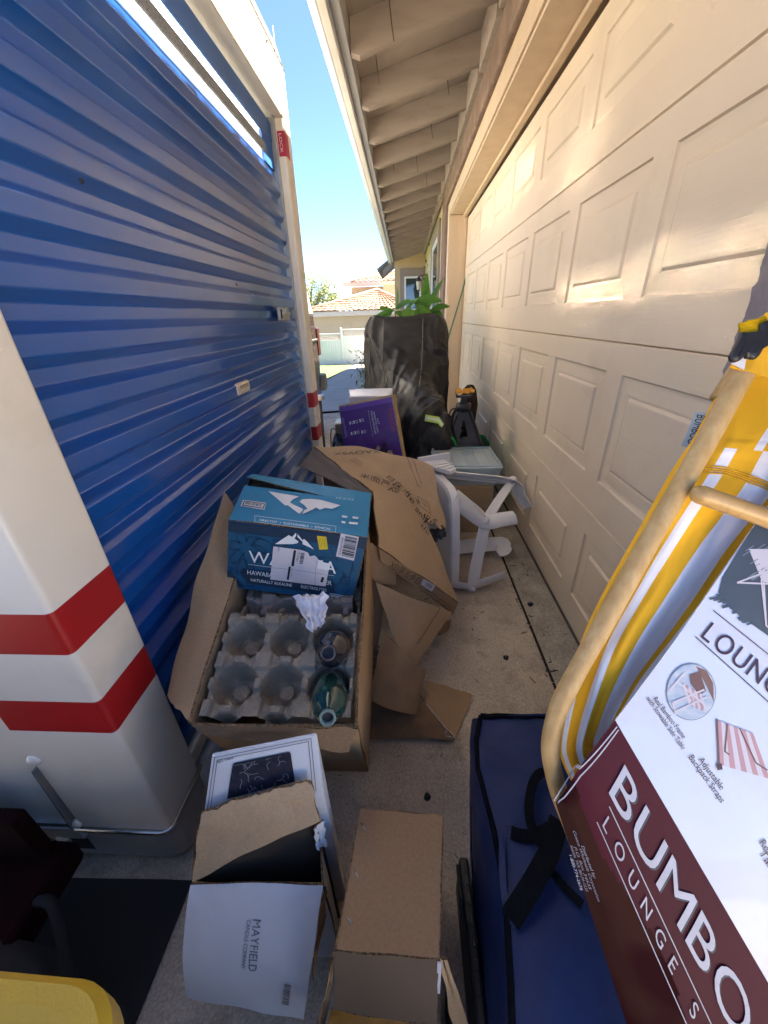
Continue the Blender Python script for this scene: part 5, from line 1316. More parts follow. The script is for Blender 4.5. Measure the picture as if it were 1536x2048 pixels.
Rf = [(1240, 1500), (1236, 1460), (1262, 1420), (1310, 1350), (1370, 1290), (1430, 1220), (1500, 1120), (1560, 1050), (1620, 980), (1660, 900), (1690, 860), (1720, 800), (1740, 760)]
LF3 = [px(u, v, d=.540 - .028 * k / 12) for k, (u, v) in enumerate(Lf)]; RF3 = [px(u, v, d=.500 - .004 * k / 12) for k, (u, v) in enumerate(Rf)]
LF3 = smooth(LF3, 4); RF3 = smooth(RF3, 4)
def fab(u, v):
    p = plerp(LF3, v).lerp(plerp(RF3, v), u); vd = (p - Vector((0, 0, CAM_H))).normalized()
    w = 1 - 0.6 * max(0, v - .7) / .3
    f = 0.016 * math.sin(u * 7.0 + 2.2 + 1.6 * pnoise((v * 2.5, 1, 1))) + 0.018 * pnoise((u * 3, v * 5, 3)) + 0.007 * pnoise((u * 8 + v * 3, v * 9, 6))
    f *= w
    if v < 0.18: f += 0.012 * math.sin(u * 16 + 3 * v) * (1 - v / .18)
    if abs(v - .735) < .02: f -= 0.003
    if u < .08: f += 0.02 * (1 - u / .08)
    return p + vd * (f - 0.002)
mb = MB(); mb.slab(fab, 90, 150, 0.0015, 0); mb.build('striped_fabric', M_FAB, ls)
FBT = surf_tree(fab, 90, 150)
def onfab(u, v, up=0.002):
    q = ray(u, v).normalized(); h = FBT.ray_cast(Vector((0, 0, CAM_H)), q); return (h[0] if h[0] is not None else px(u, v, d=.53)) - q * up
M_YELB = mat('yellow canvas', (0.80, 0.42, 0.012), 0.75, scale=30, var=0.08, bump=0.3, bscale=500)
mb = MB()
for off in (0, 5, 9, 14): mb.tube(smooth([onfab(u, v + off, .003) for u, v in ((1392, 926), (1420, 932), (1450, 935), (1490, 948), (1536, 965), (1580, 985))], 4), 0.0012, 6)
mb.tube(smooth([onfab(u, v, .004) for u, v in ((1160, 1300), (1200, 1215), (1255, 1115), (1330, 985), (1392, 890), (1440, 800))], 6), 0.0022, 6)
mb.build('zip', M_YELB, ls)
# woven name tag
mb = MB(); q = [px(1362, 892, d=.55), px(1388, 898, d=.545), px(1417, 826, d=.54), px(1391, 823, d=.55)]
mb.slab(bil(*q), 4, 6, 0.001, 0); 
PTg = Pl(*[p - (p - Vector((0, 0, CAM_H))).normalized() * .0015 for p in q[:3]], 0.0008)
PTg.text(mb, 'BUMBOO', (1394, 829), (1373, 887), 0.0115, 1)
mb.build('name_tag', [mat('grey blue woven label', (0.42, 0.50, 0.54), 0.7, scale=200), M_INK], ls)
# top wrap, strap and side-release buckle
mb = MB(); q = [px(1462, 735, d=.470), px(1600, 770, d=.45), px(1600, 600, d=.44), px(1500, 640, d=.465)]
mb.slab(bil(*q, crumple(0.006, 3, 3)), 16, 12, 0.002, 0)
q = [px(1463, 728, d=.468), px(1488, 740, d=.463), px(1492, 716, d=.463), px(1468, 706, d=.466)]
mb.slab(bil(*q), 6, 4, 0.002, 1); mb.build('wrap_band', [M_YELB, mat('white canvas', (0.74, 0.74, 0.77), 0.8)], ls)
mb = MB()
for k in range(7):
    p, q = px(1478 + k * .6, 650 + k * 3.2, d=.450), px(1530 + k * 1.2, 636 + k * 4.2, d=.445); mb.tube([p, q], 0.0022, 6)
mb.build('yellow_strap', mat('yellow webbing', (0.62, 0.36, 0.012), 0.7, scale=60, var=0.2), ls)
mb = MB(); zc_ = lambda u, v, d_=.443: px(u, v, d=d_)
mb.tube(smooth([zc_(1486, 668), zc_(1478, 690), zc_(1466, 712), zc_(1470, 718), zc_(1482, 708), zc_(1488, 690)], 5), 0.0042, 8)
mb.tube(smooth([zc_(1526, 648), zc_(1524, 675), zc_(1515, 700), zc_(1507, 712), zc_(1500, 708), zc_(1505, 690)], 5), 0.0042, 8)
mb.slab(bil(zc_(1486, 706), zc_(1506, 708), zc_(1522, 664), zc_(1484, 668)), 4, 4, 0.006, 0); mb.slab(bil(zc_(1520, 700), zc_(1536, 690), zc_(1545, 640), zc_(1528, 644)), 4, 4, 0.008, 0)
mb.tube([zc_(1494, 716), zc_(1496, 690), zc_(1500, 672)], 0.003, 8)
mb.build('buckle', M_BLACKP, ls)

# retail sleeve: white face and maroon face meeting at a fold, at right angles in the strip of card
o_ = Vector((0, 0, CAM_H))
C0 = px(1230, 1440, d=.468); C1 = px(1536, 1965, d=.425); CW = px(1500, 1062, d=.485); CM = px(1112, 1612, d=.492); CM2 = px(1262, 2080, d=.455)
K1 = 1.4
e1n = (C1 - C0).normalized()
wd = CW - C0; md = CM - C0
M_MAR = mat('maroon printed card', (0.080, 0.008, 0.020), 0.6, col2=(0.060, 0.006, 0.015), scale=6, spec=0.15)
M_MARB = mat('brown floral card', (0.055, 0.022, 0.016), 0.6, col2=(0.035, 0.010, 0.010), scale=9, contrast=(0.42, 0.5), spec=0.15, detail=1)
M_SLW = mat('white blue coated card', (0.62, 0.68, 0.78), 0.35, col2=(0.60, 0.62, 0.68), scale=6, coat=0.3, dirt=(0.55, 0.47, 0.45), dirt_scale=8, dirt_amt=0.5)
nW = (C1 - C0).cross(wd).normalized(); nW = nW if nW.dot(o_ - C0) > 0 else -nW
def whitef(u, v): return C0 + (C1 - C0) * (K1 * u) + wd * (1.35 * v) + nW * (0.004 * math.sin(math.pi * min(1, v * 1.5)) + 0.0012 * pnoise((u * 4, v * 4, 1)))
nM = (C1 - C0).cross(md).normalized(); nM = nM if nM.dot(o_ - C0) > 0 else -nM
def marf(u, v):
    q = C0.lerp(C1, u * K1) * (1 - v) + CM.lerp(CM2, u * K1) * v
    return q + (C0 - C1).normalized() * 0.008 * math.sin(math.pi * v) * (1 - u) + nM * (0.010 * math.sin(math.pi * v) - 0.04 * max(0, v - .85))
mb = MB(); mb.slab(whitef, 20, 24, 0.0012, 0)
mb.grid(lambda u, v: marf(u, v), 50, 40, 0, True, False, mfn=lambda u, v: (2 if v > 0.66 + 0.06 * math.sin(u * 9) - 0.1 * u else 1))
mb.build('card_sleeve', [M_SLW, M_MAR, M_MARB], ls)
WT = surf_tree(whitef, 20, 24); MT = surf_tree(marf, 50, 40)
SW = Pl(C0, C1, CW, 0.0); SM = Pl(C0, C1, CM, 0.0)
def tprint(mb, tree, P, s, a, b, h, mi, lift=0.0016, track=0.0, sub=0.02, up2=None):
    t_ = MB(); A_ = P.hit(*a); B_ = P.hit(*b); dd = B_ - A_; w = dd.length; dd.normalize(); up = P.n.cross(dd)
    if up2: up = (P.hit(a[0] + up2[0], a[1] + up2[1]) - A_).normalized()
    text(t_, s, lambda x, y: A_ + dd * x + up * y, 0, 0, h, 0, width=w, sub=sub, track=track); drape_to(tree, P.n, t_, mb, mi, lift)
def tline(mb, tree, P, pts, w, mi, lift=0.0016, n=16):
    t_ = MB(); pp = []
    for (a, b) in zip(pts[:-1], pts[1:]): pp += [(a[0] + (b[0] - a[0]) * k / n, a[1] + (b[1] - a[1]) * k / n) for k in range(n)]
    P.line(t_, pp + [pts[-1]], w, 0, 0); drape_to(tree, P.n, t_, mb, mi, lift)
def tpoly(mb, tree, P, pts, mi, lift=0.0013):
    t_ = MB(); C_ = [P.hit(u, v) for u, v in pts]; cen = sum(C_, Vector()) / len(C_); N = 6
    for i in range(len(C_)):
        a, b = C_[i], C_[(i + 1) % len(C_)]
        for k in range(N):
            r0, r1 = k / N, (k + 1) / N
            t_.add([cen.lerp(a, r0), cen.lerp(a, r1), cen.lerp(b, r1), cen.lerp(b, r0)], [[0, 1, 2, 3]] if k else [[0, 1, 2]])
    drape_to(tree, P.n, t_, mb, mi, lift)
mb = MB()
# slate photo with palm shadow and the little chair
tpoly(mb, WT, SW, [(1500, 1062), (1470, 1108), (1440, 1155), (1432, 1185), (1450, 1212), (1485, 1238), (1520, 1262), (1560, 1290), (1620, 1300), (1640, 1100), (1560, 980)], 2, .0014)
rr = random.Random(2)
for k in range(22):
    u0, v0 = 1452 + k * 3.2, 1188 + k * 2.4; tline(mb, WT, SW, [(u0, v0), (u0 - 26 - rr.uniform(0, 12), v0 + 4 + rr.uniform(-6, 6))], .0022, 2, .0016, 2)
for k in range(18):
    u0, v0 = 1470 + rr.uniform(0, 60), 1085 + rr.uniform(0, 80); tline(mb, WT, SW, [(u0, v0), (u0 + 16, v0 - 10)], .0012, 6, .0018, 2)
tpoly(mb, WT, SW, [(1495, 1098), (1560, 1098), (1560, 1180), (1520, 1160)], 5, .0018)
for l in ([(1470, 1165), (1540, 1140)], [(1470, 1165), (1545, 1168)], [(1520, 1160), (1528, 1250), (1545, 1265)], [(1524, 1140), (1528, 1250)]): tline(mb, WT, SW, l, .002, 5, .002, 3)
tprint(mb, WT, SW, 'LOUNGE SET', (1394, 1272), (1660, 1490), 0.0245, 1, track=0.08)
tline(mb, WT, SW, [(1421, 1220), (1700, 1440)], .0012, 1); tline(mb, WT, SW, [(1385, 1272), (1640, 1500)], .0012, 1)
tprint(mb, WT, SW, 'Real Bamboo Frame', (1302, 1396), (1361, 1475), 0.0062, 1); tprint(mb, WT, SW, 'with Stowable Side Table', (1288, 1395), (1360, 1497), 0.0062, 1)
tprint(mb, WT, SW, 'Adjustable', (1391, 1516), (1435, 1576), 0.0072, 1); tprint(mb, WT, SW, 'Backpack Straps', (1372, 1512), (1436, 1602), 0.0072, 1)
tprint(mb, WT, SW, 'Real Bamboo', (1510, 1680), (1580, 1775), 0.0085, 1); tprint(mb, WT, SW, 'Table', (1510, 1700), (1545, 1752), 0.0085, 1)
# round picture
cu, cv = 1376, 1381
tpoly(mb, WT, SW, [(cu + 49 * math.cos(k * math.pi / 16), cv + 57 * math.sin(k * math.pi / 16)) for k in range(32)], 8, .0014)
tpoly(mb, WT, SW, [(cu + 47 * math.cos(k * math.pi / 16), cv + 55 * math.sin(k * math.pi / 16)) for k in range(32)], 7, .0018)
tpoly(mb, WT, SW, [(1385, 1330), (1405, 1338), (1418, 1362), (1420, 1400), (1406, 1370)], 3, .0021)
tpoly(mb, WT, SW, [(1372, 1346), (1392, 1340), (1404, 1378), (1392, 1388), (1374, 1364)], 9, .0023)
for k in range(7): tpoly(mb, WT, SW, [(1358 + k * 5.5, 1368 + k * 2.6), (1362 + k * 5.5, 1362 + k * 3.6), (1376 + k * 5, 1398 + k * 3), (1371 + k * 5, 1408 + k * 2.2)], 4 if k % 2 else 5, .0023)
for l in ([(1348, 1360), (1400, 1405)], [(1340, 1402), (1400, 1376)], [(1345, 1420), (1405, 1390)], [(1340, 1402), (1346, 1425)], [(1332, 1378), (1360, 1345)]): tline(mb, WT, SW, l, .0022, 5, .0026, 3)
# striped chair picture
q = [(1427, 1436), (1497, 1462), (1530, 1552), (1430, 1524)]
for k in range(9):
    a = k / 9; b = (k + 1) / 9; L2 = lambda p, r, t: (p[0] + (r[0] - p[0]) * t, p[1] + (r[1] - p[1]) * t)
    tpoly(mb, WT, SW, [L2(q[0], q[1], a), L2(q[0], q[1], b), L2(q[3], q[2], b), L2(q[3], q[2], a)], 4 if k % 2 == 0 else 5, .0016)
for l in ([(1426, 1434), (1432, 1532)], [(1446, 1444), (1442, 1498), (1450, 1504)], [(1470, 1452), (1502, 1520), (1524, 1534)]): tline(mb, WT, SW, l, .0016, 9, .002, 4)
tpoly(mb, WT, SW, [(1426, 1524), (1436, 1522), (1438, 1534), (1428, 1536)], 1, .002)
mb.build('white_face_print', [M_WPRINT, mat('plum print', (0.045, 0.012, 0.035), 0.5), mat('slate print', (0.075, 0.10, 0.13), 0.5, scale=8, var=0.4), mat('hat brown print', (0.20, 0.11, 0.09), 0.6), mat('pink print', (0.50, 0.28, 0.30), 0.6), mat('pale print', (0.62, 0.58, 0.62), 0.6), mat('slate light print', (0.20, 0.24, 0.28), 0.6), mat('sea picture print', (0.30, 0.40, 0.52), 0.5, col2=(0.55, 0.58, 0.62), scale=50, stretch=(1, 1, 3)), mat('grey rim print', (0.25, 0.28, 0.32), 0.5), mat('tan brown print', (0.16, 0.08, 0.07), 0.6), mat('blush wash print', (0.56, 0.52, 0.53), 0.5, scale=14, var=0.1)], ls)
mb = MB()
# lettering of the maroon face
tprint(mb, MT, SM, 'BUMBOO', (1213, 1572), (1532, 2185), 0.040, 0, .0016, 0.03, up2=(36, -52))
tprint(mb, MT, SM, 'BUMBOO', (1216, 1577), (1534, 2190), 0.040, 1, .0010, 0.03, up2=(36, -52))
tprint(mb, MT, SM, 'LOUNGE SET', (1200, 1634), (1420, 2100), 0.0155, 0, .0016, 0.55, up2=(12, -20))
tline(mb, MT, SM, [(1214, 1598), (1470, 2140)], .0011, 0); tline(mb, MT, SM, [(1190, 1628), (1420, 2140)], .0011, 0)
tline(mb, MT, SM, [(1108, 1600), (1150, 1532), (1233, 1452)], .0014, 0); tline(mb, MT, SM, [(1116, 1606), (1158, 1540), (1236, 1458)], .0014, 0)
for i, (s, a, b) in enumerate((('Distributed by:', (1160, 1680), (1184, 1740)), ('Costco Wholesale Corporation', (1144, 1654), (1192, 1786)), ('P.O. Box 34535', (1147, 1690), (1176, 1768)), ('Seattle, WA 98124-1535', (1140, 1690), (1170, 1776)), ('1-800-774-2678', (1138, 1708), (1160, 1778)))): tprint(mb, MT, SM, s, a, b, 0.0034, 0)
mb.build('maroon_face_print', [mat('silver white print', (0.50, 0.49, 0.55), 0.5, scale=30, var=0.2), M_NAVY, mat('dark maroon flower print', (0.05, 0.012, 0.014), 0.4)], ls)
mb = MB(); tpoly(mb, MT, SM, [(1288, 2036), (1322, 2018), (1345, 2080), (1310, 2090)], 0, .0018); mb.build('price_label', M_LABEL, ls)
# rest of the folded frame below, standing on the driveway and leaning on the pier
mb = MB()
ft1 = Vector((0.46, 0.12, gz(.46, .12))); ft2 = Vector((0.48, 0.34, gz(.48, .34)))
mb.tube([C1.lerp(CM2, .2) - nM * .03, ft2 + Vector((0, 0, .02))], 0.014, 12); mb.tube([C1.lerp(CM2, .4) + e1n * .05 - nM * .04, ft1 + Vector((0, 0, .02))], 0.014, 12); mb.tube([ft1 + Vector((0, 0, .02)), ft2 + Vector((0, 0, .02))], 0.014, 12)
mb.build('bamboo_leg', M_BAM, ls)

# ------------------------------------------------------------------ covered motorcycle
M_COVER = mat('faded black cover', (0.022, 0.021, 0.021), 0.55, spec=0.35, col2=(0.014, 0.014, 0.015), scale=5, bump=0.35, bscale=14, dirt=(0.060, 0.048, 0.030), dirt_scale=4.5, dirt_amt=0.4)
M_SEAM = mat('grey seam tape', (0.14, 0.14, 0.13), 0.7)
mc = thing('covered_motorcycle', 'motorcycle under faded black cover with lime reflective strip by the garage door', 'motorcycle', (0.05, 3.1, gz(0.05, 3.1)))
SEC = [  # y, centre x, half width, top z, squareness
    (2.38, 0.20, 0.10, 0.30, 2.4), (2.44, 0.20, 0.155, 0.52, 2.4), (2.54, 0.185, 0.185, 0.63, 2.5), (2.70, 0.165, 0.20, 0.69, 2.5), (2.90, 0.115, 0.205, 0.755, 2.5), (3.05, 0.07, 0.225, 0.81, 2.6),
    (3.18, 0.035, 0.27, 0.86, 2.9), (3.27, 0.02, 0.31, 0.96, 3.4), (3.33, 0.015, 0.335, 1.09, 5.5), (3.40, 0.012, 0.345, 1.17, 8.0), (3.48, 0.010, 0.35, 1.188, 8.0), (3.60, 0.010, 0.34, 1.17, 6), (3.75, 0.010, 0.28, 0.98, 3.2), (3.95, 0.01, 0.22, 0.80, 2.6), (4.15, 0.01, 0.15, 0.55, 2.4)]
def secat(t):
    t = min(max(t, 0), 1) * (len(SEC) - 1); i = min(int(t), len(SEC) - 2); f = t - i
    p0, p1, p2, p3 = SEC[max(i - 1, 0)], SEC[i], SEC[i + 1], SEC[min(i + 2, len(SEC) - 1)]
    return [0.5 * ((2 * b) + (c - a) * f + (2 * a - 5 * b + 4 * c - d) * f * f + (3 * b - a - 3 * c + d) * f ** 3) for a, b, c, d in zip(p0, p1, p2, p3)]
def cover(u, v):
    y, cx, hw, top, n = secat(v); g = gz(cx, y) + 0.012
    skirt = 0.18
    if u < skirt: s = u / skirt; a = math.pi; low = s
    elif u > 1 - skirt: s = (1 - u) / skirt; a = 0.0; low = s
    else: a = math.pi * (1 - (u - skirt) / (1 - 2 * skirt)); low = None
    zl = g + (top - g) * 0.30
    if low is not None:
        x = cx + (-1 if a > 1 else 1) * hw * (1.10 - 0.10 * low); z = g + (zl - g) * low
        x += 0.018 * math.sin(y * 24 + (0 if a > 1 else 2)) * (1 - low)
    else:
        ca, sa = math.cos(a), math.sin(a)
        x = cx + hw * math.copysign(abs(ca) ** (2 / n), ca); z = zl + (top - zl) * abs(sa) ** (2 / n)
    p = Vector((x, y, z))
    w = 0.020 * pnoise((x * 6, y * 7, z * 5)) + 0.016 * (abs(pnoise((x * 7 + z * 5, y * 5 - z * 3, z * 2 + 4))) - .25) + 0.007 * pnoise((x * 16 + z * 9, y * 12, z * 10)) + 0.022 * ((1 - abs(pnoise(((x + .6 * y) * 3, (y - x - .5 * z) * 11, z * 3)))) ** 5 - .3) + 0.012 * ((1 - abs(pnoise(((x * .5 + z) * 7, (y + x) * 6, z * 6 + 4)))) ** 6 - .25)
    d = 3.0 * (y - 2.6) - (x - .15) * 6 + z * 4
    w += 0.020 * max(0, 0.75 - z) * math.sin(x * 34 + y * 26 + 4 * pnoise((x * 4, y * 4, z * 2)))
    w -= 0.022 * math.exp(-((d - 1.9) / 0.16) ** 2) * (1 if y < 3.35 else .3); w += 0.016 * math.exp(-((d - 2.5) / 0.2) ** 2) * (1 if y < 3.35 else .3)
    w += 0.006 * math.sin(d * 6 + 3 * pnoise((x * 3, y * 3, z * 3))) * (1 if 2.45 < y < 3.3 else 0.25)
    dr = Vector((x - cx, (-0.5 if y < 3.5 else .5) , (z - zl) * 1.2)); dr.normalize()
    return p + dr * w
mb = MB(); mb.grid(cover, 110, 190, 0, True, False); mb.build('cover', M_COVER, mc)
CVT = surf_tree(cover, 110, 190)
def oncov(u, v, up=0.004):
    q = ray(u, v).normalized(); h = CVT.ray_cast(o_, q); return h[0] - q * up if h[0] is not None else None
def seam(pts, r=0.0035):
    P = []
    for (a, b) in zip(pts[:-1], pts[1:]):
        for k in range(8): P.append(oncov(a[0] + (b[0] - a[0]) * k / 8, a[1] + (b[1] - a[1]) * k / 8))
    P = [p for p in P if p is not None]
    mb = MB(); mb.tube(P, r, 5); mb.build('cover_seam', M_SEAM, mc)
seam([(767, 640), (766, 690), (764, 730)], .003); seam([(846, 637), (845, 690), (843, 735), (838, 780)], .003)
seam([(740, 670), (755, 715), (770, 750), (782, 790)], .003); seam([(740, 700), (737, 760)], .0022)
seam([(826, 800), (850, 792), (880, 800), (902, 812)], .0022)
for q in ([(851, 829), (878, 834), (877, 847), (849, 842)], [(878, 834), (888, 848), (883, 855), (876, 847)]):
    P = [oncov(u, v, .016) for u, v in q]; 
    if all(p is not None for p in P):
        mb = MB(); mb.slab(bil(*P), 6, 4, 0.002, 0); mid_ = [P[0].lerp(P[3], .3), P[1].lerp(P[2], .3), P[1].lerp(P[2], .7), P[0].lerp(P[3], .7)]
        vd = (o_ - P[0]).normalized() * .003; mb.slab(bil(*[p + vd for p in mid_]), 6, 2, 0.001, 1)
        mb.build('reflective_strip', [mat('lime strip', (0.42, 0.66, 0.10), 0.5), mat('silver reflective band', (0.62, 0.63, 0.60), 0.3)], mc)
P = [oncov(u, v, .004) for u, v in ((731, 660), (734, 682), (729, 690), (728, 672))]
if all(p is not None for p in P): mb = MB(); mb.slab(bil(*P), 4, 4, .002, 0); mb.build('frayed_patch', mat('pale lining', (0.55, 0.50, 0.38), 0.8), mc)

# ------------------------------------------------------------------ jack stand, green bag, clear bin
GB0 = gz(.37, 2.6)
gbx = thing('shopping_bag', 'bright green reusable bag with packed goods under the jack stand', 'bag', (0.38, 2.6, GB0))
M_GREEN = mat('bright green bag cloth', (0.03, 0.36, 0.07), 0.55, var=0.2, bump=0.4, bscale=200)
mb = MB()
def bagw(u, v):
    a = u * 2 * math.pi; n = 5
    x = 0.385 + 0.175 * math.copysign(abs(math.cos(a)) ** (2 / n), math.cos(a)) * (1 + .05 * v); y = 2.63 + 0.16 * math.copysign(abs(math.sin(a)) ** (2 / n), math.sin(a))
    return (x, y, GB0 + 0.006 + 0.43 * v + 0.012 * pnoise((x * 9, y * 9, v * 3)) * v)
mb.grid(bagw, 60, 14, 0, True, False); mb.build('bag_body', M_GREEN, gbx)
mb = MB(); mb.add([(0.385 + .17 * a, 2.63 + .15 * b, GB0 + .415) for a, b in ((-1, -1), (1, -1), (1, 1), (-1, 1))], [[0, 1, 2, 3]]); mb.build('packed_goods', mat('packed dark cloth', (0.05, 0.06, 0.05), 0.9), gbx)
mb = MB(); mb.tube(smooth([Vector((0.24, 2.48, GB0 + .42)), Vector((0.24, 2.46, GB0 + .47)), Vector((0.30, 2.455, GB0 + .50)), Vector((0.33, 2.46, GB0 + .45)), Vector((0.345, 2.47, GB0 + .40))], 6), 0.012, 8); mb.build('bag_handle', M_GREEN, gbx)
M_JACK = mat('worn charcoal steel', (0.05, 0.05, 0.055), 0.5, scale=12, var=0.4, dirt=(0.12, 0.10, 0.085), dirt_scale=8, dirt_amt=0.5, metal=0.3)
JB = GB0 + 0.436; jx, jy = 0.385, 2.60
js = thing('jack_stand', 'charcoal steel jack stand with triangular openings standing on green bag', 'jack stand', (jx, jy, JB))
mb = MB(); H1_, b0, b1 = 0.21, 0.118, 0.040
for k in range(4):
    a0, a1 = math.pi / 4 + k * math.pi / 2, math.pi / 4 + (k + 1) * math.pi / 2
    A0 = Vector((jx + b0 * 1.414 * math.cos(a0), jy + b0 * 1.414 * math.sin(a0), JB)); A1 = Vector((jx + b0 * 1.414 * math.cos(a1), jy + b0 * 1.414 * math.sin(a1), JB))
    T0 = Vector((jx + b1 * 1.414 * math.cos(a0), jy + b1 * 1.414 * math.sin(a0), JB + H1_)); T1 = Vector((jx + b1 * 1.414 * math.cos(a1), jy + b1 * 1.414 * math.sin(a1), JB + H1_))
    W0, W1 = A0.lerp(A1, .36).lerp(T0.lerp(T1, .36), .22), A0.lerp(A1, .64).lerp(T0.lerp(T1, .64), .22); Wt0, Wt1 = A0.lerp(A1, .44).lerp(T0.lerp(T1, .42), .74), A0.lerp(A1, .56).lerp(T0.lerp(T1, .58), .74)
    nrm = (A1 - A0).cross(T0 - A0).normalized() * 0.004
    O = [A0, A1, T1, T0]; I = [W0, W1, Wt1, Wt0]
    for i in range(4):
        q = [O[i], O[(i + 1) % 4], I[(i + 1) % 4], I[i]]
        mb.add(q + [p - nrm for p in q], [[0, 1, 2, 3], [7, 6, 5, 4], [3, 2, 6, 7]])
    mb.bar(A0, T0, 0.016, 0.016, 0)
mb.build('stand_base', M_JACK, js, fix=True)
mb = MB(); mb.lathe([(0.040, H1_ - .005), (0.050, H1_), (0.050, H1_ + .045), (0.030, H1_ + .05)], (jx, jy, JB), (0, 0, 1), 16); mb.box((jx - .018, jy - .018, JB + .1), (jx + .018, jy + .018, JB + H1_ + .085), 0, .003); mb.build('collar', M_JACK, js)
mb = MB(); zz = JB + H1_ + .085
mb.prism([(jx - .05, jy - .02, zz), (jx + .05, jy - .02, zz), (jx + .056, jy - .02, zz + .03), (jx + .04, jy - .02, zz + .012), (jx - .04, jy - .02, zz + .012), (jx - .056, jy - .02, zz + .03)], (0, .04, 0)); mb.build('saddle', M_JACK, js)
mb = MB(); mb.tube(smooth([Vector((jx - .05, jy - .03, JB + H1_ + .02)), Vector((jx - .085, jy - .05, JB + H1_ + .015)), Vector((jx - .095, jy - .05, JB + H1_ - .03)), Vector((jx - .07, jy - .05, JB + H1_ - .05))], 5), 0.006, 6); mb.build('ratchet_handle', M_JACK, js)
lf = bil(Vector((jx - .055, jy - .04, zz + .03)), Vector((jx + .05, jy - .05, zz + .04)), Vector((jx + .06, jy + .02, zz + .05)), Vector((jx - .05, jy + .03, zz + .045)), crumple(0.022, 4, 3))
mb = MB(); mb.slab(lf, 14, 10, .0015, 0); tag(mb.build('dry_leaf', mat('amber dry leaf', (0.75, 0.34, 0.02), 0.6, var=0.3), None), 'curled orange yellow dry leaf lying on top of the jack stand', 'leaf')
mb = MB(); kx, ky = 0.46, 3.02
mb.lathe([(0.06, 0.0), (0.072, 0.2), (0.065, 0.42), (0.068, 0.60), (0.05, 0.70), (0.025, 0.735), (0.001, 0.74)], (kx, ky, gz(kx, ky)), (0.04, 0.0, 1), 18)
mb.v = [p + Vector((1, 1, 0)) * 0.012 * pnoise(p * 14) for p in mb.v]
tag(mb.build('rolled_bundle', mat('dark brown cloth bundle', (0.05, 0.035, 0.028), 0.8, var=0.4, bump=.6, bscale=40), None), 'dark brown rolled cloth bundle standing upright against the garage door', 'bundle')

def clear_mat(name, col, rough=0.25, mix=0.55):
    m = mat(name, col, rough, var=0.05, spec=0.6); n = m.node_tree.nodes; l = m.node_tree.links
    t = n.new('ShaderNodeBsdfTransparent'); t.inputs[0].default_value = (0.9, 0.95, 0.97, 1); mx = n.new('ShaderNodeMixShader'); mx.inputs[0].default_value = mix
    l.new(t.outputs[0], mx.inputs[1]); l.new(n['Principled BSDF'].outputs[0], mx.inputs[2]); l.new(mx.outputs[0], n['Material Output'].inputs[0]); return m
M_CLEAR = clear_mat('cloudy clear plastic', (0.62, 0.68, 0.70), 0.3, 0.5)
bx0, bx1, by0, by1, bz0, bz1 = 0.165, 0.555, 2.08, 2.44, 0.295, 0.405
sb_ = thing('tan_carton', 'plain tan carton under the clear plastic bin behind the white stool', 'box', (.36, 2.26, gz(.36, 2.2)))
mb = MB(); mb.box((0.18, 2.10, gz(.36, 2.2) + .004), (0.52, 2.42, 0.288), 0, .004); mb.build('carton_body', M_KRAFTP, sb_)
mb = MB(); mb.box((0.18, 2.094, .10), (0.52, 2.0985, .16), 0); mb.build('packing_tape', mat('tan packing tape', (0.45, 0.33, 0.20), .25, coat=.5), sb_)
cbn = thing('storage_bin', 'cloudy clear plastic storage bin with flat lid beside the white stool', 'bin', (.36, 2.26, bz0))
mb = MB(); vs = lambda z, k: [(bx0 + k, by0 + k, z), (bx1 - k, by0 + k, z), (bx1 - k, by1 - k, z), (bx0 + k, by1 - k, z)]
mb.add(vs(bz0, .03) + vs(bz1, .008), [[0, 1, 5, 4], [1, 2, 6, 5], [2, 3, 7, 6], [3, 0, 4, 7], [3, 2, 1, 0]]); mb.build('bin_body', M_CLEAR, cbn)
mb = MB(); mb.box((bx0, by0, bz1), (bx1, by1, bz1 + .012), 0, .005)
for a, b, c, d in ((bx0 + .005, by0 + .005, bx1 - .005, by0 + .02), (bx0 + .005, by1 - .02, bx1 - .005, by1 - .005), (bx0 + .005, by0 + .02, bx0 + .02, by1 - .02), (bx1 - .02, by0 + .02, bx1 - .005, by1 - .02)): mb.box((a, b, bz1 + .0125), (c, d, bz1 + .024), 0, .004)
for k in range(5): mb.box((bx0 + .05 + k * .07, by0 + .03, bz1 + .0125), (bx0 + .056 + k * .07, by1 - .03, bz1 + .017), 0, .001)
mb.build('lid', M_CLEAR, cbn)
mb = MB(); mb.box((bx0 + .14, by1 - .012, bz1 - .03), (bx0 + .28, by1 + .012, bz1 + .028), 0, .006); mb.build('latch', mat('dark green latch', (0.03, 0.07, 0.05), 0.5), cbn)
mb = MB(); rr = random.Random(6)
mb.box((bx0 + .14, by0 + .05, bz0 + .02), (bx1 - .05, by1 - .05, bz1 - .012), 0, .02); mb.build('aqua_cloth', mat('aqua cloth', (0.32, 0.62, 0.66), 0.8, col2=(0.55, 0.75, 0.75), scale=9, stretch=(8, 1, 1)), cbn)
mb = MB(); mb.box((bx0 + .045, by0 + .05, bz0 + .02), (bx0 + .13, by1 - .05, bz1 - .03), 0, .02); mb.build('grey_cloth', mat('grey folded cloth', (0.38, 0.38, 0.39), 0.8, var=.3), cbn)

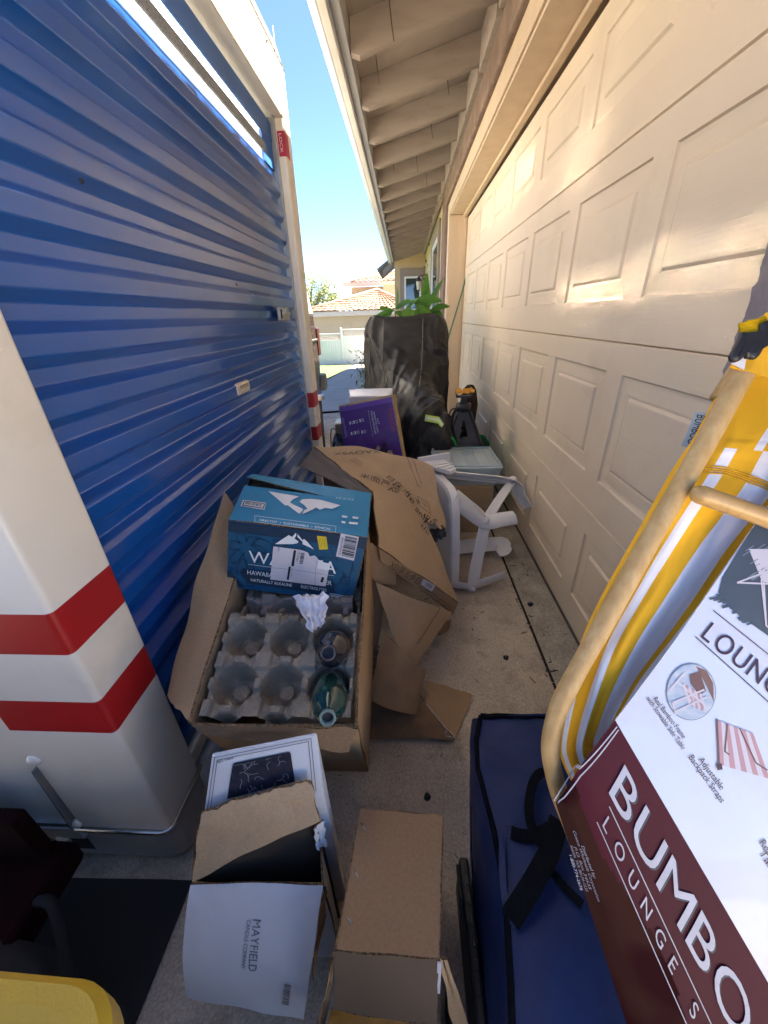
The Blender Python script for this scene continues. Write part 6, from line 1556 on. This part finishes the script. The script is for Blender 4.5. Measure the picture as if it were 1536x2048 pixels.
# ------------------------------------------------------------------ white plastic stool lying on its side
M_WPL = mat('white moulded plastic', (0.74, 0.74, 0.75), 0.35, scale=3, var=0.06, dirt=(0.45, 0.42, 0.36), dirt_scale=6, dirt_amt=0.25)
st = thing('plastic_stool', 'white moulded plastic stool lying on its side with splayed legs near garage door', 'stool', (0.35, 1.6, gz(.35, 1.6)))
S3 = px(906, 1188, y=1.50); S2 = px(908, 985, y=1.60); S1 = px(852, 928, y=2.02); S4 = S3 + (S1 - S2) + Vector((0, 0, -.02))
sn = (S2 - S3).cross(S4 - S3).normalized()
if sn.x < 0: sn = -sn        # towards the legs
def seat(u, v):
    # rounded-corner square plate
    p = bil(S3, S2, S1, S4)(u, v); return p
def rsq(k, n=48, e=5.0, s=1.0):
    a = 2 * math.pi * k / n; c, d = math.cos(a), math.sin(a)
    return 0.5 + 0.5 * s * math.copysign(abs(c) ** (2 / e), c), 0.5 + 0.5 * s * math.copysign(abs(d) ** (2 / e), d)
mb = MB(); N = 48
def ring(s, off): return [seat(*rsq(k, N, 6.0, s)) + sn * off for k in range(N)]
R_ = [ring(0.94, -.012), ring(0.995, -.006), ring(1.0, 0.006), ring(1.0, 0.030), ring(0.985, 0.032), ring(0.975, 0.030), ring(0.965, 0.004), ring(0.5, 0.002)]
for a, b in zip(R_[:-1], R_[1:]):
    mb.add(a + b, [[k, (k + 1) % N, N + (k + 1) % N, N + k] for k in range(N)], 0, True)
mb.add(R_[0], [list(range(N))]); mb.add(R_[-1], [list(range(N))])
for k in range(1, 8):
    t = k / 8
    for a, b in (((t, .04), (t, .96)), ((.04, t), (.96, t))):
        A_, B_ = seat(*a), seat(*b); d = (B_ - A_).normalized(); s_ = sn.cross(d) * .0018
        mb.add([A_ - s_, B_ - s_, B_ + s_, A_ + s_] + [p + sn * .022 for p in (A_ - s_, B_ - s_, B_ + s_, A_ + s_)], [[4, 5, 6, 7], [0, 1, 5, 4], [2, 3, 7, 6], [1, 2, 6, 5], [3, 0, 4, 7]])
mb.build('seat', M_WPL, st, auto=40)
J1, J2, J3 = px(1024, 964, y=1.96), px(972, 1042, y=1.66), px(945, 1172, y=1.53); J4 = px(1000, 1088, y=1.86)
F1, F2, F3, F4 = px(1057, 1016, x=.672), px(1030, 1034, y=1.70), px(1009, 1150, y=1.555), px(1012, 1106, y=1.76)
legs = [(seat(.93, .93), J1, F1), (seat(.93, .07), J2, F2), (seat(.07, .07), J3, F3), (seat(.07, .93), J4, F4)]
cen_ = (J1 + J2 + J3 + J4) / 4
for (S, J, Fo) in legs:
    mb = MB(); out = (J - cen_).normalized()
    path = smooth([S + sn * .01, S.lerp(J, .5) + out * .004, J, J.lerp(Fo, .5), Fo], 6)
    def legf(u, v, path=path, out=out):
        i = min(int(v * (len(path) - 1)), len(path) - 2); f = v * (len(path) - 1) - i; p = path[i].lerp(path[i + 1], f); d = (path[i + 1] - path[i]).normalized(); s = d.cross(out).normalized(); o = s.cross(d).normalized()
        if o.dot(out) < 0: o = -o
        a = (u - .5) * 2; w = 0.042 * (1 - .12 * v)
        return p + s * w * math.sin(a * 1.35) / math.sin(1.35) + o * (0.020 * math.cos(a * 1.45) - .008)
    mb.slab(legf, 12, 26, 0.0045, 0); mb.build('leg', M_WPL, st, auto=50)
def rail(a, b, w=.05, th=.006, nm='stretcher'):
    mb = MB(); mid = (a + b) / 2; out = (mid - cen_).normalized(); d = (b - a).normalized(); s = d.cross(out).normalized()
    mb.slab(lambda u, v: a.lerp(b, v) + sn * (u - .5) * w + out * .012 * math.sin(math.pi * v), 4, 12, th, 0)
    mb.tube([a.lerp(b, k / 10) + sn * w * .5 + out * .012 * math.sin(math.pi * k / 10) for k in range(11)], .0055, 8); mb.tube([a.lerp(b, k / 10) - sn * w * .5 + out * .012 * math.sin(math.pi * k / 10) for k in range(11)], .0055, 8)
    mb.build(nm, M_WPL, st)
for a, b in ((J1, J2), (J2, J3)): rail(a, b)
for S, J, Fo in legs[:1]: rail(S + sn * .02, J, .06, .005, 'apron')
rail(legs[1][0] + sn * .015, J2, .045, .005, 'apron'); rail(legs[2][0] + sn * .015, J3, .045, .005, 'apron'); rail(seat(.95, .2) + sn * .02, seat(.95, .9) + sn * .02, .03, .005, 'apron')
for J in (J1, J2, J3):
    mb = MB(); mb.lathe([(0.001, .0), (0.020, 0.0), (0.022, .006), (0.022, .014), (0.018, .018), (0.001, .019)], J + (J - cen_).normalized() * .008, (J - cen_), 16); mb.build('joint_cap', M_WPL, st)
# white stool part tucked at the back: second nested stool slab
m2 = MB(); a, b, c, d = px(832, 928, y=1.93), px(900, 946, y=1.78), px(912, 940, y=1.82), px(888, 922, y=2.0)
m2.slab(bil(a, b, c, d), 6, 4, .018, 0)
for k in range(3): q = a.lerp(b, .45 + k * .2); m2.bar(q + Vector((0, 0, .01)), d.lerp(c, .45 + k * .2) + Vector((0, 0, .012)), .008, .008)
p, q = px(836, 930, y=1.95), px(898, 921, y=2.02); m2.slab(bil(p, q, q + Vector((0, 0, .045)), p + Vector((0, 0, .04))), 6, 3, .02, 0)
tag(m2.build('stool_lid', M_WPL, None), 'small white slatted plastic panel resting between torn carton and white stool', 'panel')

# ------------------------------------------------------------------ purple Halloween carton
pc = thing('purple_carton', 'tall purple printed carton with worn tan edges leaning before the covered motorcycle', 'box', (-0.25, 2.25, gz(-.25, 2.25)))
PTL, PTR, PBR = px(677, 812, y=2.26), px(784, 790, y=2.24), px(807, 917, y=2.14)
PBL = PBR + (PTL - PTR) * 1.0 + Vector((0.0, 0.0, 0.0)); dnv = (PBR - PTR); kk = (PBR.z - gz(.02, 2.1) - .01) / -dnv.z
PBR = PBR + dnv * kk; PBL = PBL + dnv * kk
pn_ = (PTR - PTL).cross(PTL - PBL).normalized(); pn_ = pn_ if pn_.y < 0 else -pn_
TH = -pn_ * 0.115
mb = MB()
cq = crumple(0.004, 4, 3)
mb.slab(bil(PBL, PBR, PTR, PTL, crumple(0.0025, 3, 7)), 12, 24, .004, 0)
for a, b in ((PTL, PTR), (PTR, PBR), (PBR, PBL), (PBL, PTL)): mb.slab(bil(a, b, b + TH, a + TH, cq), 10, 6, .004, 0)
mb.slab(bil(PBL + TH, PBR + TH, PTR + TH + Vector((.004, 0, .012)), PTL + TH + Vector((0, 0, .012)), cq), 8, 12, .004, 0)
mb.build('carton_body', M_KRAFTP, pc)
Pp = Pl(PTL, PTR, PBR, 0.0045)
M_PUR = mat('purple print', (0.075, 0.012, 0.20), 0.45, col2=(0.060, 0.010, 0.165), scale=8, coat=0.2, dirt=(0.14, 0.07, 0.28), dirt_scale=9, dirt_amt=0.4)
mb = MB()
Pp.poly(mb, [(679, 815), (686, 812), (690, 813.5), (694, 810.5), (700, 811), (783, 794), (805, 913), (812, 950), (700, 975), (690, 905)], 0)
Pp.poly(mb, [(679, 815), (783, 794), (785, 804), (681, 824)], 4, 1.2)
Pp.text(mb, 'HAUNTED', (777, 817), (786, 863), 0.019, 1, 1.6); Pp.text(mb, 'LIVING', (775, 824), (781, 856), 0.010, 1, 1.6)
Pp.text(mb, '6-FT', (754, 837), (756.5, 849), 0.010, 2, 1.6); Pp.text(mb, 'ANIMATED GARY', (746.5, 824), (755, 866), 0.010, 2, 1.6); Pp.text(mb, 'THE GRAVEDIGGER', (741, 822), (750, 869), 0.0105, 2, 1.6)
Pp.text(mb, 'GARY EL SEPULTURERO ANIMADO DE 1.83 M', (736, 820), (745.5, 873), 0.0038, 2, 1.6)
Pp.text(mb, 'SOUND ACTIVATED. LIFE SIZE PROP', (687, 836), (694, 874), 0.0032, 2, 1.6); Pp.text(mb, 'INDOOR OR COVERED USE', (684.5, 836), (692, 876), 0.0028, 2, 1.6)
for (u, v) in ((724, 838), (712, 841), (704, 843), (728, 861), (715, 862), (707, 864)):
    Pp.line(mb, [(u, v), (u + 3, v - .5), (u + 4, v + 4), (u + 1, v + 5), (u, v)], .002, 2, 1.6); Pp.poly(mb, [(u - 5, v + .5), (u - 2.5, v), (u - 1.5, v + 6), (u - 4, v + 6.5)], 2, 1.6)
for (u, v, r, c) in ((757, 896, 4, 3), (769, 890, 5, 5), (780, 907, 6, 3), (768, 905, 9, 5)): Pp.poly(mb, [(u + r * math.cos(k), v + r * math.sin(k) * 1.2) for k in [i * .785 for i in range(8)]], c, 1.4 if c == 5 else 1.8)
mb.build('carton_print', [M_PUR, mat('orange red print', (0.42, 0.07, 0.03), 0.6), M_WPRINT, mat('bone print', (0.42, 0.30, 0.16), 0.7), mat('light purple print', (0.13, 0.05, 0.34), 0.4), mat('dark figure print', (0.030, 0.012, 0.04), 0.6)], pc)
w0_ = thing('white_carton', 'plain white carton standing behind the purple carton', 'box', (-.2, 2.6, gz(-.2, 2.6)))
a, b = px(700, 792, y=2.55), px(752, 790, y=2.55)
mb = MB(); mb.box((a.x, 2.50, gz(-.2, 2.6) + .003), (b.x + .1, 2.82, a.z), 0, .004); mb.build('carton_body', M_WCARD, w0_)
mb = MB(); mb.slab(bil(Vector((a.x + .01, 2.50, a.z + .003)), Vector((b.x + .09, 2.50, a.z + .003)), Vector((b.x + .08, 2.66, a.z + .02)), Vector((a.x - .02, 2.66, a.z + .02))), 4, 4, .003, 0); mb.build('top_flap', M_WCARD, w0_)
dv = thing('battery_box', 'small black boxed device with cable on the concrete left of purple carton', 'device', (px(676, 840, y=3.0).x, 3.0, gz(-.5, 3)))
p = px(677, 858, y=3.0); gzz = gz(p.x, 3.0)
mb = MB(); mb.box((p.x - .02, 2.95, gzz + .003), (p.x + .12, 3.08, px(677, 846, y=3.0).z), 0, .008); mb.build('case_body', M_BLACKP, dv)
mb = MB(); mb.box((p.x - .018, 2.955, px(677, 846, y=3.0).z), (p.x + .115, 3.075, px(677, 842, y=3.0).z), 0, .004); mb.build('grey_lid', M_GREYM, dv)
mb = MB(); mb.tube(smooth([Vector((p.x - .02, 2.98, p.z)), Vector((p.x - .06, 2.97, p.z - .03)), Vector((p.x - .07, 2.96, gzz + .02)), Vector((p.x - .03, 2.94, gzz + .01)), Vector((p.x, 2.94, gzz + .02))], 5), .005, 6); mb.build('cable', M_BLACKP, dv)
mb = MB(); q = [px(653, 880, y=2.5), px(676, 898, y=2.3), px(664, 886, y=2.2), px(650, 903, y=2.2)]
g_ = gz(-.45, 2.2); c_ = px(660, 895, y=2.15)
def sack(u, v):
    a = 2 * math.pi * u; r = (0.075 * math.sin(math.pi * min(1, v * 0.9 + .1)) + .01); 
    z = g_ + .005 + (c_.z + .04 - g_) * v
    return Vector((c_.x + .03 + r * math.cos(a), 2.28 + r * math.sin(a), z)) + Vector((pnoise((u * 8, v * 6, 1)), pnoise((u * 8, v * 6, 5)), 0)) * .025
mb.grid(sack, 32, 22, 0, True, False); tag(mb.build('plastic_sack', mat('black grey film', (0.04, 0.042, 0.05), 0.25, scale=14, col2=(0.30, 0.31, 0.33), contrast=(.35, .5)), None), 'crumpled black plastic sack beside far container post', 'sack')

# ------------------------------------------------------------------ plants
M_LEAFB = leaf_mat('bright plumeria leaves', (0.13, 0.29, 0.045), (0.055, 0.15, 0.02))
M_STEM = mat('grey green stem', (0.22, 0.20, 0.14), 0.8)
M_POT = mat('terracotta pot', (0.34, 0.16, 0.09), 0.85)
def leaf(mb, base, d, up, L, w, droop=0.3, mi=0):
    d = Vector(d).normalized(); s = d.cross(Vector(up)).normalized(); n = s.cross(d)
    def fn(u, v):
        t = v; ww = w * math.sin(math.pi * min(1, t ** 0.8 * .97 + .015)) ** 0.8
        a = (u - .5) * 2; return Vector(base) + d * L * t - Vector((0, 0, 1)) * droop * L * t * t + s * a * ww + n * abs(a) * ww * .35
    mb.grid(fn, 4, 8, mi, True, False)
pl = thing('plumeria_plant', 'broad leaved green potted plant rising behind the covered motorcycle', 'plant', (0.06, 4.45, gz(.06, 4.45)))
gp = gz(.06, 4.45)
mb = MB(); mb.lathe([(0.12, 0), (0.17, .26), (0.185, .27), (0.185, .31), (0.165, .31), (0.15, .25)], (0.06, 4.45, gp), (0, 0, 1), 24); mb.lathe([(0.001, .25), (.152, .25)], (0.06, 4.45, gp)); mb.build('pot', M_POT, pl)
rr = random.Random(21); 
tips = [px(u, v, y=yy) for u, v, yy in ((790, 622, 4.3), (803, 628, 4.45), (822, 622, 4.3), (838, 630, 4.45), (853, 622, 4.5), (846, 606, 4.55), (862, 626, 4.4))]
mb = MB(); 
for t in tips:
    b = Vector((0.06, 4.45, gp + .25)); mb.tube([b, b.lerp(t, .5) + Vector((rr.uniform(-.05, .05), 0, .05)), t], [.014, .011, .007], 7)
mb.build('stem', M_STEM, pl)
mb = MB()
for (u, v, du, dv_, L, w, yy) in ((790, 620, -48, 22, .30, .045, 4.25), (788, 622, -30, -6, .22, .045, 4.3), (790, 618, 4, -42, .24, .045, 4.3), (792, 620, 34, -26, .22, .05, 4.3), (790, 625, 22, 12, .18, .05, 4.25), (782, 626, -18, 14, .2, .04, 4.25), (806, 632, 30, -40, .2, .04, 4.3),
    (822, 618, -6, 24, .22, .075, 4.2), (830, 612, 22, 30, .28, .09, 4.2), (828, 606, 40, -4, .28, .08, 4.25), (836, 618, 14, 34, .26, .085, 4.2), (838, 620, 36, 14, .24, .06, 4.3), (850, 618, 2, -58, .34, .045, 4.45), (852, 622, 28, -54, .34, .03, 4.5), (860, 622, 22, -6, .20, .055, 4.3), (856, 624, -20, -20, .22, .05, 4.4), (862, 620, 16, 12, .16, .05, 4.3), (815, 626, -14, 10, .16, .06, 4.25), (846, 612, 8, -70, .36, .035, 4.5)):
    b = px(u, v, y=yy); e = px(u + du, v + dv_, y=yy + rr.uniform(-.15, .1)); leaf(mb, b, e - b, (rr.uniform(-.3, .3), -0.6, 0.8), max(L, (e - b).length), w, rr.uniform(.02, .15))
mb.build('foliage', M_LEAFB, pl)
M_LEAFS = leaf_mat('small grey green leaves', (0.16, 0.24, 0.09), (0.08, 0.14, 0.06))
def shrub(name, label, base, pts, n, size, seed, spread, m):
    t = thing(name, label, 'plant', base); rr = random.Random(seed); b = Vector(base); ms = MB(); ml = MB()
    for p in pts:
        p = Vector(p); path = [b, b.lerp(p, .5) + Vector((rr.uniform(-.06, .06), rr.uniform(-.06, .06), .04)), p]; ms.tube(path, [.006, .004, .002], 5)
        for _ in range(n):
            f = rr.uniform(.45, 1.05); c = b.lerp(p, f) + Vector((rr.gauss(0, spread), rr.gauss(0, spread), rr.gauss(0, spread)))
            leaf(ml, c, (rr.gauss(0, 1), rr.gauss(0, 1), rr.gauss(-.2, .6)), (0, 0.3, 1), size * rr.uniform(.7, 1.3), size * .22, .2)
    ms.build('stem', M_STEM, t); ml.build('foliage', m, t)
bs = px(738, 790, y=5.4); gb_ = gz(bs.x, 5.4)
shrub('nandina_shrub', 'airy small leaved shrub at the left of the covered motorcycle', (bs.x, 5.4, gb_), [px(u, v, y=5.4 + k * .08) for k, (u, v) in enumerate(((712, 700), (722, 706), (732, 712), (718, 725), (726, 745), (735, 730), (731, 765), (738, 752), (742, 700)))], 26, .055, 31, .05, M_LEAFS)
vb = Vector((0.47, 8.4, gz(.47, 8.4)))
shrub('climbing_vine', 'thin dark green vine climbing the wall beside the far window', vb, [Vector((0.45, 8.4 + k * .08, 0.5 + k * .28)) for k in range(7)], 26, .07, 33, .05, leaf_mat('dark vine leaves', (0.05, 0.13, 0.04), (0.025, 0.07, 0.025)))
hs = MB(); hp = [px(941, 520, y=5.12), px(928, 570, y=5.10), px(912, 625, y=5.0), px(899, 668, y=4.9), px(893, 700, y=4.85)]
hp += [Vector((hp[-1].x - .02, 4.8, .3)), Vector((hp[-1].x - .03, 4.7, gz(.4, 4.7) + .02)), Vector((0.3, 4.5, gz(.3, 4.5) + .012))]
hs.tube(smooth(hp, 6), .009, 8); tag(hs.build('garden_hose', mat('green hose rubber', (0.10, 0.22, 0.13), 0.5), None), 'thin green garden hose hanging down the far door jamb', 'hose')
mb = MB(); a, b = px(640, 733, y=9), px(745, 723, y=9.2)
mb.tube(smooth([Vector((-2.2, 8.6, gz(-1.6, 8.6) + .03)), pg(640, 736) + Vector((0, 0, .02)), pg(690, 728) + Vector((0, 0, .02)), pg(745, 722) + Vector((0, 0, .02))], 6), .012, 6)
tag(mb.build('water_hose', M_BLACKP, None), 'dark hose lying across the far walkway and lawn edge', 'hose')

# ------------------------------------------------------------------ parked motorhome beyond the container
M_VAN = mat('white van paint', (0.74, 0.70, 0.62), 0.2, scale=3, var=0.06, coat=0.8)
M_VAN2 = mat('dark brown van paint', (0.035, 0.022, 0.022), 0.25, scale=3, coat=0.8)
vn = thing('parked_van', 'tall white and dark brown van parked beyond the storage container', 'van', (-1.6, 5.0, gz(-1.6, 5)))
gv = gz(-1.6, 5)
prof = [(-1.05, .36), (-1.03, .70), (-1.04, 1.25), (-1.10, 1.62), (-1.20, 2.0), (-1.34, 2.22), (-1.9, 2.30), (-2.7, 2.24), (-2.9, 1.6), (-2.95, .4)]
ys = [3.0, 3.3, 4.6, 4.95, 5.05]
mb = MB(); n = len(prof)
vs = []
for i, y in enumerate(ys):
    k = 0.06 if i in (0, 4) else 0.0
    for x, z in prof: vs.append((x + (-k if x > -2 else k), y + 0.10 * (z - .4) * (-1 if i >= 3 else 0), z))
fs = [[i * n + j, i * n + (j + 1) % n, (i + 1) * n + (j + 1) % n, (i + 1) * n + j] for i in range(len(ys) - 1) for j in range(n)] + [list(range(n)), [(len(ys) - 1) * n + j for j in range(n)]]
ml = []
for i in range(len(ys) - 1):
    for j in range(n): ml.append(1 if j in (0, 1, 8) else 0)
mb.add(vs, fs, ml + [0, 1], False); mb.build('body', [M_VAN, M_VAN2], vn, fix=True)
mb = MB(); mb.slab(bil(Vector((-1.036, 3.5, 1.34)), Vector((-1.036, 4.5, 1.34)), Vector((-1.155, 4.4, 1.92)), Vector((-1.155, 3.5, 1.92))), 4, 4, .01, 0); mb.build('side_window', M_GLASS, vn)
mb = MB(); mb.box((-1.06, 4.93, .80), (-1.025, 5.06, 1.10), 0, .01); mb.build('tail_light', mat('red lamp lens', (0.06, 0.008, 0.008), 0.15, coat=.8), vn)
mb = MB(); mb.box((-2.9, 4.98, .38), (-1.0, 5.16, .58), 0, .03); mb.build('bumper', mat('grey bumper', (0.22, 0.22, 0.22), .5), vn)
mb = MB(); mb.tube([(-1.33, 3.0, 2.25), (-1.33, 4.9, 2.22)], .012, 6); mb.tube([(-1.03, 3.1, .98), (-1.03, 4.9, .98)], .012, 6); mb.tube([(-1.30, 4.35, 2.12), (-1.28, 4.36, 2.3), (-1.22, 4.38, 2.32)], .014, 6); mb.build('chrome_trim', M_STEEL, vn)
for y in (3.5, 4.6):
    mb = MB(); mb.lathe([(0.12, -.09), (0.28, -.10), (0.30, -.06), (0.30, .06), (0.28, .10), (0.12, .09)], (-1.18, y, gv + .30), (1, 0, 0), 28); wh = mb.build('wheel', mat('tyre rubber', (.015, .015, .016), .85), vn)
    mb = MB(); mb.lathe([(0.001, .07), (0.12, .06), (0.17, .085), (0.175, .06)], (-1.18, y, gv + .30), (1, 0, 0), 20); mb.build('rim', M_STEEL, wh)
hr = thing('trailer_hitch', 'chrome tow bar end standing just past the far container post', 'tow bar', px(648, 830, y=3.0))
mb = MB(); p = px(644, 795, y=2.95); mb.box((p.x - .12, 2.92, p.z - .02), (p.x + .015, 2.98, p.z + .02), 0, .012); mb.build('tow_head', M_STEEL, hr)
mb = MB(); mb.tube([Vector((p.x - .02, 2.95, p.z)), Vector((p.x - .03, 2.95, gz(p.x, 2.95) + .01))], .014, 8); mb.build('tow_leg', M_BLACKP, hr)

# ------------------------------------------------------------------ yellow bin, red cart at the near left
M_YPL = mat('yellow moulded plastic', (0.52, 0.34, 0.02), 0.4, scale=4, var=0.15, bump=.2, bscale=300)
yb = thing('yellow_bin', 'yellow plastic bin lid corner at the near left beside the container', 'bin', (-0.42, 0.02, gz(-.42, 0)))
yt = px(180, 1990, d=.36); zy = yt.z
cx0, cx1 = -0.80, px(244, 2010, d=.35).x; yq = px(120, 1948, d=.37).y
def rrect(x0, x1, y0, y1, r, n=8):
    out = []
    for cx_, cy_, a0 in ((x1 - r, y1 - r, 0), (x0 + r, y1 - r, 1), (x0 + r, y0 + r, 2), (x1 - r, y0 + r, 3)):
        for k in range(n + 1): a = (a0 + k / n) * math.pi / 2; out.append((cx_ + r * math.cos(a), cy_ + r * math.sin(a)))
    return out
def lofty(mb, rings, smooth_=True):
    n = len(rings[0])
    for a, b in zip(rings[:-1], rings[1:]): mb.add(a + b, [[k, (k + 1) % n, n + (k + 1) % n, n + k] for k in range(n)], 0, smooth_)
    mb.add(rings[-1], [list(range(n))]); mb.add(rings[0], [list(range(n))[::-1]])
tl_ = lambda x: 0.10 * (x - cx1)
rg = lambda ins, z, r: [Vector((x, y, z - tl_(x) * 0.9)) for x, y in rrect(cx0 + ins, cx1 - ins, -0.45 + ins, yq - ins, r)]
mb = MB(); lofty(mb, [rg(.012, zy - .05, .05), rg(0, zy - .045, .055), rg(0, zy - .012, .055), rg(.006, zy - .003, .055), rg(.02, zy, .05)]); mb.build('lid', M_YPL, yb)
mb = MB(); gy = gz(-.5, 0); lofty(mb, [[Vector((x, y, gy + .004)) for x, y in rrect(cx0 + .05, cx1 - .05, -.40, yq - .05, .05)], [Vector((x, y, zy - .046 - tl_(x) * .9)) for x, y in rrect(cx0 + .02, cx1 - .02, -.43, yq - .02, .05)]]); mb.build('bin_body', M_YPL, yb)
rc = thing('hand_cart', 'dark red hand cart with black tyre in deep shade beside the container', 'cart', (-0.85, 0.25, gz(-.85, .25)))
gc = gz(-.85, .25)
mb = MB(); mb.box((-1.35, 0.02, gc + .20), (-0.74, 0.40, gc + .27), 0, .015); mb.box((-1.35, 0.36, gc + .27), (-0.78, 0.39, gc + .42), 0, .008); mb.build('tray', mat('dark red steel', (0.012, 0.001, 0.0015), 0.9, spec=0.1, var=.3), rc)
for (x, y) in ((-0.80, 0.20), (-1.28, 0.20)):
    mb = MB(); mb.lathe([(0.075, -.03), (0.13, -.035), (0.145, 0), (0.13, .035), (0.075, .03)], (x, y, gc + .147), (0.1, -1, 0.05), 28); wh = mb.build('wheel', mat('tyre rubber', (.015, .015, .016), .85), rc)
    mb = MB(); mb.lathe([(0.001, .03), (0.06, .032), (0.078, .038), (0.082, .03)], (x, y, gc + .147), (0.1, -1, 0.05), 24); mb.build('rim', mat('dull grey rim', (.30, .29, .28), .5), wh)
mb = MB(); mb.tube(smooth([Vector((-.76, .30, gc + .25)), Vector((-.68, .28, gc + .30)), Vector((-.62, .20, gc + .22)), Vector((-.64, .12, gc + .10)), Vector((-.70, .06, gc + .03))], 6), .010, 8); mb.build('handle', mat('grey handle', (.02, .018, .018), .9, spec=.1), rc)
mb = MB(); mb.slab(lambda u, v: Vector((-1.5 + 0.92 * u + .03 * v, -0.6 + 1.02 * v, gz(-1.5 + .92 * u, 0) + .008 + .004 * pnoise((u * 5, v * 5, 1)))), 12, 12, .006, 0)
tag(mb.build('rubber_mat', mat('black rubber mat', (.012, .010, .010), .8, var=.3), None), 'black rubber mat on the ground under the red cart', 'mat')

# ------------------------------------------------------------------ debris
rr = random.Random(44)
M_ROCK = mat('dark seed pod', (0.02, 0.015, 0.012), 0.7)
for i, (u, v, s, lab) in enumerate(((1060, 1211, .012, 'small black seed pod on the grey apron near the garage door'), (1010, 1317, .011, 'small black pebble on the tan concrete left of the slab joint'), (855, 1595, .010, 'dark curled twig on the concrete left of the blue bag'))):
    p = pg(u, v); mb = MB(); mb.lathe([(0.001, 0), (s * .8, s * .3), (s, s * .8), (s * .6, s * 1.3), (.001, s * 1.4)], p, (rr.uniform(-.3, .3), rr.uniform(-.3, .3), 1), 10)
    mb.v = [q + Vector((1, 1, .5)) * s * .4 * pnoise(q * 160) for q in mb.v]
    tag(mb.build('seed_pod' if i == 0 else ('pebble' if i == 1 else 'twig'), M_ROCK, None), lab, ('seed pod', 'pebble', 'twig')[i])
mb = MB()
for k in range(420):
    x = rr.choice((rr.uniform(-.3, .53), XJ - .001 + rr.gauss(0, .012), rr.uniform(.53, .68))); y = rr.uniform(.35, 4.0); s = rr.uniform(.0012, .0045); a = rr.uniform(0, 6.3); L = s * rr.uniform(1, 5)
    z = gz(x, y) + .0025; d = Vector((math.cos(a), math.sin(a), 0)); n_ = Vector((-d.y, d.x, 0)); c = Vector((x, y, z))
    mb.add([c - d * L - n_ * s * .5, c + d * L - n_ * s * .4, c + d * L * .8 + n_ * s * .5, c - d * L * .7 + n_ * s * .5, c + Vector((0, 0, s * .7))], [[0, 1, 4], [1, 2, 4], [2, 3, 4], [3, 0, 4]], rr.choice((0, 0, 1, 2)))
lit = mb.build('ground_litter', [M_ROCK, mat('dry leaf crumbs', (0.13, 0.085, 0.05), 0.9), mat('pale grit', (0.42, 0.38, 0.32), 0.9)]); lit['kind'] = 'stuff'; lit['label'] = 'dry leaf crumbs and grit scattered over the concrete'; lit['category'] = 'litter'
